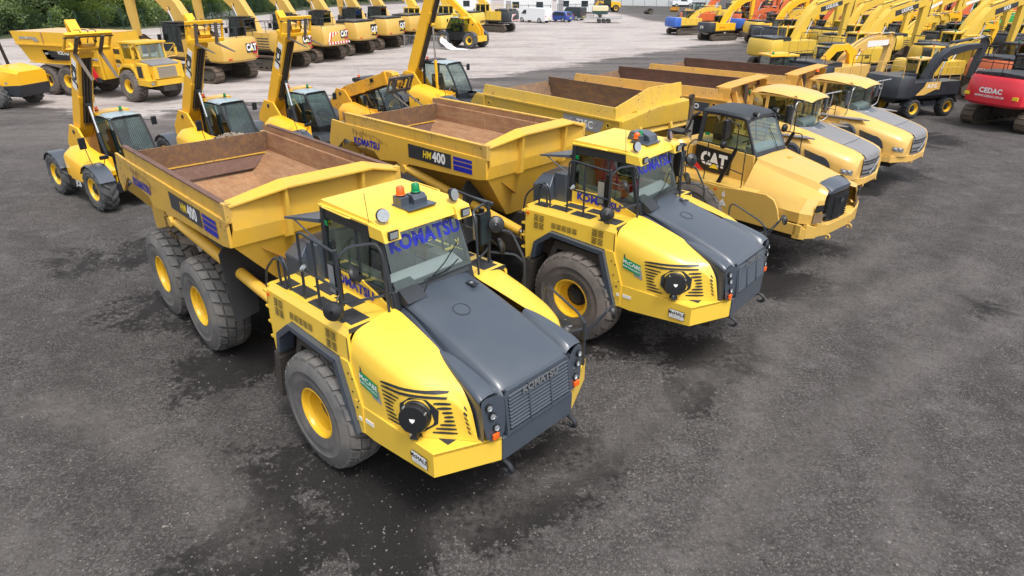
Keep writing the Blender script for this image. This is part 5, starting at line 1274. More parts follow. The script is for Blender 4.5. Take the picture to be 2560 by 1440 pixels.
    for s in (-1, 1):
        for x, w, mm in ((-.64, .06, 0), (-.12, .05, 0), (.72, .035, 1)):
            b.hexa([(x - w, s * .745 - .02, 2.3), (x + w, s * .745 - .02, 2.3), (x + w, s * .745 + .02, 2.3), (x - w, s * .745 + .02, 2.3), (x - w, s * .71 - .02, 3.2), (x + w, s * .71 - .02, 3.2), (x + w, s * .71 + .02, 3.2), (x - w, s * .71 + .02, 3.2)], 1 if mm == 0 else 0)
        b.box(-.66, .80, min(s * .70, s * .76), max(s * .70, s * .76), 3.12, 3.18, 1)
        for z in (2.05, 2.15, 2.25): b.box(-.1, .7, min(s * .76, s * .78), max(s * .76, s * .78), z, z + .025, 0)
    B(b, 'cab', ['dk', 'volvo'], bevel=.008)
    arc = [(.74, -.75), (.98, -.62), (1.13, -.35), (1.17, 0), (1.13, .35), (.98, .62), (.74, .75)]
    b = MB(); b.grid([[(x, y, 2.31) for x, y in arc], [(x - .03, y * .97, 3.12) for x, y in arc]], 0)
    b.grid([[(x + .01, y * 1.01, 2.28) for x, y in arc], [(x + .012, y * 1.01, 2.33) for x, y in arc]], 1)
    B(b, 'windscreen', ['glassl', 'blk'])
    for s in (-1, 1):
        b = MB(); b.poly([(-.58, s * .745, 2.36), (-.18, s * .745, 2.36), (-.18, s * .715, 3.12), (-.58, s * .715, 3.12)]); b.poly([(-.06, s * .745, 2.34), (.70, s * .75, 2.32), (.69, s * .715, 3.12), (-.06, s * .715, 3.12)]); b.box(-.52, -.42, s * .742 - .004, s * .742 + .004, 2.92, 3.0, 1); B(b, 'side_window', ['glass', 'silver'])
    b = MB(); b.prism([(-.4, 2.0), (.15, 2.0), (.15, 2.4), (-.15, 2.45), (-.35, 2.95), (-.5, 2.93)], -.24, .24, 0); b.prism([(.65, 2.0), (1.05, 2.0), (1.0, 2.42), (.75, 2.5)], -.5, .5, 1); B(b, 'cab_interior', ['seat', 'silver'])
    b = MB(); b.cyl((-1.0, -.45, 2.3), (-1.0, -.45, 3.1), .07, n=14); b.lathe([(.07, 0), (.08, .1), (.09, .3), (.08, .3), (.05, .1)], (-1.0, -.45, 3.1), (-.3, 0, 1), 14); B(b, 'exhaust_stack', 'track')
    b = MB(); b.box(-1.3, -.75, -.8, .8, 1.9, 2.35); B(b, 'engine_housing', 'volvo', bevel=.02)
    b = MB(); b.text('A40F', .13, (.98, -1.335, 1.99), (1, 0, -.15), (0, 0, 1), 0, bold=.02); B(b, 'lettering', 'white')
    for s in (-1, 1): wheel(root, mw @ T((0, s * 1.2, .90)), .90, .64, .37, 'block', 'tyreb', left=s > 0, dish=.7)

CF_ = (5.7, 16.7, -.86); CRr = (1.98, 20.06, -.861)
t = thing('dump_truck', 'ochre dump truck with a black cab, big three-letter door logo and the number 6', 'dump truck', *CF_, group='articulated dump trucks parked in a row')
cat_front(t, Matrix()); tray_hauler_body(t, frame(*CRr, root=t), 'catb', True, 'old', rustm='rust2')
V4 = (8.4, 20.8, -.80); V4R = (5.19, 23.0, -.72); V5 = (11.32, 23.46, -.82); V5R = (8.34, 25.84, -.725)
t4 = thing('dump_truck', 'rounded-nose dump truck with a grey bonnet, next to the ochre truck with number 6', 'dump truck', *V4, group='articulated dump trucks parked in a row')
volvo_front(t4, Matrix()); tray_hauler_body(t4, frame(*V4R, root=t4), 'volvob', False, 'new'); beacon(t4, (-.75, -.62, 3.06), 'grl', .05, .12, .02)
t5 = thing('dump_truck', 'rounded-nose dump truck with a grey bonnet, farthest from the camera in its row', 'dump truck', *V5, group='articulated dump trucks parked in a row')
volvo_front(t5, Matrix()); tray_hauler_body(t5, frame(*V5R, root=t5), 'volvob', False, 'new'); beacon(t5, (-.70, -.2, 3.35), 'orl', .05, .10, .02); 
# ================================================================ telescopic handlers
def telehandler(label, x, y, th, ang=58, L=3.3, ext=.35, tilt=-52, s=1.0, pm='jcb', old=False, logo='JCB', forks=True, group='telehandlers lined up behind the dump trucks'):
    root = thing('telehandler', label, 'telehandler', x, y, th, group=group, s=s)
    def B(b, name, mats, **k): return b.build(name, mats, root, **k)
    b = MB(); b.box(-3.3, .55, -.38, .38, .48, .95); b.box(-.18, .18, -.8, .8, .45, .75); b.box(-2.93, -2.57, -.8, .8, .45, .75)
    b.prism([(-.6, .50), (.5, .50), (.62, .8), (.3, 1.15), (-.6, 1.1)], -.36, .36); B(b, 'chassis', 'dk', bevel=.02)
    # engine cover on the right
    b = MB()
    rows = []
    for xx, z, zo, w in ((-2.05, 1.42, 1.15, .90), (-1.98, 1.62, 1.38, 1.02), (-1.6, 1.66, 1.42, 1.06), (-.9, 1.52, 1.30, 1.07), (-.35, 1.38, 1.17, 1.06), (-.05, 1.26, 1.08, 1.02), (.05, 1.12, 1.0, .95)):
        rows.append([(xx, -.42, z), (xx, -.75, z - .02), (xx, -w + .06, zo + .06), (xx, -w, zo - .04), (xx, -w - .0, .98 if xx > -.4 and xx < .1 else .72)])
    b.grid(rows, 0); r0 = rows[0]; b.poly(r0 + [(-2.05, -.42, .72)], 0); r1 = rows[-1]; b.poly(r1 + [(.05, -.42, .98)], 0); b.box(-2.0, 0, -.44, -.40, .7, 1.5, 0)
    o = B(b, 'engine_cover', [pm, 'dk'], angle=45)
    b = MB(); b.box(-2.0, -.65, -1.05, -.6, .46, .78, 0)
    if not old: b.text('JCB', .24, (-1.25, -1.056, .62), (1, 0, 0), (0, 0, 1), 1, bold=.04, shear=.1)
    B(b, 'side_tank', ['blk', 'white'], bevel=.015)
    if old:
        b = MB(); b.box(-2.055, -2.04, -.95, -.5, 1.0, 1.32, 0); b.text('JCB', .16, (-1.5, -1.07, 1.12), (1, 0, 0), (0, 0, 1), 1, bold=.05); b.text('JCB', .2, (.062, -.72, 1.02), (0, 1, 0), (0, 0, 1), 1, bold=.05); B(b, 'lettering', [pm, 'blk'])
    # tail frame carrying the boom pivot
    b = MB()
    for yy in (-.30, .22): b.prism([(-3.35, .6), (-1.9, .7), (-1.7, 1.35), (-2.3, 2.05), (-2.85, 2.10), (-3.35, 1.5)], yy - .035, yy + .035, 0)
    b.box(-3.42, -3.2, -.7, .7, .55, 1.0, 0); b.cyl((-2.6, -.36, 1.9), (-2.6, .28, 1.9), .07, n=12, m=1)
    B(b, 'boom_tower', [pm, 'dk'], bevel=.01)
    for wx in (0, -2.75):
        for sd in (-1, 1):
            wheel(root, T((wx, sd * .93, .67)), .67, .46, .33, 'ag', 'tyreg' if not old else 'tyrek', 'rim', 'dk', left=sd > 0, spin=wx + sd, dish=.05)
            b = MB(); arc = [(.75 * math.cos(a), .75 * math.sin(a)) for a in [R(q) for q in (25, 50, 75, 100, 125, 150)]]
            b.grid([[(wx + u, sd * .72, .66 + v), (wx + u * 1.0, sd * 1.15, .66 + v), (wx + u * .98, sd * 1.17, .63 + v)] for u, v in arc], 0); B(b, 'mudguard', 'char')
    # cab
    y0, y1 = .16, 1.06
    b = MB()
    def bar(p, q, w, m=0):
        p = Vector(p); q = Vector(q); h = Vector((w, 0, 0)); k = Vector((0, w, 0))
        b.hexa([p - h - k, p + h - k, p + h + k, p - h + k, q - h - k, q + h - k, q + h + k, q - h + k], m)
    A0, A1, A2 = (-.30, 1.30), (-.62, 1.95), (-.92, 2.42)
    for yy in (y0, y1):
        bar((A0[0], yy, A0[1]), (A1[0], yy, A1[1]), .035); bar((A1[0], yy, A1[1]), (A2[0], yy, A2[1]), .035)
        bar((-2.15, yy, 1.15), (-2.15, yy, 2.42), .04); bar((-1.35, yy, .75), (-1.35, yy, 1.2), .03)
        b.box(-2.15, -.9, yy - .03, yy + .03, 2.38, 2.45); b.prism([(-2.18, .72), (-.75, .62), (-.28, .95), (-.28, 1.32), (-2.18, 1.32)], yy - .02, yy + .02, 0)
    b.box(-2.2, -.28, y0, y1, .7, .78); b.box(-.33, -.26, y0, y1, .85, 1.32); b.box(-2.2, -2.12, y0, y1, .75, 1.3); b.box(-.95, -.88, y0, y1, 2.38, 2.45); b.box(-2.18, -2.12, y0, y1, 2.38, 2.45)
    B(b, 'cab', ['blk' if not old else 'dk'], bevel=.01)
    b = MB(); yy = y0 - .03
    b.poly([(A0[0], y0 + .02, A0[1]), (A0[0], y1 - .02, A0[1]), (A1[0], y1 - .02, A1[1]), (A1[0], y0 + .02, A1[1])]); b.poly([(A1[0], y0 + .02, A1[1]), (A1[0], y1 - .02, A1[1]), (A2[0], y1 - .02, A2[1]), (A2[0], y0 + .02, A2[1])])
    for k in range(15):
        v = y0 + .06 + k * (y1 - y0 - .12) / 14
        b.tube([(A0[0] + .05, v, A0[1] + .02), (A1[0] + .05, v, A1[1]), (A2[0] + .04, v, A2[1] - .02)], .006, 4, 1)
    B(b, 'windscreen', ['glassl' if old else 'glasst', 'blk'])
    for q in (y0, y1):
        b = MB(); b.poly([(-2.1, q, 1.34), (-.34, q, 1.34), (-.66, q, 1.95), (-.95, q, 2.38), (-2.1, q, 2.38)]); b.text('X', .10, (-.75, q - .006, 1.45), (1, 0, 0), (0, 0, 1), 1); B(b, 'side_window', ['glasst' if not old else 'glassl', 'white'])
    b = MB(); b.poly([(-2.14, y0, 1.34), (-2.14, y1, 1.34), (-2.14, y1, 2.38), (-2.14, y0, 2.38)]); B(b, 'rear_window', ['glass' if not old else 'glassl'])
    b = MB(); b.prism([(-1.9, .8), (-1.3, .8), (-1.3, 1.3), (-1.6, 1.35), (-1.78, 1.95), (-1.92, 1.95)], .35, .87); b.tube([(-.6, .6, 1.1), (-.8, .6, 1.5)], .03); b.lathe([(.15, 0), (.165, .012), (.15, .024)], (-.81, .6, 1.5), (-.6, 0, 1), 16)
    B(b, 'seat', 'seat')
    b = MB()
    b.grid([[(xx, y0 - .04, z), (xx, y0 + .1, z + .05), (xx, .61, z + .06), (xx, y1 - .1, z + .05), (xx, y1 + .04, z)] for xx, z in ((-1.75, 2.44), (-1.3, 2.46), (-.86, 2.42))], 0)
    b.prism([(-2.26, 2.36), (-2.28, 2.47), (-2.2, 2.53), (-1.72, 2.52), (-1.72, 2.44)], y0 - .06, y1 + .06, 1)
    B(b, 'cab_roof', ['roofg', pm if not old else 'dk'], bevel=.0)
    beacon(root, (-2.05, y0 + .12, 2.52), 'orl', .045, .09, .04)
    if not old: beacon(root, (-1.6, y1 - .25, 2.52), 'grl', .045, .10, .03)
    b = MB(); b.tube([(-2.0, .3, 2.5), (-2.02, .28, 2.85)], .004, 4); B(b, 'aerial', 'blk')
    for yy in (y0 + .06, y1 - .06): 
        b = MB(); b.box(-.93, -.88, yy - .05, yy + .05, 2.30, 2.38, 1); b.box(-.88, -.875, yy - .04, yy + .04, 2.31, 2.37, 0); B(b, 'work_lamp', ['lamp', 'blk'])
    for (mx, my, mz, w, h) in ((-.75, y1 + .32, 2.22, .09, .13), (-.25, -1.0, 1.98, .10, .17), (.28, -.72, 1.60, .13, .06)):
        b = MB(); b.box(mx - .04, mx + .02, my - w, my + w, mz - h, mz + h); B(b, 'mirror', 'blk', bevel=.03)
    b = MB(); b.tube([(-.9, y1, 2.3), (-.76, y1 + .3, 2.25)], .012); b.bent([(-.1, -.9, 1.25), (.0, -1.0, 1.5), (-.2, -1.0, 1.95)], .012, .05); b.bent([(-.05, -.85, 1.2), (.3, -.75, 1.45), (.3, -.72, 1.6)], .012, .05); B(b, 'mirror_arm', 'blk')
    for (lx, ly, lz) in ((.30, -.92, 1.40), (-.18, y1 + .04, 1.32)):
        b = MB(); b.lathe([(.03, -.1), (.075, -.02), (.075, .0), (.001, .02)], (lx, ly, lz), (1, 0, -.1), 14); B(b, 'headlight', 'lamp')
    # ---- boom, built along +x then turned up about its pivot
    py = -.04
    BM = T((-2.6, py, 1.9)) @ RY(-R(ang))
    hw, hh = .20, .24
    b = MB(); b.prism([(-.18, -.14), (.5, -hh), (L, -hh), (L + .02, hh * .92), (.3, hh), (-.1, .18)], -hw, hw, 0)
    b.box(L - .12, L + .05, -hw - .03, hw + .03, -hh - .03, hh + .02, 0); b.box(L * .42, L * .5, -hw - .02, hw + .02, -hh - .02, -hh + .08, 0)
    if logo and not old:
        b.box(L - 1.35, L - .35, -hw - .006, -hw, -.13, .13, 1); b.text('JCB', .36, (L - .85, -hw - .007, 0), (1, 0, 0), (0, 0, 1), 2, bold=.06, shear=.1)
    if old and logo != 'JCB': b.text(logo, .30, (L * .72, -hw - .004, 0.02), (-1, 0, 0), (0, 0, -1), 2, bold=.05)
    if old and logo == 'JCB': b.box(L - .9, L - .72, -hw - .05, -hw, .02, .16, 2)
    B(b, 'boom', [pm, 'white', 'blk'], mw=BM, bevel=.012)
    # hose tray on the face towards the cab front, seen as a dark slot
    b = MB(); b.box(.5, L - .15, -.11, .15, -hh - .035, -hh + .0, 0)
    for k in range(5): b.tube([(.4, -.08 + k * .045, -hh - .05), (L * .5, -.08 + k * .045, -hh - .055), (L - .15, -.08 + k * .045, -hh - .05)], .013, 5, 1 if k % 2 else 2)
    B(b, 'hose_bundle', ['dk', 'blk', 'track'], mw=BM)
    b = MB(); b.box(L - .3, L + ext, -hw + .05, hw - .05, -hh + .06, hh - .06); B(b, 'inner_boom', [pm], mw=BM, bevel=.01)
    hydro(root, BM.inverted() @ Vector((-1.25, py, .95)), (L * .42, 0, -hh - .1), .065, .55, 'dk' if not old else pm, BM, 'lift_ram')
    # ---- head, carriage, forks
    E_ = L + ext
    HM = BM @ T((E_, 0, 0))
    b = MB(); b.prism([(-.25, -.18), (.05, -.34), (.34, -.46), (.46, -.34), (.30, .10), (.05, .22), (-.2, .2)], -.17, .17, 0); b.cyl((.36, -.26, -.36), (.36, .26, -.36), .05, n=10, m=1)
    if not old: b.hexa([(-.1, -.15, .2), (.0, -.15, .2), (.0, .15, .2), (-.1, .15, .2), (.38, -.15, .62), (.46, -.15, .58), (.46, .15, .58), (.38, .15, .62)], 0); b.hexa([(.2, -.14, .1), (.28, -.14, .1), (.28, .14, .1), (.2, .14, .1), (.40, -.14, .6), (.46, -.14, .58), (.46, .14, .58), (.40, .14, .6)], 0)
    B(b, 'boom_head', [pm, 'dk'], mw=HM, bevel=.01)
    piv = HM @ Vector((.36, 0, -.36))
    CM = T(piv) @ RY(-R(tilt))        # carriage frame: +x the way the forks point, z up the carriage
    b = MB(); cm = 0 if not old else 2
    b.box(.0, .09, -.62, .62, .28, .38, cm); b.box(.02, .10, -.62, .62, -.28, -.17, cm)
    for yy in (-.60, .60): b.box(.0, .07, yy - .03, yy + .03, -.28, .36, cm)
    for yy in (-.22, .22): b.prism([(-.22, -.08), (.02, -.25), (.02, .28), (-.1, .2)], yy - .03, yy + .03, cm)
    b.cyl((.08, -.66, .25), (.08, .66, .25), .02, n=8, m=1)
    for k in range(3): b.bent([(-.15, -.3 + k * .2, .3), (.02, -.2 + k * .2, .45), (.1, -.25 + k * .22, .2), (.05, -.2 + k * .2, -.1)], .014, .1, 5, 1)
    B(b, 'fork_carriage', [pm, 'dk', 'forks'], mw=CM, bevel=.008)
    if forks:
        for yy in (-.34, .34):
            b = MB(); b.hexa([(.10, yy - .05, -.30), (.145, yy - .05, -.30), (.145, yy + .05, -.30), (.10, yy + .05, -.30), (.10, yy - .05, .32), (.14, yy - .05, .32), (.14, yy + .05, .32), (.10, yy + .05, .32)])
            b.hexa([(.10, yy - .05, -.345), (1.12, yy - .045, -.32), (1.12, yy + .045, -.32), (.10, yy + .05, -.345), (.10, yy - .05, -.295), (1.12, yy - .045, -.31), (1.12, yy + .045, -.31), (.10, yy + .05, -.295)])
            B(b, 'fork', 'forks', mw=CM, bevel=.006)
    return root

telehandler('telehandler with a raised boom, leftmost of the row, its forks against the old dump truck', -11.69, 19.49, -.656, ang=60, L=2.95, ext=.12, tilt=-42)
telehandler('telehandler with a raised boom, second from the left, its forks before the leftmost tracked excavator', -9.37, 21.99, -.656, ang=61, L=2.95, ext=.14, tilt=-12)
telehandler('telehandler with a raised boom, third from the left, forks before a red-striped excavator', -7.06, 24.12, -.656, ang=62, L=2.95, ext=.12, tilt=-14)
telehandler('older telehandler with its boom low over the cab and a rusty carriage hanging down', -5.0, 27.0, -.656, ang=17, L=2.9, ext=.1, tilt=-25, old=True, pm='jcbo')
telehandler('older telehandler with the tallest boom, dark letters down it, pale see-through cab', -2.3, 30.6, -.62, ang=67, L=5.6, ext=.3, tilt=-60, s=1.12, old=True, logo='LOADALL', pm='jcb')
tk = telehandler('telehandler standing alone side-on in the pale yard, boom raised towards the left', -6.2, 69.3, R(150), ang=38, L=4.6, ext=.5, tilt=-70, s=1.12, forks=False)

# ================================================================ old boxy hauler on the pale yard
def old_hauler():
    F = (-20.5, 38.35, -.52)
    root = thing('dump_truck', 'old boxy dump truck with a high-sided body and square grey-louvred nose, on the pale yard', 'dump truck', *F)
    def B(b, name, mats, mw=None, **k): return b.build(name, mats, root, mw, **k)
    b = MB(); b.box(-1.6, 1.7, -.4, .4, .6, 1.1); b.box(-.2, .2, -1.0, 1.0, .6, .95); b.box(-1.2, 1.5, -.8, .8, .9, 1.5); B(b, 'chassis', 'mud')
    b = MB()
    b.box(1.45, 1.72, -1.22, 1.22, .92, 1.22, 0)
    for s in (-1, 1):
        b.box(.75, 1.72, min(s * .75, s * 1.25), max(s * .75, s * 1.25), .95, 1.25, 0)
        b.prism([(-1.0, 1.25), (-.75, 1.75), (-.35, 1.98), (.45, 1.98), (.70, 1.75), (.82, 1.28), (.72, 1.28), (.6, 1.65), (.35, 1.85), (-.3, 1.85), (-.65, 1.65), (-.9, 1.25)], min(s * .75, s * 1.25), max(s * .75, s * 1.25), 0)
        b.hexa([(.72, s * 1.0 - .18, 1.25), (1.42, s * 1.0 - .18, 1.25), (1.42, s * 1.0 + .18, 1.25), (.72, s * 1.0 + .18, 1.25), (.72, s * 1.0 - .18, 2.1), (1.35, s * 1.0 - .18, 2.05), (1.35, s * 1.0 + .18, 2.05), (.72, s * 1.0 + .18, 2.1)], 0)
        b.box(.85, 1.28, min(s * 1.18, s * 1.187), max(s * 1.18, s * 1.187), 1.35, 1.95, 1)
    b.box(.7, 1.60, -.80, .80, 1.2, 2.0, 0)
    B(b, 'wing', ['vold', 'dk'], bevel=.015)
    b = MB(); b.prism([(.70, 2.0), (1.66, 1.95), (1.66, 2.02), (.72, 2.22)], -.82, .82, 0)
    B(b, 'bonnet', 'grey', bevel=.02)
    b = MB(); b.prism([(1.60, 1.28), (1.72, 1.28), (1.66, 1.95), (1.60, 1.95)], -.78, .78, 0)
    for k in range(12): b.box(1.66, 1.74 - k * .004, -.55, .55, 1.33 + k * .048, 1.355 + k * .048, 1)
    B(b, 'grille', ['vold', 'silver'], bevel=.004)
    for s in (-1, 1):
        b = MB(); b.box(1.70, 1.74, s * 1.0 - .09, s * 1.0 + .09, 1.0, 1.13); B(b, 'headlight', 'lamp', bevel=.01)
    b = MB()
    def post(p, q, w):
        p = Vector(p); q = Vector(q); h = Vector((w, 0, 0)); k = Vector((0, w, 0)); b.hexa([p - h - k, p + h - k, p + h + k, p - h + k, q - h - k, q + h - k, q + h + k, q - h + k], 0)
    b.box(-.85, .72, -.80, .80, 1.5, 2.22, 0); b.box(-.95, .80, -.88, .88, 3.02, 3.12, 0)
    for s in (-1, 1):
        post((.70, s * .77, 2.2), (.52, s * .77, 3.05), .045); post((.1, s * .78, 2.2), (.05, s * .78, 3.05), .04); post((-.80, s * .78, 2.2), (-.80, s * .78, 3.05), .05)
    B(b, 'cab', ['vold'], bevel=.015)
    b = MB(); b.poly([(.68, -.74, 2.24), (.68, .74, 2.24), (.52, .74, 3.0), (.52, -.74, 3.0)]); B(b, 'windscreen', 'glass')
    for s in (-1, 1):
        b = MB(); b.poly([(.06, s * .79, 2.24), (.66, s * .79, 2.24), (.5, s * .79, 3.0), (.05, s * .79, 3.0)]); b.poly([(-.76, s * .79, 2.24), (.04, s * .79, 2.24), (.0, s * .79, 3.0), (-.76, s * .79, 3.0)]); B(b, 'side_window', 'glass')
        b = MB(); b.bent([(.45, s * .82, 2.95), (.9, s * 1.3, 2.95), (.95, s * 1.3, 2.3), (.7, s * .85, 2.25)], .018, .06); b.bent([(.9, s * 1.3, 2.9), (.68, s * .85, 2.35)], .014); b.box(.9, .95, s * 1.28 - .07, s * 1.28 + .07, 2.35, 2.75); B(b, 'mirror_hoop', 'vold')
        b = MB(); b.box(.50, .56, s * .68 - .06, s * .68 + .06, 2.93, 3.02); B(b, 'roof_lamp', 'lamp')
    b = MB(); b.box(-1.55, -.9, -.85, .2, 1.3, 2.75, 0); b.box(-1.5, -.95, -.86, -.85, 2.45, 2.7, 1); b.poly([(-1.5, -.857, 1.95), (-.95, -.857, 1.95), (-1.1, -.857, 2.15), (-1.5, -.857, 2.15)], 1); b.poly([(-1.5, -.857, 1.75), (-.95, -.857, 1.75), (-.95, -.857, 1.88), (-1.5, -.857, 1.88)], 2); B(b, 'engine_housing', ['vold', 'dk', 'silver'], bevel=.0)
    b = MB(); b.cyl((-.95, -.45, 2.7), (-.95, -.45, 3.0), .16, n=14); B(b, 'air_cleaner', 'steel')
    for s in (-1, 1): wheel(root, T((0, s * 1.05, .86)), .86, .66, .36, 'block', 'tyreb', left=s > 0, dish=.5)
    Rm = frame(-25.15, 40.3, -.36, root)
    def BR(b, name, mats, **k): return b.build(name, mats, root, Rm, **k)
    b = MB(); b.box(-2.6, 3.4, -.4, .4, .7, 1.15); b.box(-.2, .2, -1, 1, .6, 1.0); b.box(-1.87, -1.47, -1, 1, .6, 1.0); BR(b, 'rear_chassis', 'mud')
    for wx in (0, -1.67):
        for s in (-1, 1): wheel(root, Rm @ T((wx, s * 1.05, .86)), .86, .66, .36, 'block', 'tyreb', left=s > 0, spin=wx, dish=.5)
    b = MB()
    for s in (-1, 1):
        b.plate([(x, s * (1.42 if z > 2 else 1.30), z) for x, z in [(3.0, 2.75), (3.0, 1.1), (1.1, 1.05), (.85, 1.75), (-2.4, 1.85), (-2.75, 1.9), (-3.35, 2.9), (3.0, 2.9)]], (0, -s * .06, 0), 0)
        b.plate([(x, s * 1.46, z) for x, z in [(3.0, 2.84), (-3.33, 2.84), (-3.55, 3.5), (3.0, 3.5)]], (0, -s * .06, 0), 0)
        b.box(-3.3, 3.0, min(s * 1.40, s * 1.52), max(s * 1.40, s * 1.52), 2.78, 2.86, 0); b.box(-1.0, -.96, s * 1.49 - .02, s * 1.49 + .02, 2.86, 3.5, 1)
        b.box(-2.7, 2.9, min(s * 1.34, s * 1.44), max(s * 1.34, s * 1.44), 1.80, 1.86, 0)
    b.plate([(3.0, -1.45, 1.1), (3.0, 1.45, 1.1), (3.0, 1.45, 3.5), (3.0, -1.45, 3.5)], (-.06, 0, 0), 0); b.poly([(3.0, -1.3, 1.1), (3.0, 1.3, 1.1), (-2.75, 1.3, 1.9), (-2.75, -1.3, 1.9)], 0)
    b.plate([(3.0, -1.42, 3.46), (3.0, 1.42, 3.46), (-3.5, 1.42, 3.46), (-3.5, -1.42, 3.46)], (0, 0, .03), 2)
    BR(b, 'dump_body', ['vold', 'rust', plain('pale_load_sheet', (.50, .36, .20), .8)])
    b = MB(); y = -1.484
    def q(pts, m): b.poly([(x, y, z) for x, z in pts], m)
    q([(-2.9, 3.22), (-1.55, 3.22), (-1.3, 2.98), (-1.7, 2.98), (-1.8, 3.1), (-2.9, 3.1)], 0); b.text('VME', .10, (-2.3, y - .003, 3.16), (1, 0, 0), (0, 0, 1), 1, bold=.02)
    y = -1.43
    q([(-1.35, 2.55), (-.95, 2.55), (-.75, 2.15), (2.9, 2.10), (2.9, 2.22), (-.55, 2.27), (-.6, 2.0), (-1.1, 2.05)], 0); q([(-.85, 2.52), (1.9, 2.45), (1.9, 2.28), (-.7, 2.32)], 2)
    b.text('VOLVO', .26, (.3, y - .004, 2.41), (1, 0, 0), (0, 0, 1), 1, bold=.03); b.text('A25', .16, (-1.05, y - .004, 2.35), (1, 0, 0), (0, 0, 1), 1, bold=.02)
    BR(b, 'lettering', ['silver', 'white', 'trackf'])
    b = MB(); b.plate([(1.9, -1.52, 1.75), (2.4, -1.52, 1.75), (2.75, -1.50, 1.05), (2.45, -1.50, 1.0)], (0, .05, 0), 0); b.plate([(2.45, -1.53, 1.2), (2.8, -1.53, 1.2), (2.85, -1.50, .95), (2.5, -1.50, .95)], (0, .06, 0), 1)
    BR(b, 'fire_box', ['redl', 'dk'])
old_hauler()

# ================================================================ site dumper with its driver at the left edge
def site_dumper():
    root = thing('site_dumper', 'yellow site dumper with a black roll bar at the left edge of the yard', 'dumper', -27.25, 36.3, R(168), s=1.08)
    def B(b, name, mats, **k): return b.build(name, mats, root, **k)
    # local: forward +x (away to the left), engine at the back (-x)
    b = MB(); b.box(-1.3, 1.6, -.5, .5, .5, .95, 0); b.prism([(-1.75, .85), (-1.55, .55), (-.75, .70), (-.6, 1.05), (-1.75, 1.12)], -.85, .85, 0); b.box(-.6, .9, -.95, .95, .98, 1.04, 0); B(b, 'chassis', 'dk', bevel=.02)
    b = MB(); b.grid([[(x, -.80, 1.06), (x, -.80, z), (x, -.68, z2), (x, .68, z2), (x, .80, z), (x, .80, 1.06)] for x, z, z2 in ((-1.72, 1.62, 1.72), (-1.5, 1.65, 1.82), (-.5, 1.78, 1.98), (-.3, 1.72, 1.95))], 0); b.poly([(-1.72, -.8, 1.06), (-1.72, -.8, 1.62), (-1.72, -.68, 1.72), (-1.72, .68, 1.72), (-1.72, .8, 1.62), (-1.72, .8, 1.06)]); b.poly([(-.3, -.8, 1.06), (-.3, -.8, 1.72), (-.3, -.68, 1.95), (-.3, .68, 1.95), (-.3, .8, 1.72), (-.3, .8, 1.06)])
    b.box(-1.0, -.85, .803, .807, 1.15, 1.25, 1)
    B(b, 'engine_cover', ['jcb', 'silver'], angle=30)
    b = MB()
    for s in (-1, 1):
        b.hexa([(.15, s * .8 - .05, 1.0), (.32, s * .8 - .05, 1.0), (.32, s * .8 + .05, 1.0), (.15, s * .8 + .05, 1.0), (.42, s * .72 - .05, 2.9), (.54, s * .72 - .05, 2.9), (.54, s * .72 + .05, 2.9), (.42, s * .72 + .05, 2.9)])
    b.box(.40, .56, -.76, .76, 2.86, 2.96); B(b, 'roll_bar', 'blk', bevel=.02)
    b = MB(); b.prism([(.35, 1.1), (.9, 1.1), (.9, 1.35), (.55, 1.4), (.42, 2.0), (.28, 1.98)], -.3, .3); B(b, 'seat', 'seat', bevel=.03)
    b = MB(); b.tube([(1.3, 0, 1.0), (1.15, 0, 1.7)], .03); b.lathe([(.17, 0), (.185, .015), (.17, .03)], (1.14, 0, 1.7), (-.5, 0, 1), 16); B(b, 'steering_wheel', 'blk')
    b = MB(); b.box(.9, 1.9, -.85, .85, 1.0, 1.6, 0); b.prism([(1.7, 1.1), (3.4, 1.3), (3.6, 2.0), (1.6, 2.0)], -.95, .95, 0); b.prism([(-.25, 1.42), (.25, 1.42), (.0, 1.8)], .97, .975, 1); B(b, 'skip', ['jcb', 'white'], bevel=.02)
    b = MB(); b.prism([(-.02, 1.12), (.42, 1.12), (.20, 1.48)], .955, .962, 0); B(b, 'warning_triangle', 'white')
    for wx in (-.35, 1.8):
        for s in (-1, 1): wheel(root, T((wx, s * .95, .58)), .58, .48, .27, 'ag', 'tyreg', 'rim', 'dk', left=s > 0, dish=.3)
    return root
dm = site_dumper()

def skin_person(name, label, joints, edges, mats_by, loc, th, extra=None):
    """one continuous skinned body; joints: name -> (x,y,z,r)"""
    names = list(joints); me = bpy.data.meshes.new(name)
    me.from_pydata([joints[n][:3] for n in names], [(names.index(a), names.index(b)) for a, b in edges], [])
    o = bpy.data.objects.new(name, me); COL.objects.link(o)
    sk = o.modifiers.new('skin', 'SKIN'); sk.use_smooth_shade = True
    for i, n in enumerate(names):
        v = me.skin_vertices[0].data[i]; v.radius = (joints[n][3], joints[n][3] * (joints[n][4] if len(joints[n]) > 4 else 1)); v.use_root = (n == 'pelvis')
    sb = o.modifiers.new('sub', 'SUBSURF'); sb.levels = sb.render_levels = 1
    dg = bpy.context.evaluated_depsgraph_get()
    m2 = bpy.data.meshes.new_from_object(o.evaluated_get(dg))
    o.modifiers.clear(); o.data = m2
    for mt in mats_by['mats']: m2.materials.append(M[mt])
    for p in m2.polygons:
        p.material_index = mats_by['f'](p.center); p.use_smooth = True
    o.location = loc; o.rotation_euler = (0, 0, th)
    o['label'] = label; o['category'] = 'person'
    return o
M['skin'] = plain('skin', (.55, .33, .24), .6, var=.06); M['hiviz'] = plain('high_visibility_cloth', (.52, .80, .06), .7, var=.12); M['hardhat'] = plain('white_hat', (.75, .75, .75), .35)
M['trouser'] = plain('dark_trousers', (.02, .025, .04), .9)
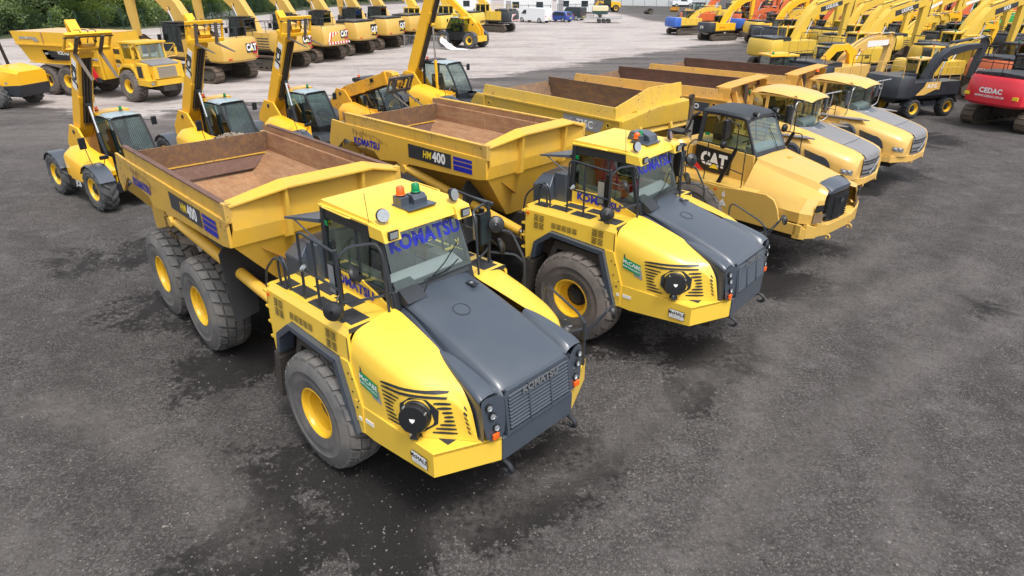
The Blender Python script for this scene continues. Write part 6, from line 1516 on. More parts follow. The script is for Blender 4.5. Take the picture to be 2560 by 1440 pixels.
J = dict(pelvis=(.62, 0, 1.45, .15, 1.2), belly=(.60, 0, 1.62, .15, 1.1), chest=(.58, 0, 1.85, .155, 1.25), neck=(.60, 0, 2.04, .055), head=(.63, 0, 2.14, .085), crown=(.64, 0, 2.26, .095),
         shl=(.60, .2, 1.97, .07), ell=(.72, .28, 1.72, .05), hal=(1.02, .16, 1.70, .035), shr=(.60, -.2, 1.97, .07), elr=(.72, -.28, 1.72, .05), har=(1.02, -.16, 1.70, .035),
         hil=(.66, .1, 1.42, .10), knl=(1.08, .14, 1.42, .07), anl=(1.18, .14, 1.04, .05), ftl=(1.32, .14, 1.0, .045), hir=(.66, -.1, 1.42, .10), knr=(1.08, -.14, 1.42, .07), anr=(1.18, -.14, 1.04, .05), ftr=(1.32, -.14, 1.0, .045))
Ed = [('pelvis', 'belly'), ('belly', 'chest'), ('chest', 'neck'), ('neck', 'head'), ('head', 'crown'), ('chest', 'shl'), ('shl', 'ell'), ('ell', 'hal'), ('chest', 'shr'), ('shr', 'elr'), ('elr', 'har'),
      ('pelvis', 'hil'), ('hil', 'knl'), ('knl', 'anl'), ('anl', 'ftl'), ('pelvis', 'hir'), ('hir', 'knr'), ('knr', 'anr'), ('anr', 'ftr')]
def pf(c):
    if c.z > 2.03: return 0
    if c.z > 1.5 and not (c.x > .95 and abs(c.y) < .3): return 1
    if c.x > .95 and c.z > 1.6: return 0
    return 2
pr_ = skin_person('person', 'person in a lime high-visibility jacket seated on the site dumper', J, Ed, dict(mats=['skin', 'hiviz', 'trouser'], f=pf), dm.location, R(168))
pr_.scale = (1.08, 1.08, 1.08)
b = MB(); b.lathe([(.13, 0), (.125, .03), (.115, .03), (.11, .09), (.07, .13), (.001, .14)], (.64, 0, 2.24), (0, 0, 1), 16); b.build('hard_hat', 'hardhat', pr_)
# ================================================================ tracked excavators
_tm = {}
def track_parts(root, Ltr, g, lod=0):
    """two crawler tracks, each a shoe belt with a frame below it"""
    w = .30; r = .46
    for s in (-1, 1):
        key = (Ltr, lod)
        if key not in _tm:
            b = MB(); n = 40 if lod == 0 else 18
            h = Ltr / 2 - r; per = 2 * (2 * h) + 2 * PI * r
            def P(d, rr):
                d %= per
                if d < 2 * h: return (-h + d, r + rr), 0
                d -= 2 * h
                if d < PI * r: a = PI / 2 - d / r; return (h + rr * math.cos(a), r + rr * math.sin(a)), 0
                d -= PI * r
                if d < 2 * h: return (h - d, r - rr), 0
                d -= 2 * h
                a = -PI / 2 - d / r; return (-h + rr * math.cos(a), r + rr * math.sin(a)), 0
            for k in range(n):
                d0 = per * k / n; d1 = per * (k + .86) / n
                (x0, z0), _ = P(d0, r - .05); (x1, z1), _ = P(d1, r - .05); (x2, z2), _ = P(d1, r); (x3, z3), _ = P(d0, r)
                b.prism([(x0, z0), (x1, z1), (x2, z2), (x3, z3)], -w, w, 0)
            ring = [P(per * k / 28, r - .06)[0] for k in range(28)]; ri = [P(per * k / 28, r - .12)[0] for k in range(28)]
            b.grid([[(x, -w * .9, z) for x, z in ring], [(x, w * .9, z) for x, z in ring], [(x, w * .9, z) for x, z in ri], [(x, -w * .9, z) for x, z in ri], [(x, -w * .9, z) for x, z in ring]], 0, False, close=True)
            o1 = b.build('track', 'track', root, T((0, s * g, 0)), angle=30)
            b = MB(); b.box(-h * .95, h * .95, -w * .6, w * .6, .22, .72, 0)
            for x in (-h, h): b.lathe([(.001, -w * .75), (.17, -w * .75), (.2, -w * .62), (.35, -w * .55), (.35, w * .55), (.2, w * .62), (.17, w * .75), (.001, w * .75)], (x, 0, r), (0, 1, 0), 16, 0)
            if lod == 0:
                for k in range(7): x = -h * .8 + k * h * 1.6 / 6; b.lathe([(.001, -w * .7), (.10, -w * .7), (.10, w * .7), (.001, w * .7)], (x, 0, .17), (0, 1, 0), 10, 0)
                b.box(-h * .5, h * .6, -w * .72, w * .72, .45, .70, 0)
            o2 = b.build('track_frame', 'trackf', o1)
            _tm[key] = (o1, o2)
        else:
            a, c = _tm[key]; o1 = a.copy(); o2 = c.copy(); COL.objects.link(o1); COL.objects.link(o2); o1.parent = root; o1.matrix_local = T((0, s * g, 0)); o2.parent = o1; o2.matrix_local = Matrix()

def boom_shape(pts, ws):
    """side outline of a boom from a centre line and half depths"""
    up, dn = [], []
    for i, (x, z) in enumerate(pts):
        a = pts[max(i - 1, 0)]; c = pts[min(i + 1, len(pts) - 1)]
        t = Vector((c[0] - a[0], c[1] - a[1])).normalized(); n = Vector((-t.y, t.x))
        up.append((x + n.x * ws[i], z + n.y * ws[i])); dn.append((x - n.x * ws[i], z - n.y * ws[i]))
    return up + dn[::-1]

POSE = dict(
    high=dict(b=[(.35, 1.85), (1.0, 2.75), (1.9, 3.85), (2.9, 4.65), (4.1, 5.15), (5.6, 5.35)], w=[.16, .34, .42, .42, .34, .2], a=[(5.3, 5.9), (5.75, 5.2), (5.75, 3.6), (5.65, 2.2)], aw=[.12, .34, .26, .14]),
    two=dict(b=[(.35, 1.7), (.7, 2.4), (1.15, 3.1), (1.8, 3.5), (3.0, 3.72), (4.3, 3.82)], w=[.12, .19, .23, .23, .20, .13], a=[(4.5, 4.35), (4.6, 3.8), (4.3, 2.7), (4.1, 1.9)], aw=[.08, .22, .18, .1]),
    reach=dict(b=[(.35, 1.85), (1.0, 2.75), (1.7, 3.65), (2.4, 4.3), (4.1, 4.75), (5.8, 5.05)], w=[.16, .28, .36, .40, .31, .2], a=[(5.6, 5.45), (5.95, 4.75), (5.8, 3.2), (5.6, 2.0)], aw=[.12, .34, .26, .14]),
    low=dict(b=[(.35, 1.7), (1.0, 2.3), (1.9, 2.95), (2.9, 3.3), (4.2, 3.45), (5.5, 3.3)], w=[.14, .28, .34, .34, .28, .16], a=[(5.6, 3.85), (5.7, 3.2), (5.4, 2.0), (5.1, 1.1)], aw=[.1, .28, .22, .12]))

def excavator(label, x, y, th, s=1.0, body='exy', boom=None, cw='cat', hood=None, cabm='dk', txt=None, txtm='white', plate=None, louv=True, pose='high', rail=True, stripes=False, guard=False, lod=0, wheels=False, side=None, sidem='white',
              cwm=None, trackth=0.0, name='excavator', cat_='excavator', group=None, bucket=True, boomtxt=None, redsheet=False, sleek=False, panel=None):
    root = thing(name, label, cat_, x, y, th, group=group, s=s)
    boom = boom or body; cwm = cwm or body
    def B(b, name, mats, mw=None, **k): return b.build(name, mats, root, mw, **k)
    bv = .02 if lod == 0 else 0
    # undercarriage
    if not wheels:
        track_parts(root, 4.5, 1.28, lod)
        b = MB(); b.box(-.8, .8, -1.0, 1.0, .45, .85); b.lathe([(.6, .85), (.62, 1.12)], ax=(0, 0, 1), n=18); B(b, 'undercarriage', 'trackf')
    else:
        b = MB(); b.box(-1.9, 1.9, -.42, .42, .75, 1.1, 0); b.lathe([(.6, 1.05), (.62, 1.2)], ax=(0, 0, 1), n=18); b.box(-.55, .55, -1.15, 1.15, .62, .95, 2)
        for xx in (-1.3, 1.3):
            for q in (-1, 1): b.grid([[(xx + u, q * .85, .55 + v), (xx + u, q * 1.38, .55 + v)] for u, v in [(.68 * math.cos(a), .68 * math.sin(a)) for a in [R(z) for z in (20, 50, 80, 110, 140, 165)]]], 1)
        B(b, 'undercarriage', ['dk', 'charb', body])
        for xx in (-1.3, 1.3):
            for q in (-1, 1): wheel(root, T((xx, q * 1.12, .56)), .56, .5, .31, 'ag', 'tyrek', 'rim', 'dk', left=q > 0, spin=xx, dish=.2)
    # revolving frame and house
    b = MB(); b.box(-2.2, 1.9, -1.30, 1.30, 1.12, 1.30, 1)
    b.box(-1.75, .2, .28, 1.40, 1.28, 2.30, 0); b.box(-1.75, 1.75, -1.40, -.28, 1.28, 2.05 if sleek else 2.25, 0); b.box(-1.75, .2, -.3, .3, 1.3, 1.95, 0)
    if louv:
        for q in (-1, 1):
            for k in range(4): b.box(-1.62, -.62, min(q * 1.40, q * 1.408), max(q * 1.40, q * 1.408), 1.42 + k * .165, 1.50 + k * .165, 2)
            b.box(-.45, -.33, min(q * 1.40, q * 1.41), max(q * 1.40, q * 1.41), 1.38, 1.46, 1)
    for q in (-1, 1):
        for xs_ in (-1.08, -.22, .85): b.box(xs_, xs_ + .02, min(q * 1.40, q * 1.406), max(q * 1.40, q * 1.406), 1.32, 2.2, 1)
        b.box(-1.7, 1.7, min(q * 1.40, q * 1.405), max(q * 1.40, q * 1.405), 1.30, 1.36, 1)
    if sleek and panel: b.prism([(-1.5, 1.34), (-.9, 1.34), (-.1, 1.62), (.2, 1.62), (.2, 2.06), (-.9, 2.06), (-1.0, 1.8)], -1.425, -1.410, 3)
    B(b, 'house', [body, 'dk', panel or 'trackf', panel or 'dk'], bevel=bv * 2)
    # counterweight
    b = MB(); cwz0, cwz1 = 1.12, 2.38
    pl = [(-1.75, -1.42), (-2.35, -1.42), (-2.72, -1.30), (-2.90, -1.05), (-2.97, -.6), (-3.0, 0), (-2.97, .6), (-2.90, 1.05), (-2.72, 1.30), (-2.35, 1.42), (-1.75, 1.42)]
    lv = [(cwz0, .90, .12), (cwz0 + .12, .99, 0), (1.62, 1.0, -.03), (2.25, .98, .04), (cwz1, .95, .12)]
    rows = [[(min(-1.75, x * 1.0 + dx) if x < -1.8 else x, yy * kk, z) for x, yy in pl] for z, kk, dx in lv]
    b.grid(rows, 0); b.poly(rows[0], 0); b.poly(rows[-1], 0); b.poly([(-1.75, r[0][1], r[0][2]) for r in rows] + [(-1.75, r[-1][1], r[-1][2]) for r in rows[::-1]], 0)
    if cw == 'cat':
        for q in (-1, 1): b.plate([(-2.965, q * 1.0 - .14, 1.30), (-2.965, q * 1.0 + .10, 1.30), (-2.965, q * 1.0 + .06, 1.36), (-2.965, q * 1.0 - .10, 1.36)], (.14, 0, 0), 1)
    B(b, 'counterweight', [cwm, 'redl'], angle=30)
    if txt or stripes or plate:
        b = MB(); X = -3.012
        if plate == 'cat':       # dark tile with white letters and a yellow triangle
            b.plate([(-2.985, -.98, 1.42), (-3.0, -.18, 1.42), (-2.985, -.18, 2.22), (-2.96, -.98, 2.22)], (-.012, 0, 0), 0)
            b.text('CAT', .52, (-3.03, -.58, 1.84), (0.02, -1, 0), (0, 0, 1), 1, bold=.06, xs=.72, proud=.012); b.poly([(-3.05, -.42, 1.52), (-3.05, -.74, 1.52), (-3.05, -.58, 1.74)], 2)
        elif plate == 'hex':     # white letters with dark drop and dark-red hexagon
            c = (-.62, 1.84)
            b.plate([(-3.0, c[0] - .45 + 0, c[1] + .02), (-3.0, c[0] - .33, c[1] - .33), (-3.0, c[0] - .05, c[1] - .33), (-3.0, c[0] + .02, c[1] + 0), (-3.0, c[0] - .05, c[1] + .30), (-3.0, c[0] - .33, c[1] + .30)], (-.02, 0, 0), 3)
            b.plate([(-3.0, c[0] - .38, c[1] + .02), (-3.0, c[0] - .30, c[1] - .23), (-3.0, c[0] + .42, c[1] - .25), (-3.0, c[0] + .42, c[1] + .25), (-3.0, c[0] - .30, c[1] + .25)], (-.03, 0, 0), 0)
            b.text('CAT', .50, (-3.034, c[0] + .05, c[1] + .01), (0, -1, 0), (0, 0, 1), 1, bold=.06, xs=.72); b.poly([(-3.045, c[0] + .16, c[1] - .15), (-3.045, c[0] - .06, c[1] - .15), (-3.045, c[0] + .05, c[1] + .0)], 2)
        if txt: b.text(txt, .42 if len(txt) < 5 else .30, (-3.01, 0 if not cw == 'kom' else -.35, 1.78 if cw != 'kom' else 1.5), (0, -1, 0), (0, 0, 1), 1 if txtm == 'white' else 0, bold=.05, proud=.02)
        if txt == 'CEDAC': b.text('WWW.CEDAC.CO.UK', .13, (-3.01, 0, 1.54), (0, -1, 0), (0, 0, 1), 1, bold=.03, proud=.02); b.box(-2.94, -2.90, .98, 1.22, 1.5, 1.64, 2); b.box(-2.94, -2.90, -1.22, -.98, 1.5, 1.64, 2)
        if stripes:
            for k in range(7):
                y0 = 1.05 - k * .14
                b.plate([(-2.90, y0, 1.42), (-2.92, y0 - .07, 1.42), (-2.96, y0 - .26, 2.02), (-2.94, y0 - .19, 2.02)], (-.05, 0, 0), 3 if k % 2 else 1)
            for k in range(15):
                y0 = 1.1 - k * .15; b.plate([(-2.985, y0, 1.24), (-2.985, y0 - .14, 1.24), (-2.985, y0 - .11, 1.38), (-2.985, y0 + .03, 1.38)], (-.05, 0, 0), 3 if k % 2 else 1)
        B(b, 'lettering', ['blk', 'white', 'yell', 'redl'])
    # engine hood
    if hood:
        b = MB(); b.grid([[(x, yy, z - .0 - (.06 if abs(yy) > 1.1 else 0)) for yy in (-1.22, -1.15, 0, 1.15, 1.22)] for x, z in ((-2.55, 2.32), (-2.5, 2.56), (-1.6, 2.60), (-.85, 2.58), (-.8, 2.28))], 0)
        for q in (-1, 1): b.poly([(x, q * 1.22, z) for x, z in ((-2.55, 2.26), (-2.5, 2.50), (-1.6, 2.54), (-.85, 2.52), (-.8, 2.22))], 0)
        for k in range(6): b.box(-2.575, -2.52, -1.0 + k * .34, -.78 + k * .34, 2.40, 2.50, 1)
        B(b, 'engine_hood', [hood, 'dk'], angle=30)
    # side markings
    if side:
        b = MB(); b.text(side, .30 if len(side) < 6 else .17, (-.42 if wheels else -.6, -1.430 if wheels else -1.412, 1.84 if wheels else 1.75), (1, 0, 0), (0, 0, 1), 0, bold=.04); B(b, 'side_lettering', sidem)
    # cab
    b = MB(); y0, y1 = .42, 1.38
    b.box(.25, 1.85, y0, y1, 1.28, 1.62, 1 if cabm == 'dk' else 0); roofz = 3.08
    for yy in (y0 + .04, y1 - .04):
        for (xa, za, xb, zb) in ((.30, 1.6, .32, roofz), (1.05, 1.6, 1.0, roofz), (1.80, 1.6, 1.52, roofz)):
            b.hexa([(xa - .05, yy - .04, za), (xa + .05, yy - .04, za), (xa + .05, yy + .04, za), (xa - .05, yy + .04, za), (xb - .05, yy - .04, zb), (xb + .05, yy - .04, zb), (xb + .05, yy + .04, zb), (xb - .05, yy + .04, zb)], 0)
    b.box(.22, 1.60, y0 - .02, y1 + .02, roofz - .06, roofz + .05, 0)
    if guard:
        b.box(.3, 1.9, y0, y1, roofz + .10, roofz + .13, 2)
        for k in range(9): b.box(1.82, 1.85, y0 + k * .115, y0 + k * .115 + .015, 1.7, roofz + .1, 2)
    B(b, 'cab', [cabm, body, 'blk'], bevel=bv)
    b = MB()
    for yy in (y0 + .03, y1 - .01): b.poly([(.32, yy, 1.62), (1.80, yy, 1.62), (1.52, yy, roofz - .05), (.34, yy, roofz - .05)])
    b.poly([(1.82, y0 + .05, 1.62), (1.82, y1 - .05, 1.62), (1.54, y1 - .05, roofz - .05), (1.54, y0 + .05, roofz - .05)]); b.poly([(.3, y0 + .05, 1.7), (.3, y1 - .05, 1.7), (.3, y1 - .05, roofz - .05), (.3, y0 + .05, roofz - .05)])
    B(b, 'cab_window', 'glassd')
    if lod == 0:
        b = MB(); b.prism([(.5, 1.5), (1.0, 1.5), (1.0, 1.85), (.7, 1.9), (.55, 2.45), (.42, 2.45)], .65, 1.15); B(b, 'seat', 'seat')
        beacon(root, (.5, .6, roofz + .05), 'grl' if (len(label) % 2) else 'orl', .05, .09, .03)
        b = MB(); b.box(1.7, 1.76, y1 + .12, y1 + .32, 2.2, 2.55); b.tube([(1.6, y1, 2.6), (1.72, y1 + .2, 2.5)], .015); B(b, 'mirror', 'blk')
        if rail:
            b = MB(); rc = .018
            for q in (-1.32,): b.bent([(.0, q, 2.05), (.0, q, 2.85), (1.7, q, 2.8), (1.78, q, 1.9)], rc, .08); b.bent([(.0, q, 2.45), (1.72, q, 2.4)], rc); b.tube([(.9, q, 2.05), (.88, q, 2.82)], rc)
            b.bent([(-2.6, 1.25, 2.2), (-2.6, 1.25, 2.95), (-2.6, -1.25, 2.95), (-2.6, -1.25, 2.2)], rc, .08); b.bent([(-2.6, 1.25, 2.95), (-.2, 1.3, 2.95), (-.15, 1.3, 2.1)], rc, .08); b.tube([(-1.4, 1.28, 2.1), (-1.4, 1.28, 2.95)], rc); b.tube([(-2.6, 0, 2.2), (-2.6, 0, 2.95)], rc)
            B(b, 'handrail', 'dk' if rail is True else rail)
    # boom, arm, rams, bucket
    P_ = POSE[pose]
    b = MB(); b.prism(boom_shape(P_['b'], [q_ * (1.12 if pose == 'high' else .92) for q_ in P_['w']]), -.25, .25, 0)
    k3 = P_['b'][3]; b.cyl((P_['b'][2][0] + .25, -.30, P_['b'][2][1] + .02), (P_['b'][2][0] + .25, .30, P_['b'][2][1] + .02), .10, n=10, m=1)
    if boomtxt:
        p, q = Vector(P_['b'][3]), Vector(P_['b'][5]); d = (q - p).normalized(); n = Vector((-d.y, d.x)); c = p.lerp(q, .42)
        for sgn, yy in ((1, -.258),):
            quad = [c - d * 1.15 - n * .20, c + d * 1.1 - n * .17, c + d * 1.1 + n * .15, c - d * 1.15 + n * .17]
            b.poly([(v.x, yy, v.y) for v in quad], 2 if boomtxt != ' ' else 3)
            if boomtxt != ' ': b.text(boomtxt, .34, (c.x, yy - .004, c.y), (d.x, 0, d.y), (n.x, 0, n.y), 3, bold=.03)
        if boomtxt != ' ' and boom == 'exy': b.text('KOMATSU', .16, (c.x - n.x * .27, yy - .004, c.y - n.y * .27), (d.x, 0, d.y), (n.x, 0, n.y), 1, bold=.03)
    b.tube([(x, -.12, z + w * .0 + .42) for (x, z), w in zip(P_['b'][1:5], P_['w'][1:5])], .025, 5, 1)
    B(b, 'boom', [boom, 'dk', 'charb', 'white'], bevel=bv)
    b = MB(); b.prism(boom_shape(P_['a'], P_['aw']), -.17, .17, 0); B(b, 'arm', [boom], bevel=bv)
    bb = P_['b']
    hydro(root, (1.1, -.34, 1.55), (bb[2][0] + .25, -.34, bb[2][1]), .085, .5, boom, None); 
    if lod == 0: hydro(root, (1.1, .34, 1.55), (bb[2][0] + .25, .34, bb[2][1]), .085, .5, boom, None)
    hydro(root, (bb[3][0] + .1, 0, bb[3][1] + .55), (P_['a'][0][0], 0, P_['a'][0][1] - .05), .085, .6, boom, None)
    if lod == 0:
        b = MB()
        for k in range(2): b.bent([(bb[4][0] + .4, -.2 + .3 * k, bb[4][1] + .35), (bb[5][0] + .1, -.22 + .3 * k, bb[5][1] + .5), (bb[5][0] + .5, -.22 + .3 * k, bb[5][1] + .1), (P_['a'][1][0] + .3, -.2 + .3 * k, P_['a'][1][1] - .7)], .03, .3)
        B(b, 'hose', 'blk')
    if bucket:
        ax, az = P_['a'][3]
        b = MB(); arc = [(ax + .1, az + .1), (ax + .15, az - .35), (ax - .05, az - .8), (ax - .45, az - 1.0), (ax - .85, az - .85), (ax - 1.0, az - .45)]
        arc = [(u, max(.04, v)) for u, v in arc]
        b.grid([[(u, -.5, v), (u, .5, v)] for u, v in arc], 0)
        for q in (-.5, .5): b.poly([(u, q, v) for u, v in arc], 0)
        B(b, 'bucket', 'track')
    return root

G1 = 'yellow tracked excavators parked in a row on the pale yard'
h = 2.70
def exrow(x, y): return x - 2.6, y - .3
excavator('ochre excavator with a low cab guard, nearest in its row, behind the old dump truck', -20.6, 46.4, h, 1.14, 'cat', plate='hex', guard=True, group=G1, cwm='cat')
excavator('ochre excavator second in its row, partly hidden by a raised telehandler boom', -18.7, 52.6, h, 1.14, 'cat', plate='hex', guard=True, group=G1)
excavator('ochre excavator with red and white stripes across its counterweight', -17.1, 57.6, h, 1.14, 'cat', plate='hex', stripes=True, guard=True, group=G1)
excavator('ochre excavator with a black hood and square logo tile, next after the striped one', -15.6, 62.6, h, 1.14, 'cat', plate='cat', hood='charb', rail=False, guard=True, group=G1)
excavator('ochre excavator with a black hood, fifth in its row', -13.9, 67.8, h, 1.14, 'cat', plate='cat', hood='charb', rail=False, guard=True, group=G1)
excavator('ochre excavator with a black hood, mostly behind the tallest telehandler boom', -12.4, 72.6, h, 1.14, 'cat', plate='cat', hood='charb', rail=False, group=G1)
excavator('lemon-yellow excavator with a black hood and a pale side sign, left of the lone telehandler', -9.6, 77.0, h, 1.06, 'exy', txt='KOMATSU', txtm='blk', cw='kom', hood='charb', louv=False, side='Hybrid', sidem='blue', rail=False, cabm='exy', group=G1)
excavator('lemon-yellow excavator with a black hood, right behind the lone telehandler', -6.4, 82.4, h, 1.06, 'exy', txt='KOMATSU', txtm='blk', cw='kom', hood='charb', louv=False, rail=False, cabm='exy', group=G1)
excavator('large yellow and charcoal excavator with stripes, at the right end of its row', -2.4, 88.6, h, 1.05, 'exy', cwm='charb', stripes=True, cabm='exy', hood='charb', rail='exy', group=G1, louv=False, cw='v')

G2 = 'excavators crowded at the right side of the yard'
excavator('small yellow excavator with white letters on a dark tail, leftmost at the right side', 22.6, 76.6, .45, .78, 'jcb', cwm='charb', txt='JCB', cw='j', side='Hughes Bros', sidem='redl', pose='high', louv=False, rail=False, group=G2, hood=None)
excavator('small yellow excavator with white letters on a dark tail, second from the left', 27.0, 72.8, .45, .78, 'jcb', cwm='charb', txt='JCB', cw='j', side='Hughes Bros', sidem='redl', pose='high', louv=False, rail=False, group=G2)
excavator('lemon-yellow excavator with a railed black hood, right behind the two small dark-tailed ones', 20.4, 51.5, .42, .95, 'exy', cw='kom', hood='charb', louv=False, boomtxt='LKSLKSL', cabm='exy', group=G2, pose='reach')
excavator('lemon-yellow excavator with a dark 365 panel on its side', 23.0, 46.0, .42, .95, 'exy', cw='kom', hood='charb', louv=False, boomtxt='LKSKSL', side='365', sidem='charb', cabm='exy', group=G2, pose='reach')
excavator('lemon-yellow excavator whose boom with a green sign rises over the black boom', 29.0, 45.2, .42, .98, 'exy', cw='kom', hood='charb', louv=False, boomtxt='KKB', cabm='exy', group=G2, pose='reach')
excavator('charcoal and warm-yellow excavator with a blank white board on its boom', 17.6, 37.6, .55, .90, 'volvo', cwm='charb', cw='v', hood='charb', louv=False, boomtxt=' ', cabm='charb', group=G2, pose='low', panel='volvo')
excavator('wheeled excavator with a charcoal rear, yellow rails and four yellow-rimmed tyres', 20.5, 34.2, .32, .84, 'charb', boom='charb', cwm='charb', cw='v', louv=False, wheels=True, cabm='volvo', rail='volvo', side='A.P.C', sidem='white', txt='APC', group=G2, pose='two', panel='volvo', sleek=True, boomtxt=None)
excavator('bright red excavator with white letters across its tail', 24.2, 31.3, .40, .98, 'exr', txt='CEDAC', cw='c', hood='blk', louv=False, side='CEDAC', cabm='blk', rail='blk', group=G2, pose='reach')
excavator('orange excavator with white letters on its tail, behind the red one', 28.6, 38.6, .42, .95, 'exo', txt='HITACHI', cw='h', hood='dk', louv=False, cabm='dk', group=G2, pose='reach')
excavator('small plain yellow excavator between the lemon and orange ones', 25.6, 41.6, .42, .80, 'exy', cw='kom', txt='KOMATSU', txtm='blk', louv=False, cabm='exy', rail=False, group=G2, pose='low', hood=None)
excavator('dark excavator at the right edge, behind the red one', 33.4, 40.8, .42, .95, 'charb', boom='exo', cw='h', hood='charb', louv=False, cabm='charb', group=G2, pose='reach')

# compact yellow excavator with its boom folded, behind the farthest dump truck
def midi():
    root = thing('compact_excavator', 'compact yellow excavator with a big glass cab and folded boom behind the truck bodies', 'excavator', 14.6, 37.6, .2, group=G2, s=1.0)
    def B(b, name, mats, **k): return b.build(name, mats, root, None, **k)
    track_parts(root, 2.6, .85, 0)
    b = MB(); b.box(-.5, .5, -.7, .7, .35, .8); B(b, 'undercarriage', 'trackf')
    b = MB(); b.grid([[(x, -w, .8), (x, -w, z), (x, -w + .15, z + .12), (x, w - .15, z + .12), (x, w, z), (x, w, .8)] for x, w, z in ((-1.35, .75, 1.15), (-1.25, .95, 1.25), (-.4, 1.0, 1.3), (1.0, .95, 1.2), (1.1, .85, 1.1))], 0); b.poly([(-1.35, -.75, .8), (-1.35, -.75, 1.15), (-1.35, .75, 1.15), (-1.35, .75, .8)]); b.poly([(1.1, -.85, .8), (1.1, -.85, 1.1), (1.1, .85, 1.1), (1.1, .85, .8)]); B(b, 'house', 'jcb', angle=40)
    b = MB()
    for x, y in ((-.75, -.5), (-.75, .6), (.7, -.5), (.7, .6), (0, -.5)): b.box(x - .05, x + .05, y - .05, y + .05, 1.25, 2.45)
    b.box(-.8, .75, -.55, .65, 1.2, 1.36); B(b, 'cab', 'blk', bevel=.01)
    b = MB(); b.prism([(-.85, -.62), (.85, -.62), (.9, .72), (-.85, .72)], 2.45, 2.56, ax='z'); b.prism([(-.5, -.3), (.5, -.3), (.4, .4), (-.4, .4)], 2.56, 2.62, ax='z'); B(b, 'cab_roof', 'jcb', bevel=.04)
    b = MB()
    for q in (-.52, .62): b.poly([(-.75, q, 1.36), (.7, q, 1.36), (.7, q, 2.45), (-.75, q, 2.45)])
    for q in (-.77, .72): b.poly([(q, -.5, 1.36), (q, .6, 1.36), (q, .6, 2.45), (q, -.5, 2.45)])
    B(b, 'cab_window', 'glass')
    beacon(root, (-.55, -.3, 2.56), 'grl', .06, .12, .02)
    b = MB(); b.prism(boom_shape([(1.3, .9), (1.9, 1.6), (2.5, 2.4), (2.9, 2.85), (3.6, 2.9)], [.12, .16, .18, .2, .14]), -.75, -.5, 0); B(b, 'boom', 'jcb', bevel=.01)
    b = MB(); b.prism(boom_shape([(3.5, 3.0), (4.0, 2.6), (4.2, 1.4)], [.14, .24, .12]), -.74, -.51, 0); B(b, 'arm', 'jcb', bevel=.01)
    hydro(root, (1.5, -.62, 1.0), (2.6, -.62, 2.7), .06, .5, 'dk'); hydro(root, (1.4, -.85, .9), (2.2, -.85, 1.9), .06, .5, 'dk')
midi()
# ================================================================ crowd of machines beyond, right side
rnd = random.Random(11)
def hide(o):
    pass
pA = excavator('lemon-yellow excavator with its boom raised, first behind the dark 365 panel machine', 27.2, 55.2, .4, .92, 'exy', cw='kom', hood='charb', louv=False, cabm='exy', group=G2, pose='reach', lod=0, rail=True)
pA2 = excavator('lemon-yellow excavator with a dark cab and a low flat boom in the third rank', 31.6, 56.8, .55, .9, 'exy', cwm='exy', cw='kom', hood='charb', louv=True, cabm='charb', group=G2, pose='low', lod=0)
pA3 = excavator('lemon-yellow excavator with a steep boom and dark tail in the third rank', 36.6, 57.6, .3, .9, 'exy', cwm='charb', cw='kom', hood='charb', louv=True, cabm='charb', group=G2, pose='high', lod=0)
pB = excavator('orange excavator with a pale stripe on its boom, behind the leftmost small yellow one', 29.5, 88.5, .5, .92, 'exo', cw='h', hood='dk', louv=False, cabm='dk', group=G2, pose='high', lod=1, boomtxt=' ')
pC = excavator('deep-yellow excavator standing low in the crowd left of the black boom', 33.2, 52.6, .4, .85, 'jcb', cwm='charb', cw='j', louv=False, group=G2, pose='low', lod=1)
GF = 'machines in the far crowd'
def put(p, label, X_, Y_, th, s, mat=None): return dup(p, label, X_, Y_, th, group=GF, s=s, mat=mat)
YL = 'yellow excavator with its boom raised in the crowd at the upper right'
OL = 'orange excavator with its boom raised in the crowd at the upper right'
DL = 'dark-tailed excavator with its boom low in the crowd at the upper right'
def jit(a): return rnd.uniform(-a, a)
# second and third ranks: yellow, deep yellow, some green
for i in range(6):
    for j in range(3):
        X_ = 33.5 + i * 5.6 + j * 2.2 + jit(.5); Y_ = 50.5 + j * 7.5 - i * 1.2 + jit(.6)
        if (i, j) in ((0, 0),): continue
        k = (i * 2 + j * 3) % 5
        if k in (0, 2): put((pA, pA2, pA3)[(i + j) % 3], YL, X_, Y_, .4 + jit(.12), .9)
        elif k == 1: put(pC, DL, X_, Y_, .4 + jit(.15), .88)
        elif k == 3: put(pC, 'green-boomed excavator in the crowd at the upper right' if i < 4 else YL, X_, Y_, .4 + jit(.1), .85, {'jcb': 'exg'} if i < 4 else {'jcb': 'exy'})
        else: put(pA, OL, X_, Y_, .4 + jit(.1), .9, {'exy': 'exo'})
for i in range(7): put((pA3, pA, pA2)[i % 3], YL, 25.2 + i * 4.3 + jit(.4), 62.5 - i * .9 + jit(.5), .42 + jit(.1), .9)
# rank of orange machines with blue and orange tails
for i in range(8): put((pA2, pB, pA3, pA)[i % 4], (YL, OL, YL, YL)[i % 4], 27.5 + i * 4.2 + jit(.5), 73.5 - i * 1.0 + jit(.6), .4 + jit(.2), .88)
for i in range(9): put((pC, pA3, pC, pB)[i % 4], (DL, YL, DL, YL)[i % 4], 26.2 + i * 3.9 + jit(.5), 68.2 - i * .9 + jit(.5), .4 + jit(.25), .8, {'exo': 'exy'} if i % 4 == 3 else None)
for i in range(9): put((pC, pB, pA2)[i % 3], (DL, YL, YL)[i % 3], 30.2 + i * 4.0 + jit(.5), 79.4 - i * 1.0 + jit(.5), .4 + jit(.25), .8, {'exo': 'exy'} if i % 3 == 1 else None)
for i in range(11):
    X_ = 24.6 + i * 4.1 + jit(.4); Y_ = 91 - i * 1.1 + jit(.6)
    if i == 1: continue
    put(pB, OL if i % 3 else 'orange excavator with a blue tail in the crowd at the upper right', X_, Y_, .5 + jit(.15), .92, None if i % 3 else {'charb': 'exbl'})
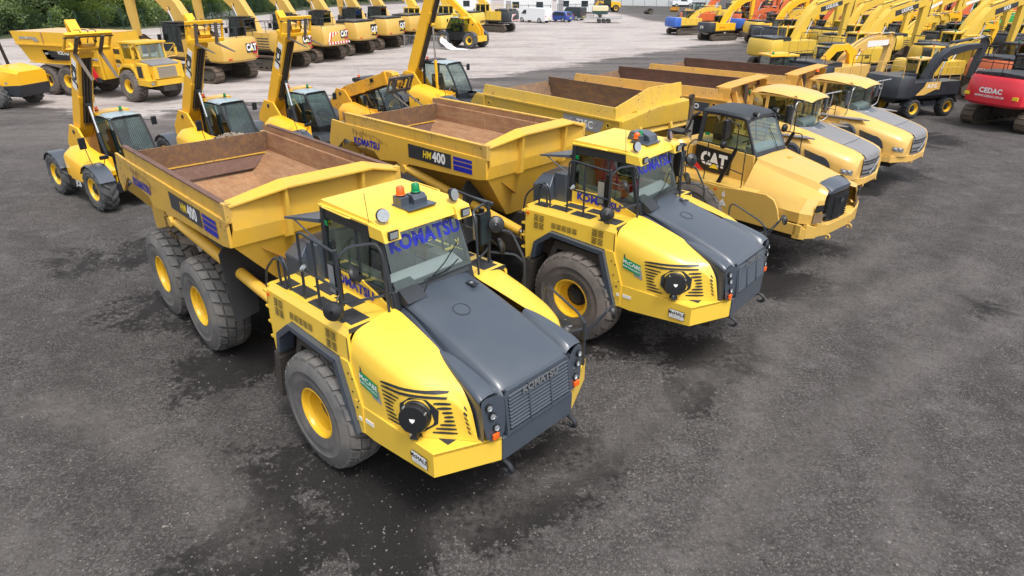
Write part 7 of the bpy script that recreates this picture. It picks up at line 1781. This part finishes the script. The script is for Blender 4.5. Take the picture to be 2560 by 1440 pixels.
for i in range(4):   # blue tails behind the small yellow pair
    put(pC, 'blue-tailed excavator behind the two small dark-tailed yellow ones', 20.8 + i * 6.6, 84.0 - i * 2.0, .45 + jit(.1), .82, {'jcb': 'exy' if i % 2 == 0 else 'exo', 'charb': 'exbl'})
for i in range(8): put(pB, OL, 31 + i * 5.2 + jit(.5), 101 - i * 1.5 + jit(.8), .45 + jit(.2), .9, {'exo': 'exo'} if i % 2 else {'exo': 'exy'})
# hundreds of little machines, red for the most part
def mini(label, X_, Y_):
    root = thing('mini_excavator', label, 'excavator', X_, Y_, .4, group=GF, s=1.0)
    def B(b, n_, m_, mw=None, **k): return b.build(n_, m_, root, mw, **k)
    for s in (-1, 1):
        b = MB(); b.prism([(-.9, .12), (-.75, 0), (.75, 0), (.9, .12), (.9, .34), (.75, .45), (-.75, .45), (-.9, .34)], s * .6 - .15, s * .6 + .15); B(b, 'track', 'dk')
    b = MB(); b.grid([[(-.9, y, .5), (-1.0, y, .9), (-.6, y, 1.25), (-.1, y, 1.2), (.7, y, .75), (.7, y, .5)] for y in (-.6, 0, .6)], 0, False)
    for q in (-.6, .6): b.poly([(x, q, z) for x, z in ((-.9, .5), (-1.0, .9), (-.6, 1.25), (-.1, 1.2), (.7, .75), (.7, .5))], 0)
    B(b, 'house', 'exr2')
    b = MB()
    for x, y in ((-.5, -.45), (-.5, .45), (.45, -.45), (.45, .45)): b.box(x - .04, x + .04, y - .04, y + .04, .8, 2.25)
    b.box(-.6, .55, -.52, .52, 2.25, 2.33); b.box(-.4, .1, -.3, .3, 1.1, 1.5); B(b, 'canopy', 'blk')
    b = MB(); b.prism(boom_shape([(.75, .7), (1.1, 1.6), (1.7, 2.3), (2.4, 2.55)], [.1, .14, .15, .1]), -.09, .09); B(b, 'boom', 'exr2')
    b = MB(); b.prism(boom_shape([(2.2, 2.75), (2.5, 2.4), (2.6, 1.2)], [.08, .14, .08]), -.07, .07); b.prism([(2.3, 1.2), (2.7, 1.2), (2.6, .7), (2.2, .6)], -.2, .2, 0); B(b, 'arm', 'exr2')
    return root
pM = None; cnt = 0
ML = {'r': 'small red excavator with a black canopy, far back in the crowded corner', 'w': 'small pale excavator with a black canopy, far back in the crowded corner', 'g': 'small green excavator with a black canopy, far back in the crowded corner',
      'y': 'small yellow excavator with a black canopy, far back in the crowded corner', 'o': 'small orange excavator with a black canopy, far back in the crowded corner'}
row = 0; Y_ = 104.0
while Y_ < 210 and cnt < 290:
    x0 = 34 + (Y_ - 104) * .30; x1 = min(Y_ * .82, 150)
    X_ = x0 + rnd.uniform(0, 1.5)
    stepx = 2.6 + (Y_ - 104) * .012
    while X_ < x1 and cnt < 290:
        if rnd.random() < .9:
            c_ = rnd.choices('rwgyo', (64, 10, 5, 11, 10))[0]
            if X_ < x0 + 10 and c_ == 'r' and rnd.random() < .5: c_ = rnd.choice('owy')
            sc = rnd.uniform(.9, 1.35) * (1 + (Y_ - 104) * .003)
            if pM is None: pM = mini(ML['r'], X_, Y_)
            else: put(pM, ML[c_], X_, Y_ + jit(.4), rnd.choice((.4, .5, .3)) + jit(.25), sc, {'r': None, 'w': {'exr2': 'exw'}, 'g': {'exr2': 'exg'}, 'y': {'exr2': 'exy'}, 'o': {'exr2': 'exo'}}[c_])
            cnt += 1
        X_ += stepx
    Y_ += 3.4 + (Y_ - 104) * .05; row += 1

# ================================================================ road vehicles and clutter at the far end of the yard
def vehicle(name, label, cat_, x, y, th, prof, win, L, W, paintm, wr=.33, wx=(.9, -.9), kind='car', s=1.0, back=None):
    root = thing(name, label, cat_, x, y, th, s=s)
    b = MB(); n = len(prof)
    rows = []
    for k, f, sh in ((-1, 1, 0), (-.94, 1, 0), (.94, 1, 0), (1, 1, 0)):
        rows.append([(px_ * (1 if abs(k) < 1 else .985), k * W / 2 * (1 if pz < win[0] else 1 - (pz - win[0]) * .16), pz - (.03 if abs(k) == 1 and pz > win[0] else 0)) for px_, pz in prof])
    b.grid(rows, 0, True, True, True)
    body = b.build('body', [paintm, 'dk'], root, angle=35)
    b = MB(); z0, z1, xa, xb, xc, xd = win
    for q in (-1, 1):
        y0 = q * (W / 2 + .004); y1 = q * (W / 2 * (1 - (z1 - z0) * .16) + .004)
        b.poly([(xa, y0, z0 + .02), (xb, y0, z0 + .02), (xc, y1, z1), (xd, y1, z1)])
    b.build('side_window', 'glassk', root)
    if back:
        b = MB(); b.poly([(-back[0] - .01, -W * .38, back[1]), (-back[0] - .01, W * .38, back[1]), (-back[2] - .01, W * .34, back[3]), (-back[2] - .01, -W * .34, back[3])]); b.build('rear_window', 'glassk', root)
    for q in (-1, 1):
        b = MB(); b.box(-L / 2 - .012, -L / 2 + .02, q * W * .42 - .07, q * W * .42 + .07, .85, 1.05); b.build('tail_light', 'redl', root)
    b = MB(); b.box(-L / 2 - .015, -L / 2 + .02, -.26, .26, .55, .66); b.build('number_plate', 'yell', root)
    for xx in wx:
        for q in (-1, 1):
            b = MB(); b.lathe([(.001, -.1), (wr * .6, -.11), (wr * .62, -.1), (wr, -.1), (wr, .1), (.001, .1)], (0, 0, 0), (0, 1, 0), 20, 0)
            for i, f in enumerate(b.f):
                rr = max(math.hypot(b.v[v][0], b.v[v][2]) for v in f)
                if rr < wr * .65: b.m[i] = 1
            w_ = b.build('wheel', ['tyrek', 'steel'], root, T((xx, q * (W / 2 - .09), wr)) @ (RZ(PI) if q > 0 else Matrix()))
    return root
M['vblue'] = paint('metallic_blue', (.02, .06, .28), dust=.02, grime=0, coat=.6); M['vwhite'] = paint('van_white', (.72, .74, .76), dust=.05, grime=.03, coat=.4); M['vdark'] = paint('dark_grey_car', (.035, .045, .05), dust=.05, grime=0, coat=.5)
van = vehicle('delivery_van', 'white panel van parked beside the striped excavator', 'van', 3.4, 106.2, R(140), [(-2.6, .35), (-2.65, .6), (-2.6, 1.9), (-2.5, 2.05), (1.0, 2.05), (1.45, 1.95), (2.0, 1.25), (2.6, 1.0), (2.68, .6), (2.6, .35)], (1.2, 1.75, .9, 1.85, 1.4, .95), 5.3, 1.95, 'vwhite', .36, (1.75, -1.6), back=None)
vehicle('parked_car', 'blue hatchback between the white van and the dark off-roader', 'car', 7.2, 107.8, R(140), [(-2.1, .3), (-2.15, .7), (-2.05, .95), (-1.7, 1.45), (.3, 1.5), (1.1, .98), (2.0, .8), (2.15, .55), (2.1, .3)], (.92, 1.38, -1.6, .95, .2, -1.35), 4.3, 1.8, 'vblue', .33, (1.3, -1.3), back=(2.06, .98, 1.75, 1.38))
vehicle('off_road_car', 'boxy dark off-roader with a spare wheel, parked right of the blue car', 'car', 9.4, 112.0, R(145), [(-2.2, .45), (-2.25, .8), (-2.2, 1.85), (-2.1, 1.95), (.5, 1.95), (.95, 1.25), (2.1, 1.15), (2.2, .8), (2.15, .45)], (1.2, 1.8, -2.0, .75, .45, -1.9), 4.5, 1.95, 'vdark', .40, (1.4, -1.4), back=(2.22, 1.2, 2.18, 1.75))
vehicle('pickup_truck', 'silver pickup truck alone on the dark far road', 'truck', 38.5, 161.0, R(8), [(-2.6, .45), (-2.6, 1.15), (-.8, 1.15), (-.6, 1.75), (.6, 1.78), (1.2, 1.2), (2.5, 1.05), (2.6, .7), (2.55, .45)], (1.15, 1.68, -.7, 1.05, .55, -.55), 5.2, 1.85, 'vwhite', .38, (1.6, -1.6))
# white and red barred truck front near the striped excavator
def trailer():
    t = thing('flatbed_trailer', 'low grey flatbed trailer carrying a compressor in the pale yard', 'trailer', 13.6, 105.2, R(-4))
    b = MB(); b.box(-2.6, 2.6, -1.0, 1.0, .62, .74, 0); b.box(-2.6, -2.5, -1.0, 1.0, .74, 1.0, 0); b.prism([(-2.6, .62), (-3.9, .5), (-3.9, .58), (-2.6, .74)], -.1, .1, 0); b.build('bed', 'steel', t)
    for xx in (-.6, .1, .8):
        for q in (-1, 1):
            b = MB(); b.lathe([(.001, -.1), (.18, -.11), (.3, -.1), (.3, .1), (.001, .1)], (xx, q * .92, .3), (0, 1, 0), 16); b.build('wheel', 'tyrek', t)
    b = MB(); b.bent([(2.55, -.9, .74), (2.75, -.9, 1.0), (2.75, .9, 1.0), (2.55, .9, .74)], .03); b.build('tail_board', 'steel', t)
    c = thing('compressor', 'cream and green compressor standing on the flatbed trailer', 'compressor', 13.1, 105.2, R(-4), z=.74)
    b = MB(); b.grid([[(x, -.6, .95), (x, -.6, z), (x, -.5, z + .12), (x, .5, z + .12), (x, .6, z), (x, .6, .95)] for x, z in ((-1.15, 1.35), (-1.05, 1.5), (1.05, 1.5), (1.15, 1.35))], 0); b.poly([(1.15, -.6, .95), (1.15, -.6, 1.35), (1.15, -.5, 1.47), (1.15, .5, 1.47), (1.15, .6, 1.35), (1.15, .6, .95)]); b.poly([(-1.15, -.6, .95), (-1.15, -.6, 1.35), (-1.15, -.5, 1.47), (-1.15, .5, 1.47), (-1.15, .6, 1.35), (-1.15, .6, .95)]); b.build('hood', plain('cream_paint', (.66, .58, .36), .5), c)
    b = MB(); b.prism([(-1.15, .95), (-1.15, .6), (-.5, .42), (1.1, .5), (1.15, .95)], -.6, .6); b.build('base', plain('dark_green_paint', (.02, .06, .05), .5), c)
    for q in (-1, 1):
        b = MB(); b.lathe([(.001, -.08), (.15, -.09), (.27, -.08), (.27, .08), (.001, .08)], (0, q * .62, .27), (0, 1, 0), 16); b.build('wheel', 'tyrek', c)
    b = MB(); b.tube([(-1.1, 0, .5), (-2.0, 0, .4)], .04); b.build('tow_bar', 'steel', c)
trailer()
def loader(label, x, y, th, body='jcb'):
    t = thing('wheeled_loader', label, 'loader', x, y, th)
    b = MB(); b.prism([(-2.6, .8), (-2.6, 1.7), (-.6, 1.9), (-.4, .8)], -.6, .6); b.build('engine_cover', body, t, bevel=.04)
    b = MB(); b.box(-.7, .8, -.65, .65, .8, 1.5); [b.box(x_ - .05, x_ + .05, q * .6 - .05, q * .6 + .05, 1.5, 2.7) for x_ in (-.6, .7) for q in (-1, 1)]; b.box(-.75, .85, -.7, .7, 2.7, 2.85); b.build('cab', 'blk', t)
    b = MB(); b.poly([(.72, -.6, 1.5), (.72, .6, 1.5), (.72, .6, 2.7), (.72, -.6, 2.7)])
    for q in (-.6, .6): b.poly([(-.6, q, 1.5), (.7, q, 1.5), (.7, q, 2.7), (-.6, q, 2.7)])
    b.build('cab_window', 'glass', t)
    for q in (-.5, .5):
        b = MB(); b.prism(boom_shape([(.6, 1.6), (1.6, 1.9), (2.6, .6)], [.14, .16, .1]), q - .06, q + .06); b.build('lift_arm', body, t)
    b = MB(); b.prism([(2.5, .9), (2.5, .2), (3.4, .1), (2.75, .3), (2.65, 1.1)], -1.1, 1.1); b.build('bucket', 'trackf', t)
    for xx in (-1.6, 1.1):
        for q in (-1, 1): wheel(t, T((xx, q * .85, .65)), .65, .5, .33, 'ag', 'tyrek', 'rim', 'dk', left=q > 0, dish=.2)
loader('yellow wheeled loader with a black cab near the white panel wall', 18.5, 138.5, R(185))
loader('backhoe loader with its muddy bucket lowered, far left of the crowded machines', 27.5, 104.5, R(190), 'volvo')
# spare buckets lying about
for i, (xx, yy, a) in enumerate(((25.2, 130.5, .4), (31.8, 138.5, 1.2))):
    b = MB(); b.grid([[(u, -.8, v), (u, .8, v)] for u, v in ((.5, .9), (.6, .4), (.3, .05), (-.3, .02), (-.6, .4))]); [b.poly([(u, q, v) for u, v in ((.5, .9), (.6, .4), (.3, .05), (-.3, .02), (-.6, .4))]) for q in (-.8, .8)]
    o = b.build('digger_bucket', 'trackf' if i == 0 else 'volvob'); o.location = (xx, yy, 0); o.rotation_euler = (0, 0, a)
    tag(o, ('grey digger bucket lying alone before the white panel wall', 'rusty yellow digger bucket lying alone before the white panel wall')[i], 'bucket')
# white panel wall, cabins, palisade fence
M['panelw'] = plain('white_panel', (.66, .68, .68), .5, var=.08, scale=1)
def slab(name, label, cat_, p, q, z0, z1, th_, mt, ribs=0, rm='silver'):
    p = Vector(p); q = Vector(q); L = (q - p).length; a = math.atan2(q.y - p.y, q.x - p.x)
    t = thing(name, label, cat_, p.x, p.y, a)
    b = MB(); b.box(0, L, -th_ / 2, th_ / 2, z0, z1); b.build('panel', mt, t, bevel=.02)
    if ribs:
        for k in range(ribs + 1):
            b = MB(); xx = L * k / ribs; b.box(xx - .05, xx + .05, -th_ / 2 - .05, th_ / 2 + .05, z0, z1 + .05); b.build('post', rm, t)
    return t
slab('panel_wall', 'long white panel wall across the far end of the yard', 'wall', (23.5, 170), (46, 158), 0, 2.6, .2, 'panelw', 9)
def cabin(label, x, y, th, L, W, H, mt, stair=True):
    t = thing('site_cabin', label, 'cabin', x, y, th)
    b = MB(); b.box(0, L, 0, W, .3, H); b.box(-.08, L + .08, -.08, W + .08, H, H + .15); b.build('wall', mt, t, bevel=.03)
    n = max(2, int(L / 3))
    for k in range(n):
        xx = L * (k + .5) / n; b = MB(); b.box(xx - .6, xx + .6, -.03, 0, 1.2, 2.2); b.build('window', 'glassk', t)
    b = MB(); b.box(.4, 1.3, -.04, 0, .35, 2.35); b.build('door', 'silver', t)
cabin('white site cabin behind the white van, nearest of the cabins', -1.5, 126, R(-6), 8.5, 3, 3.0, 'panelw')
cabin('white site cabin right of the nearest cabin', 8.2, 132, R(-6), 7, 3, 3.0, 'panelw')
cabin('pale cabin left of the nearest cabin, behind the excavator row', -13, 132, R(-4), 9, 3, 3.1, 'vwhite')
def railing(label, p, q, h, n, mt='steel', name='metal_fence', cat_='fence', z0=0):
    p = Vector(p); q = Vector(q); L = (q - p).length; a = math.atan2(q.y - p.y, q.x - p.x)
    t = thing(name, label, cat_, p.x, p.y, a)
    b = MB(); b.tube([(0, 0, z0 + h), (L, 0, z0 + h)], .035, 5); b.tube([(0, 0, z0 + .15), (L, 0, z0 + .15)], .03, 5)
    for k in range(n + 1): b.tube([(L * k / n, 0, z0), (L * k / n, 0, z0 + h)], .022, 4)
    b.build('railing', mt, t)
    for k in range(3):
        b = MB(); b.tube([(L * k / 2, 0, 0), (L * k / 2, 0, z0 + h + .1)], .05, 6); b.build('post', mt, t)
    return t
railing('dark railing behind the white van', (-1, 117), (6.3, 116), 2.0, 24, 'dk'); railing('dark railing behind the off-roader', (7.6, 119), (14.0, 121.5), 2.0, 20, 'dk')
railing('tall dark fence left of the wheeled loader', (14, 133), (19.5, 141), 2.6, 24, 'dk')
# crowd barriers with a loose plastic sheet
for i, (p, q) in enumerate((((-10.7, 68.6), (-8.4, 67.6)), ((-8.3, 67.5), (-6.3, 66.5)))):
    railing(('left crowd barrier, behind the tall boom', 'right crowd barrier, white plastic sheet hung over its end')[i], p, q, 1.1, 16, 'steel', 'crowd_barrier', 'barrier')
b = MB(); rnd2 = random.Random(4); rows = []
for i in range(9):
    u = i / 8; rows.append([(u * 2.6 + (.2 if i > 3 else 0) + rnd2.uniform(-.05, .05), -.25 - v * .28 + rnd2.uniform(-.05, .05), max(.03, (1.2 - u * 2.0 if u < .5 else .2 - (u - .5) * .3) - abs(v - 1) * .25 + rnd2.uniform(-.06, .1))) for v in range(4)])
b.grid(rows); o = b.build('plastic_sheet', plain('white_plastic', (.75, .75, .76), .3), sub=1); o.location = (-6.6, 66.9, 0); o.rotation_euler = (0, 0, -.3); tag(o, 'crumpled white plastic sheet trailing from the right crowd barrier', 'sheet')
# rubble on the back edge of the nearest truck tray
b = MB(); rnd3 = random.Random(8)
Rm = frame(*R1)
for k in range(1100):
    yy = rnd3.uniform(.1, 1.25); c_ = Vector((-2.80 - rnd3.uniform(.0, .38), yy, 2.5 + (.62 + .13 * math.exp(-((yy - .75) / .4) ** 2)) * rnd3.random() ** .5)); r_ = rnd3.uniform(.02, .055)
    vs = [c_ + Vector((rnd3.uniform(.5, 1) * r_ * a_, rnd3.uniform(.5, 1) * r_ * b_, rnd3.uniform(.5, 1) * r_ * d_)) for a_, b_, d_ in ((1, 0, 0), (-1, 0, 0), (0, 1, 0), (0, -1, 0), (0, 0, 1), (0, 0, -1))]
    b.add([Rm @ v for v in vs], [(0, 2, 4), (2, 1, 4), (1, 3, 4), (3, 0, 4), (2, 0, 5), (1, 2, 5), (3, 1, 5), (0, 3, 5)])
tag(b.build('rubble', plain('rubble_stone', (.26, .21, .16), .9, var=.4)), 'pale rubble and dirt caught along the rear edge of the nearest tray', 'rubble', kind='stuff')

# ================================================================ fence, low wall, trees along the left boundary
BL = [Vector(p) for p in ((-66, 58, 0), (-57.5, 78, 0), (-48.5, 96, 0), (-46.5, 122, 0), (-40, 172, 0), (-24, 215, 0), (10, 225, 0))]
M['fenceg'] = plain('dark_green_fence', (.015, .045, .03), .6)
names_ = ['nearest left stretch', 'second stretch, behind the old dump truck', 'third stretch, behind the excavator row', 'fourth stretch, far behind the excavator row', 'fifth stretch in the far left corner', 'farthest stretch along the back']
for i, (p, q) in enumerate(zip(BL, BL[1:])):
    L = (q - p).length; a = math.atan2(q.y - p.y, q.x - p.x)
    t = thing('mesh_fence', 'dark green mesh fence under the trees, ' + names_[i], 'fence', p.x, p.y, a)
    b = MB()
    for z in [.1 + .2 * k for k in range(12)]: b.tube([(0, 0, z), (L, 0, z)], .012, 3)
    n = int(L / .35)
    for k in range(n): b.tube([(L * k / n, 0, 0), (L * k / n, 0, 2.4)], .009, 3)
    b.build('mesh_panel', 'fenceg', t)
    for k in range(int(L / 3) + 1): b = MB(); b.box(k * 3 - .05, k * 3 + .05, -.05, .05, 0, 2.5); b.build('post', 'fenceg', t)
def wallpart(p, q, label):
    d = (Vector(q) - Vector(p)); n = Vector((-d.y, d.x, 0)).normalized() * 1.2
    t = slab('low_wall', label, 'wall', Vector(p) + n, Vector(q) + n, 0, 1.0, .3, M['wallc'])
M['wallc'] = plain('stained_concrete', (.33, .33, .31), .85, var=.6, scale=1.4)
wallpart(BL[2] + Vector((-1.0, -2, 0)), BL[3], 'low stained concrete wall under the trees between the booms'); 
# grassy verge
gv, nt_, pp = newmat('verge_grass'); nn_ = _noise(nt_, 2.5, 6, .7, _coord(nt_)); nt_.links.new(_mix(nt_, nn_.outputs[0], (.03, .045, .015), (.11, .12, .06)), pp.inputs['Base Color']); pp.inputs['Roughness'].default_value = .95
rows = []
for i, p in enumerate(BL):
    d = (BL[min(i + 1, len(BL) - 1)] - BL[max(i - 1, 0)]).normalized(); n = Vector((-d.y, d.x, 0))
    rows.append([p - n * 1.6 + Vector((0, 0, .004)), p + Vector((0, 0, .05)), p + n * 3 + Vector((0, 0, .3)), p + n * 14 + Vector((0, 0, 3.5)), p + n * 60 + Vector((0, 0, 6.0))])
b = MB(); b.grid(rows); o = b.build('verge', gv); o['kind'] = 'structure'

def leafmat(name, a, b_):
    m, nt, p = newmat(name)
    oi = nt.nodes.new('ShaderNodeObjectInfo'); n = _noise(nt, .55, 3, .6, _coord(nt)); n2 = _noise(nt, 6, 2, .6, _coord(nt))
    f = _math(nt, 'ADD', _math(nt, 'MULTIPLY', n.outputs[0], .9), _math(nt, 'MULTIPLY', _math(nt, 'SUBTRACT', oi.outputs['Random'], .5), .5))
    f = _math(nt, 'ADD', f, _math(nt, 'MULTIPLY', _math(nt, 'SUBTRACT', n2.outputs[0], .5), .7), True)
    nt.links.new(_mix(nt, _ramp(nt, f, .25, .8).outputs[0], a, b_), p.inputs['Base Color']); p.inputs['Roughness'].default_value = .6
    tr = nt.nodes.new('ShaderNodeBsdfTranslucent'); tr.inputs[0].default_value = (b_[0] * 1.2, b_[1] * 1.3, b_[2], 1)
    mx = nt.nodes.new('ShaderNodeMixShader'); mx.inputs[0].default_value = .3
    nt.links.new(p.outputs[0], mx.inputs[1]); nt.links.new(tr.outputs[0], mx.inputs[2]); nt.links.new(mx.outputs[0], nt.nodes['Material Output'].inputs[0])
    return m
M['leafa'] = leafmat('spring_leaves', (.07, .115, .025), (.25, .31, .085)); M['leafb'] = leafmat('dark_leaves', (.04, .07, .022), (.12, .17, .05)); M['bark'] = plain('bark', (.10, .08, .06), .9, var=.4)
def tree(seed, hgt, rad, leaf, label, shrub=False, nl=3600, ls=.16):
    r = random.Random(seed)
    t = thing('shrub' if shrub else 'tree', label, 'shrub' if shrub else 'tree')
    b = MB(); blobs = []
    if not shrub:
        b.tube([(0, 0, 0), (.1, 0, hgt * .25), (0, .1, hgt * .5), (.1, 0, hgt * .85)], .16, 7)
        for k in range(9):
            a = r.uniform(0, 2 * PI); z = hgt * r.uniform(.25, .6); e = Vector((math.cos(a) * rad * r.uniform(.4, .8), math.sin(a) * rad * r.uniform(.4, .8), z + hgt * r.uniform(.1, .3)))
            b.tube([(0, 0, z), e * .5 + Vector((0, 0, z * .5)), e], .05, 5); blobs.append((e, rad * r.uniform(.3, .5)))
        for k in range(16):
            a = r.uniform(0, 2 * PI); q = r.uniform(0, .8) * rad; blobs.append((Vector((math.cos(a) * q, math.sin(a) * q, hgt * r.uniform(.3, .97))), rad * r.uniform(.25, .45)))
    else:
        for k in range(4): b.tube([(0, 0, 0), (r.uniform(-.5, .5) * rad, r.uniform(-.5, .5) * rad, hgt * .7)], .03, 4)
        for k in range(14):
            a = r.uniform(0, 2 * PI); q = r.uniform(0, .8) * rad; blobs.append((Vector((math.cos(a) * q, math.sin(a) * q, hgt * r.uniform(.1, .8))), rad * r.uniform(.3, .5)))
    b.build('trunk', 'bark', t)
    vs, fs = [], []
    for k in range(nl):
        c_, rr = blobs[r.randrange(len(blobs))]
        d = Vector((r.gauss(0, 1), r.gauss(0, 1), r.gauss(0, 1))).normalized()
        p = c_ + d * rr * (r.uniform(.35, 1.12)); 
        if p.z < .1: continue
        u = Vector((r.gauss(0, 1), r.gauss(0, 1), r.gauss(0, 1))).normalized(); w = u.orthogonal().normalized(); s_ = ls * r.uniform(.6, 1.5)
        o = len(vs); vs += [p - u * s_, p + w * s_ * .6, p + u * s_, p - w * s_ * .6]; fs.append((o, o + 1, o + 2, o + 3))
    b = MB(); b.add(vs, fs, 0, False); c = b.build('crown', leaf, t)
    return t
TP = [tree(1, 10, 3.4, 'leafa', 'spring-green leafy tree in the bank of trees behind the mesh fence'), tree(2, 12, 3.2, 'leafa', 'tall spring-green tree in the bank of trees behind the mesh fence'), tree(3, 9, 3.4, 'leafb', 'dark-leaved tree in the bank of trees behind the mesh fence')]
SP = [tree(4, 3.4, 2.0, 'leafb', 'dark shrub at the foot of the tree bank behind the mesh fence', True, 2600, .13), tree(5, 2.8, 2.0, 'leafa', 'light green shrub at the foot of the tree bank behind the mesh fence', True, 2600, .13)]
used = set(); rt = random.Random(21)
def placet(p, k, lst, s_):
    src = lst[k]; key = id(src)
    if key not in used: used.add(key); o = src
    else: o = dup(src, src['label'], 0, 0, 0)
    o.location = p; o.rotation_euler = (0, 0, rt.uniform(0, 6.28)); o.scale = (s_, s_, s_); o['group'] = 'trees and shrubs of the left bank'
for i, (p, q) in enumerate(zip(BL, BL[1:])):
    L = (q - p).length; d = (q - p).normalized(); n = Vector((-d.y, d.x, 0)); step = 2.6 if i < 3 else 4.0
    k = 0
    while k * step < L:
        base = p + d * (k * step)
        placet(base + n * rt.uniform(1.7, 3.0) + d * rt.uniform(-.6, .6) + Vector((0, 0, .1)), rt.choice((0, 0, 1)), SP, rt.uniform(.85, 1.25))
        placet(base + n * rt.uniform(4.5, 6) + d * rt.uniform(-.8, .8) + Vector((0, 0, .8)), rt.choice((0, 1)), SP, rt.uniform(1.1, 1.5))
        if k % 2 == 0: placet(base + n * rt.uniform(6, 9) + d * rt.uniform(-1, 1) + Vector((0, 0, 1.2)), rt.choice((0, 0, 1, 2)), TP, rt.uniform(.8, 1.15))
        if k % 3 == 0: placet(base + n * rt.uniform(12, 15) + d * rt.uniform(-1, 1) + Vector((0, 0, 3.3)), rt.choice((0, 1, 2)), TP, rt.uniform(.9, 1.2))
        k += 1
# sandy mound at the upper right
b = MB(); rows = []
for i in range(9):
    rows.append([(96 + i * 6, 118 + j * 5, max(0, 3.0 * math.exp(-((i - 4) / 2.6) ** 2 - ((j - 3) / 1.8) ** 2) - .12 + rt.uniform(-.1, .1)) if 0 < j < 6 and 0 < i < 8 else -.2) for j in range(7)])
b.grid(rows); o = b.build('earth_mound', plain('sandy_soil', (.30, .24, .16), .95, var=.3, scale=.6), sub=1); o['kind'] = 'structure'
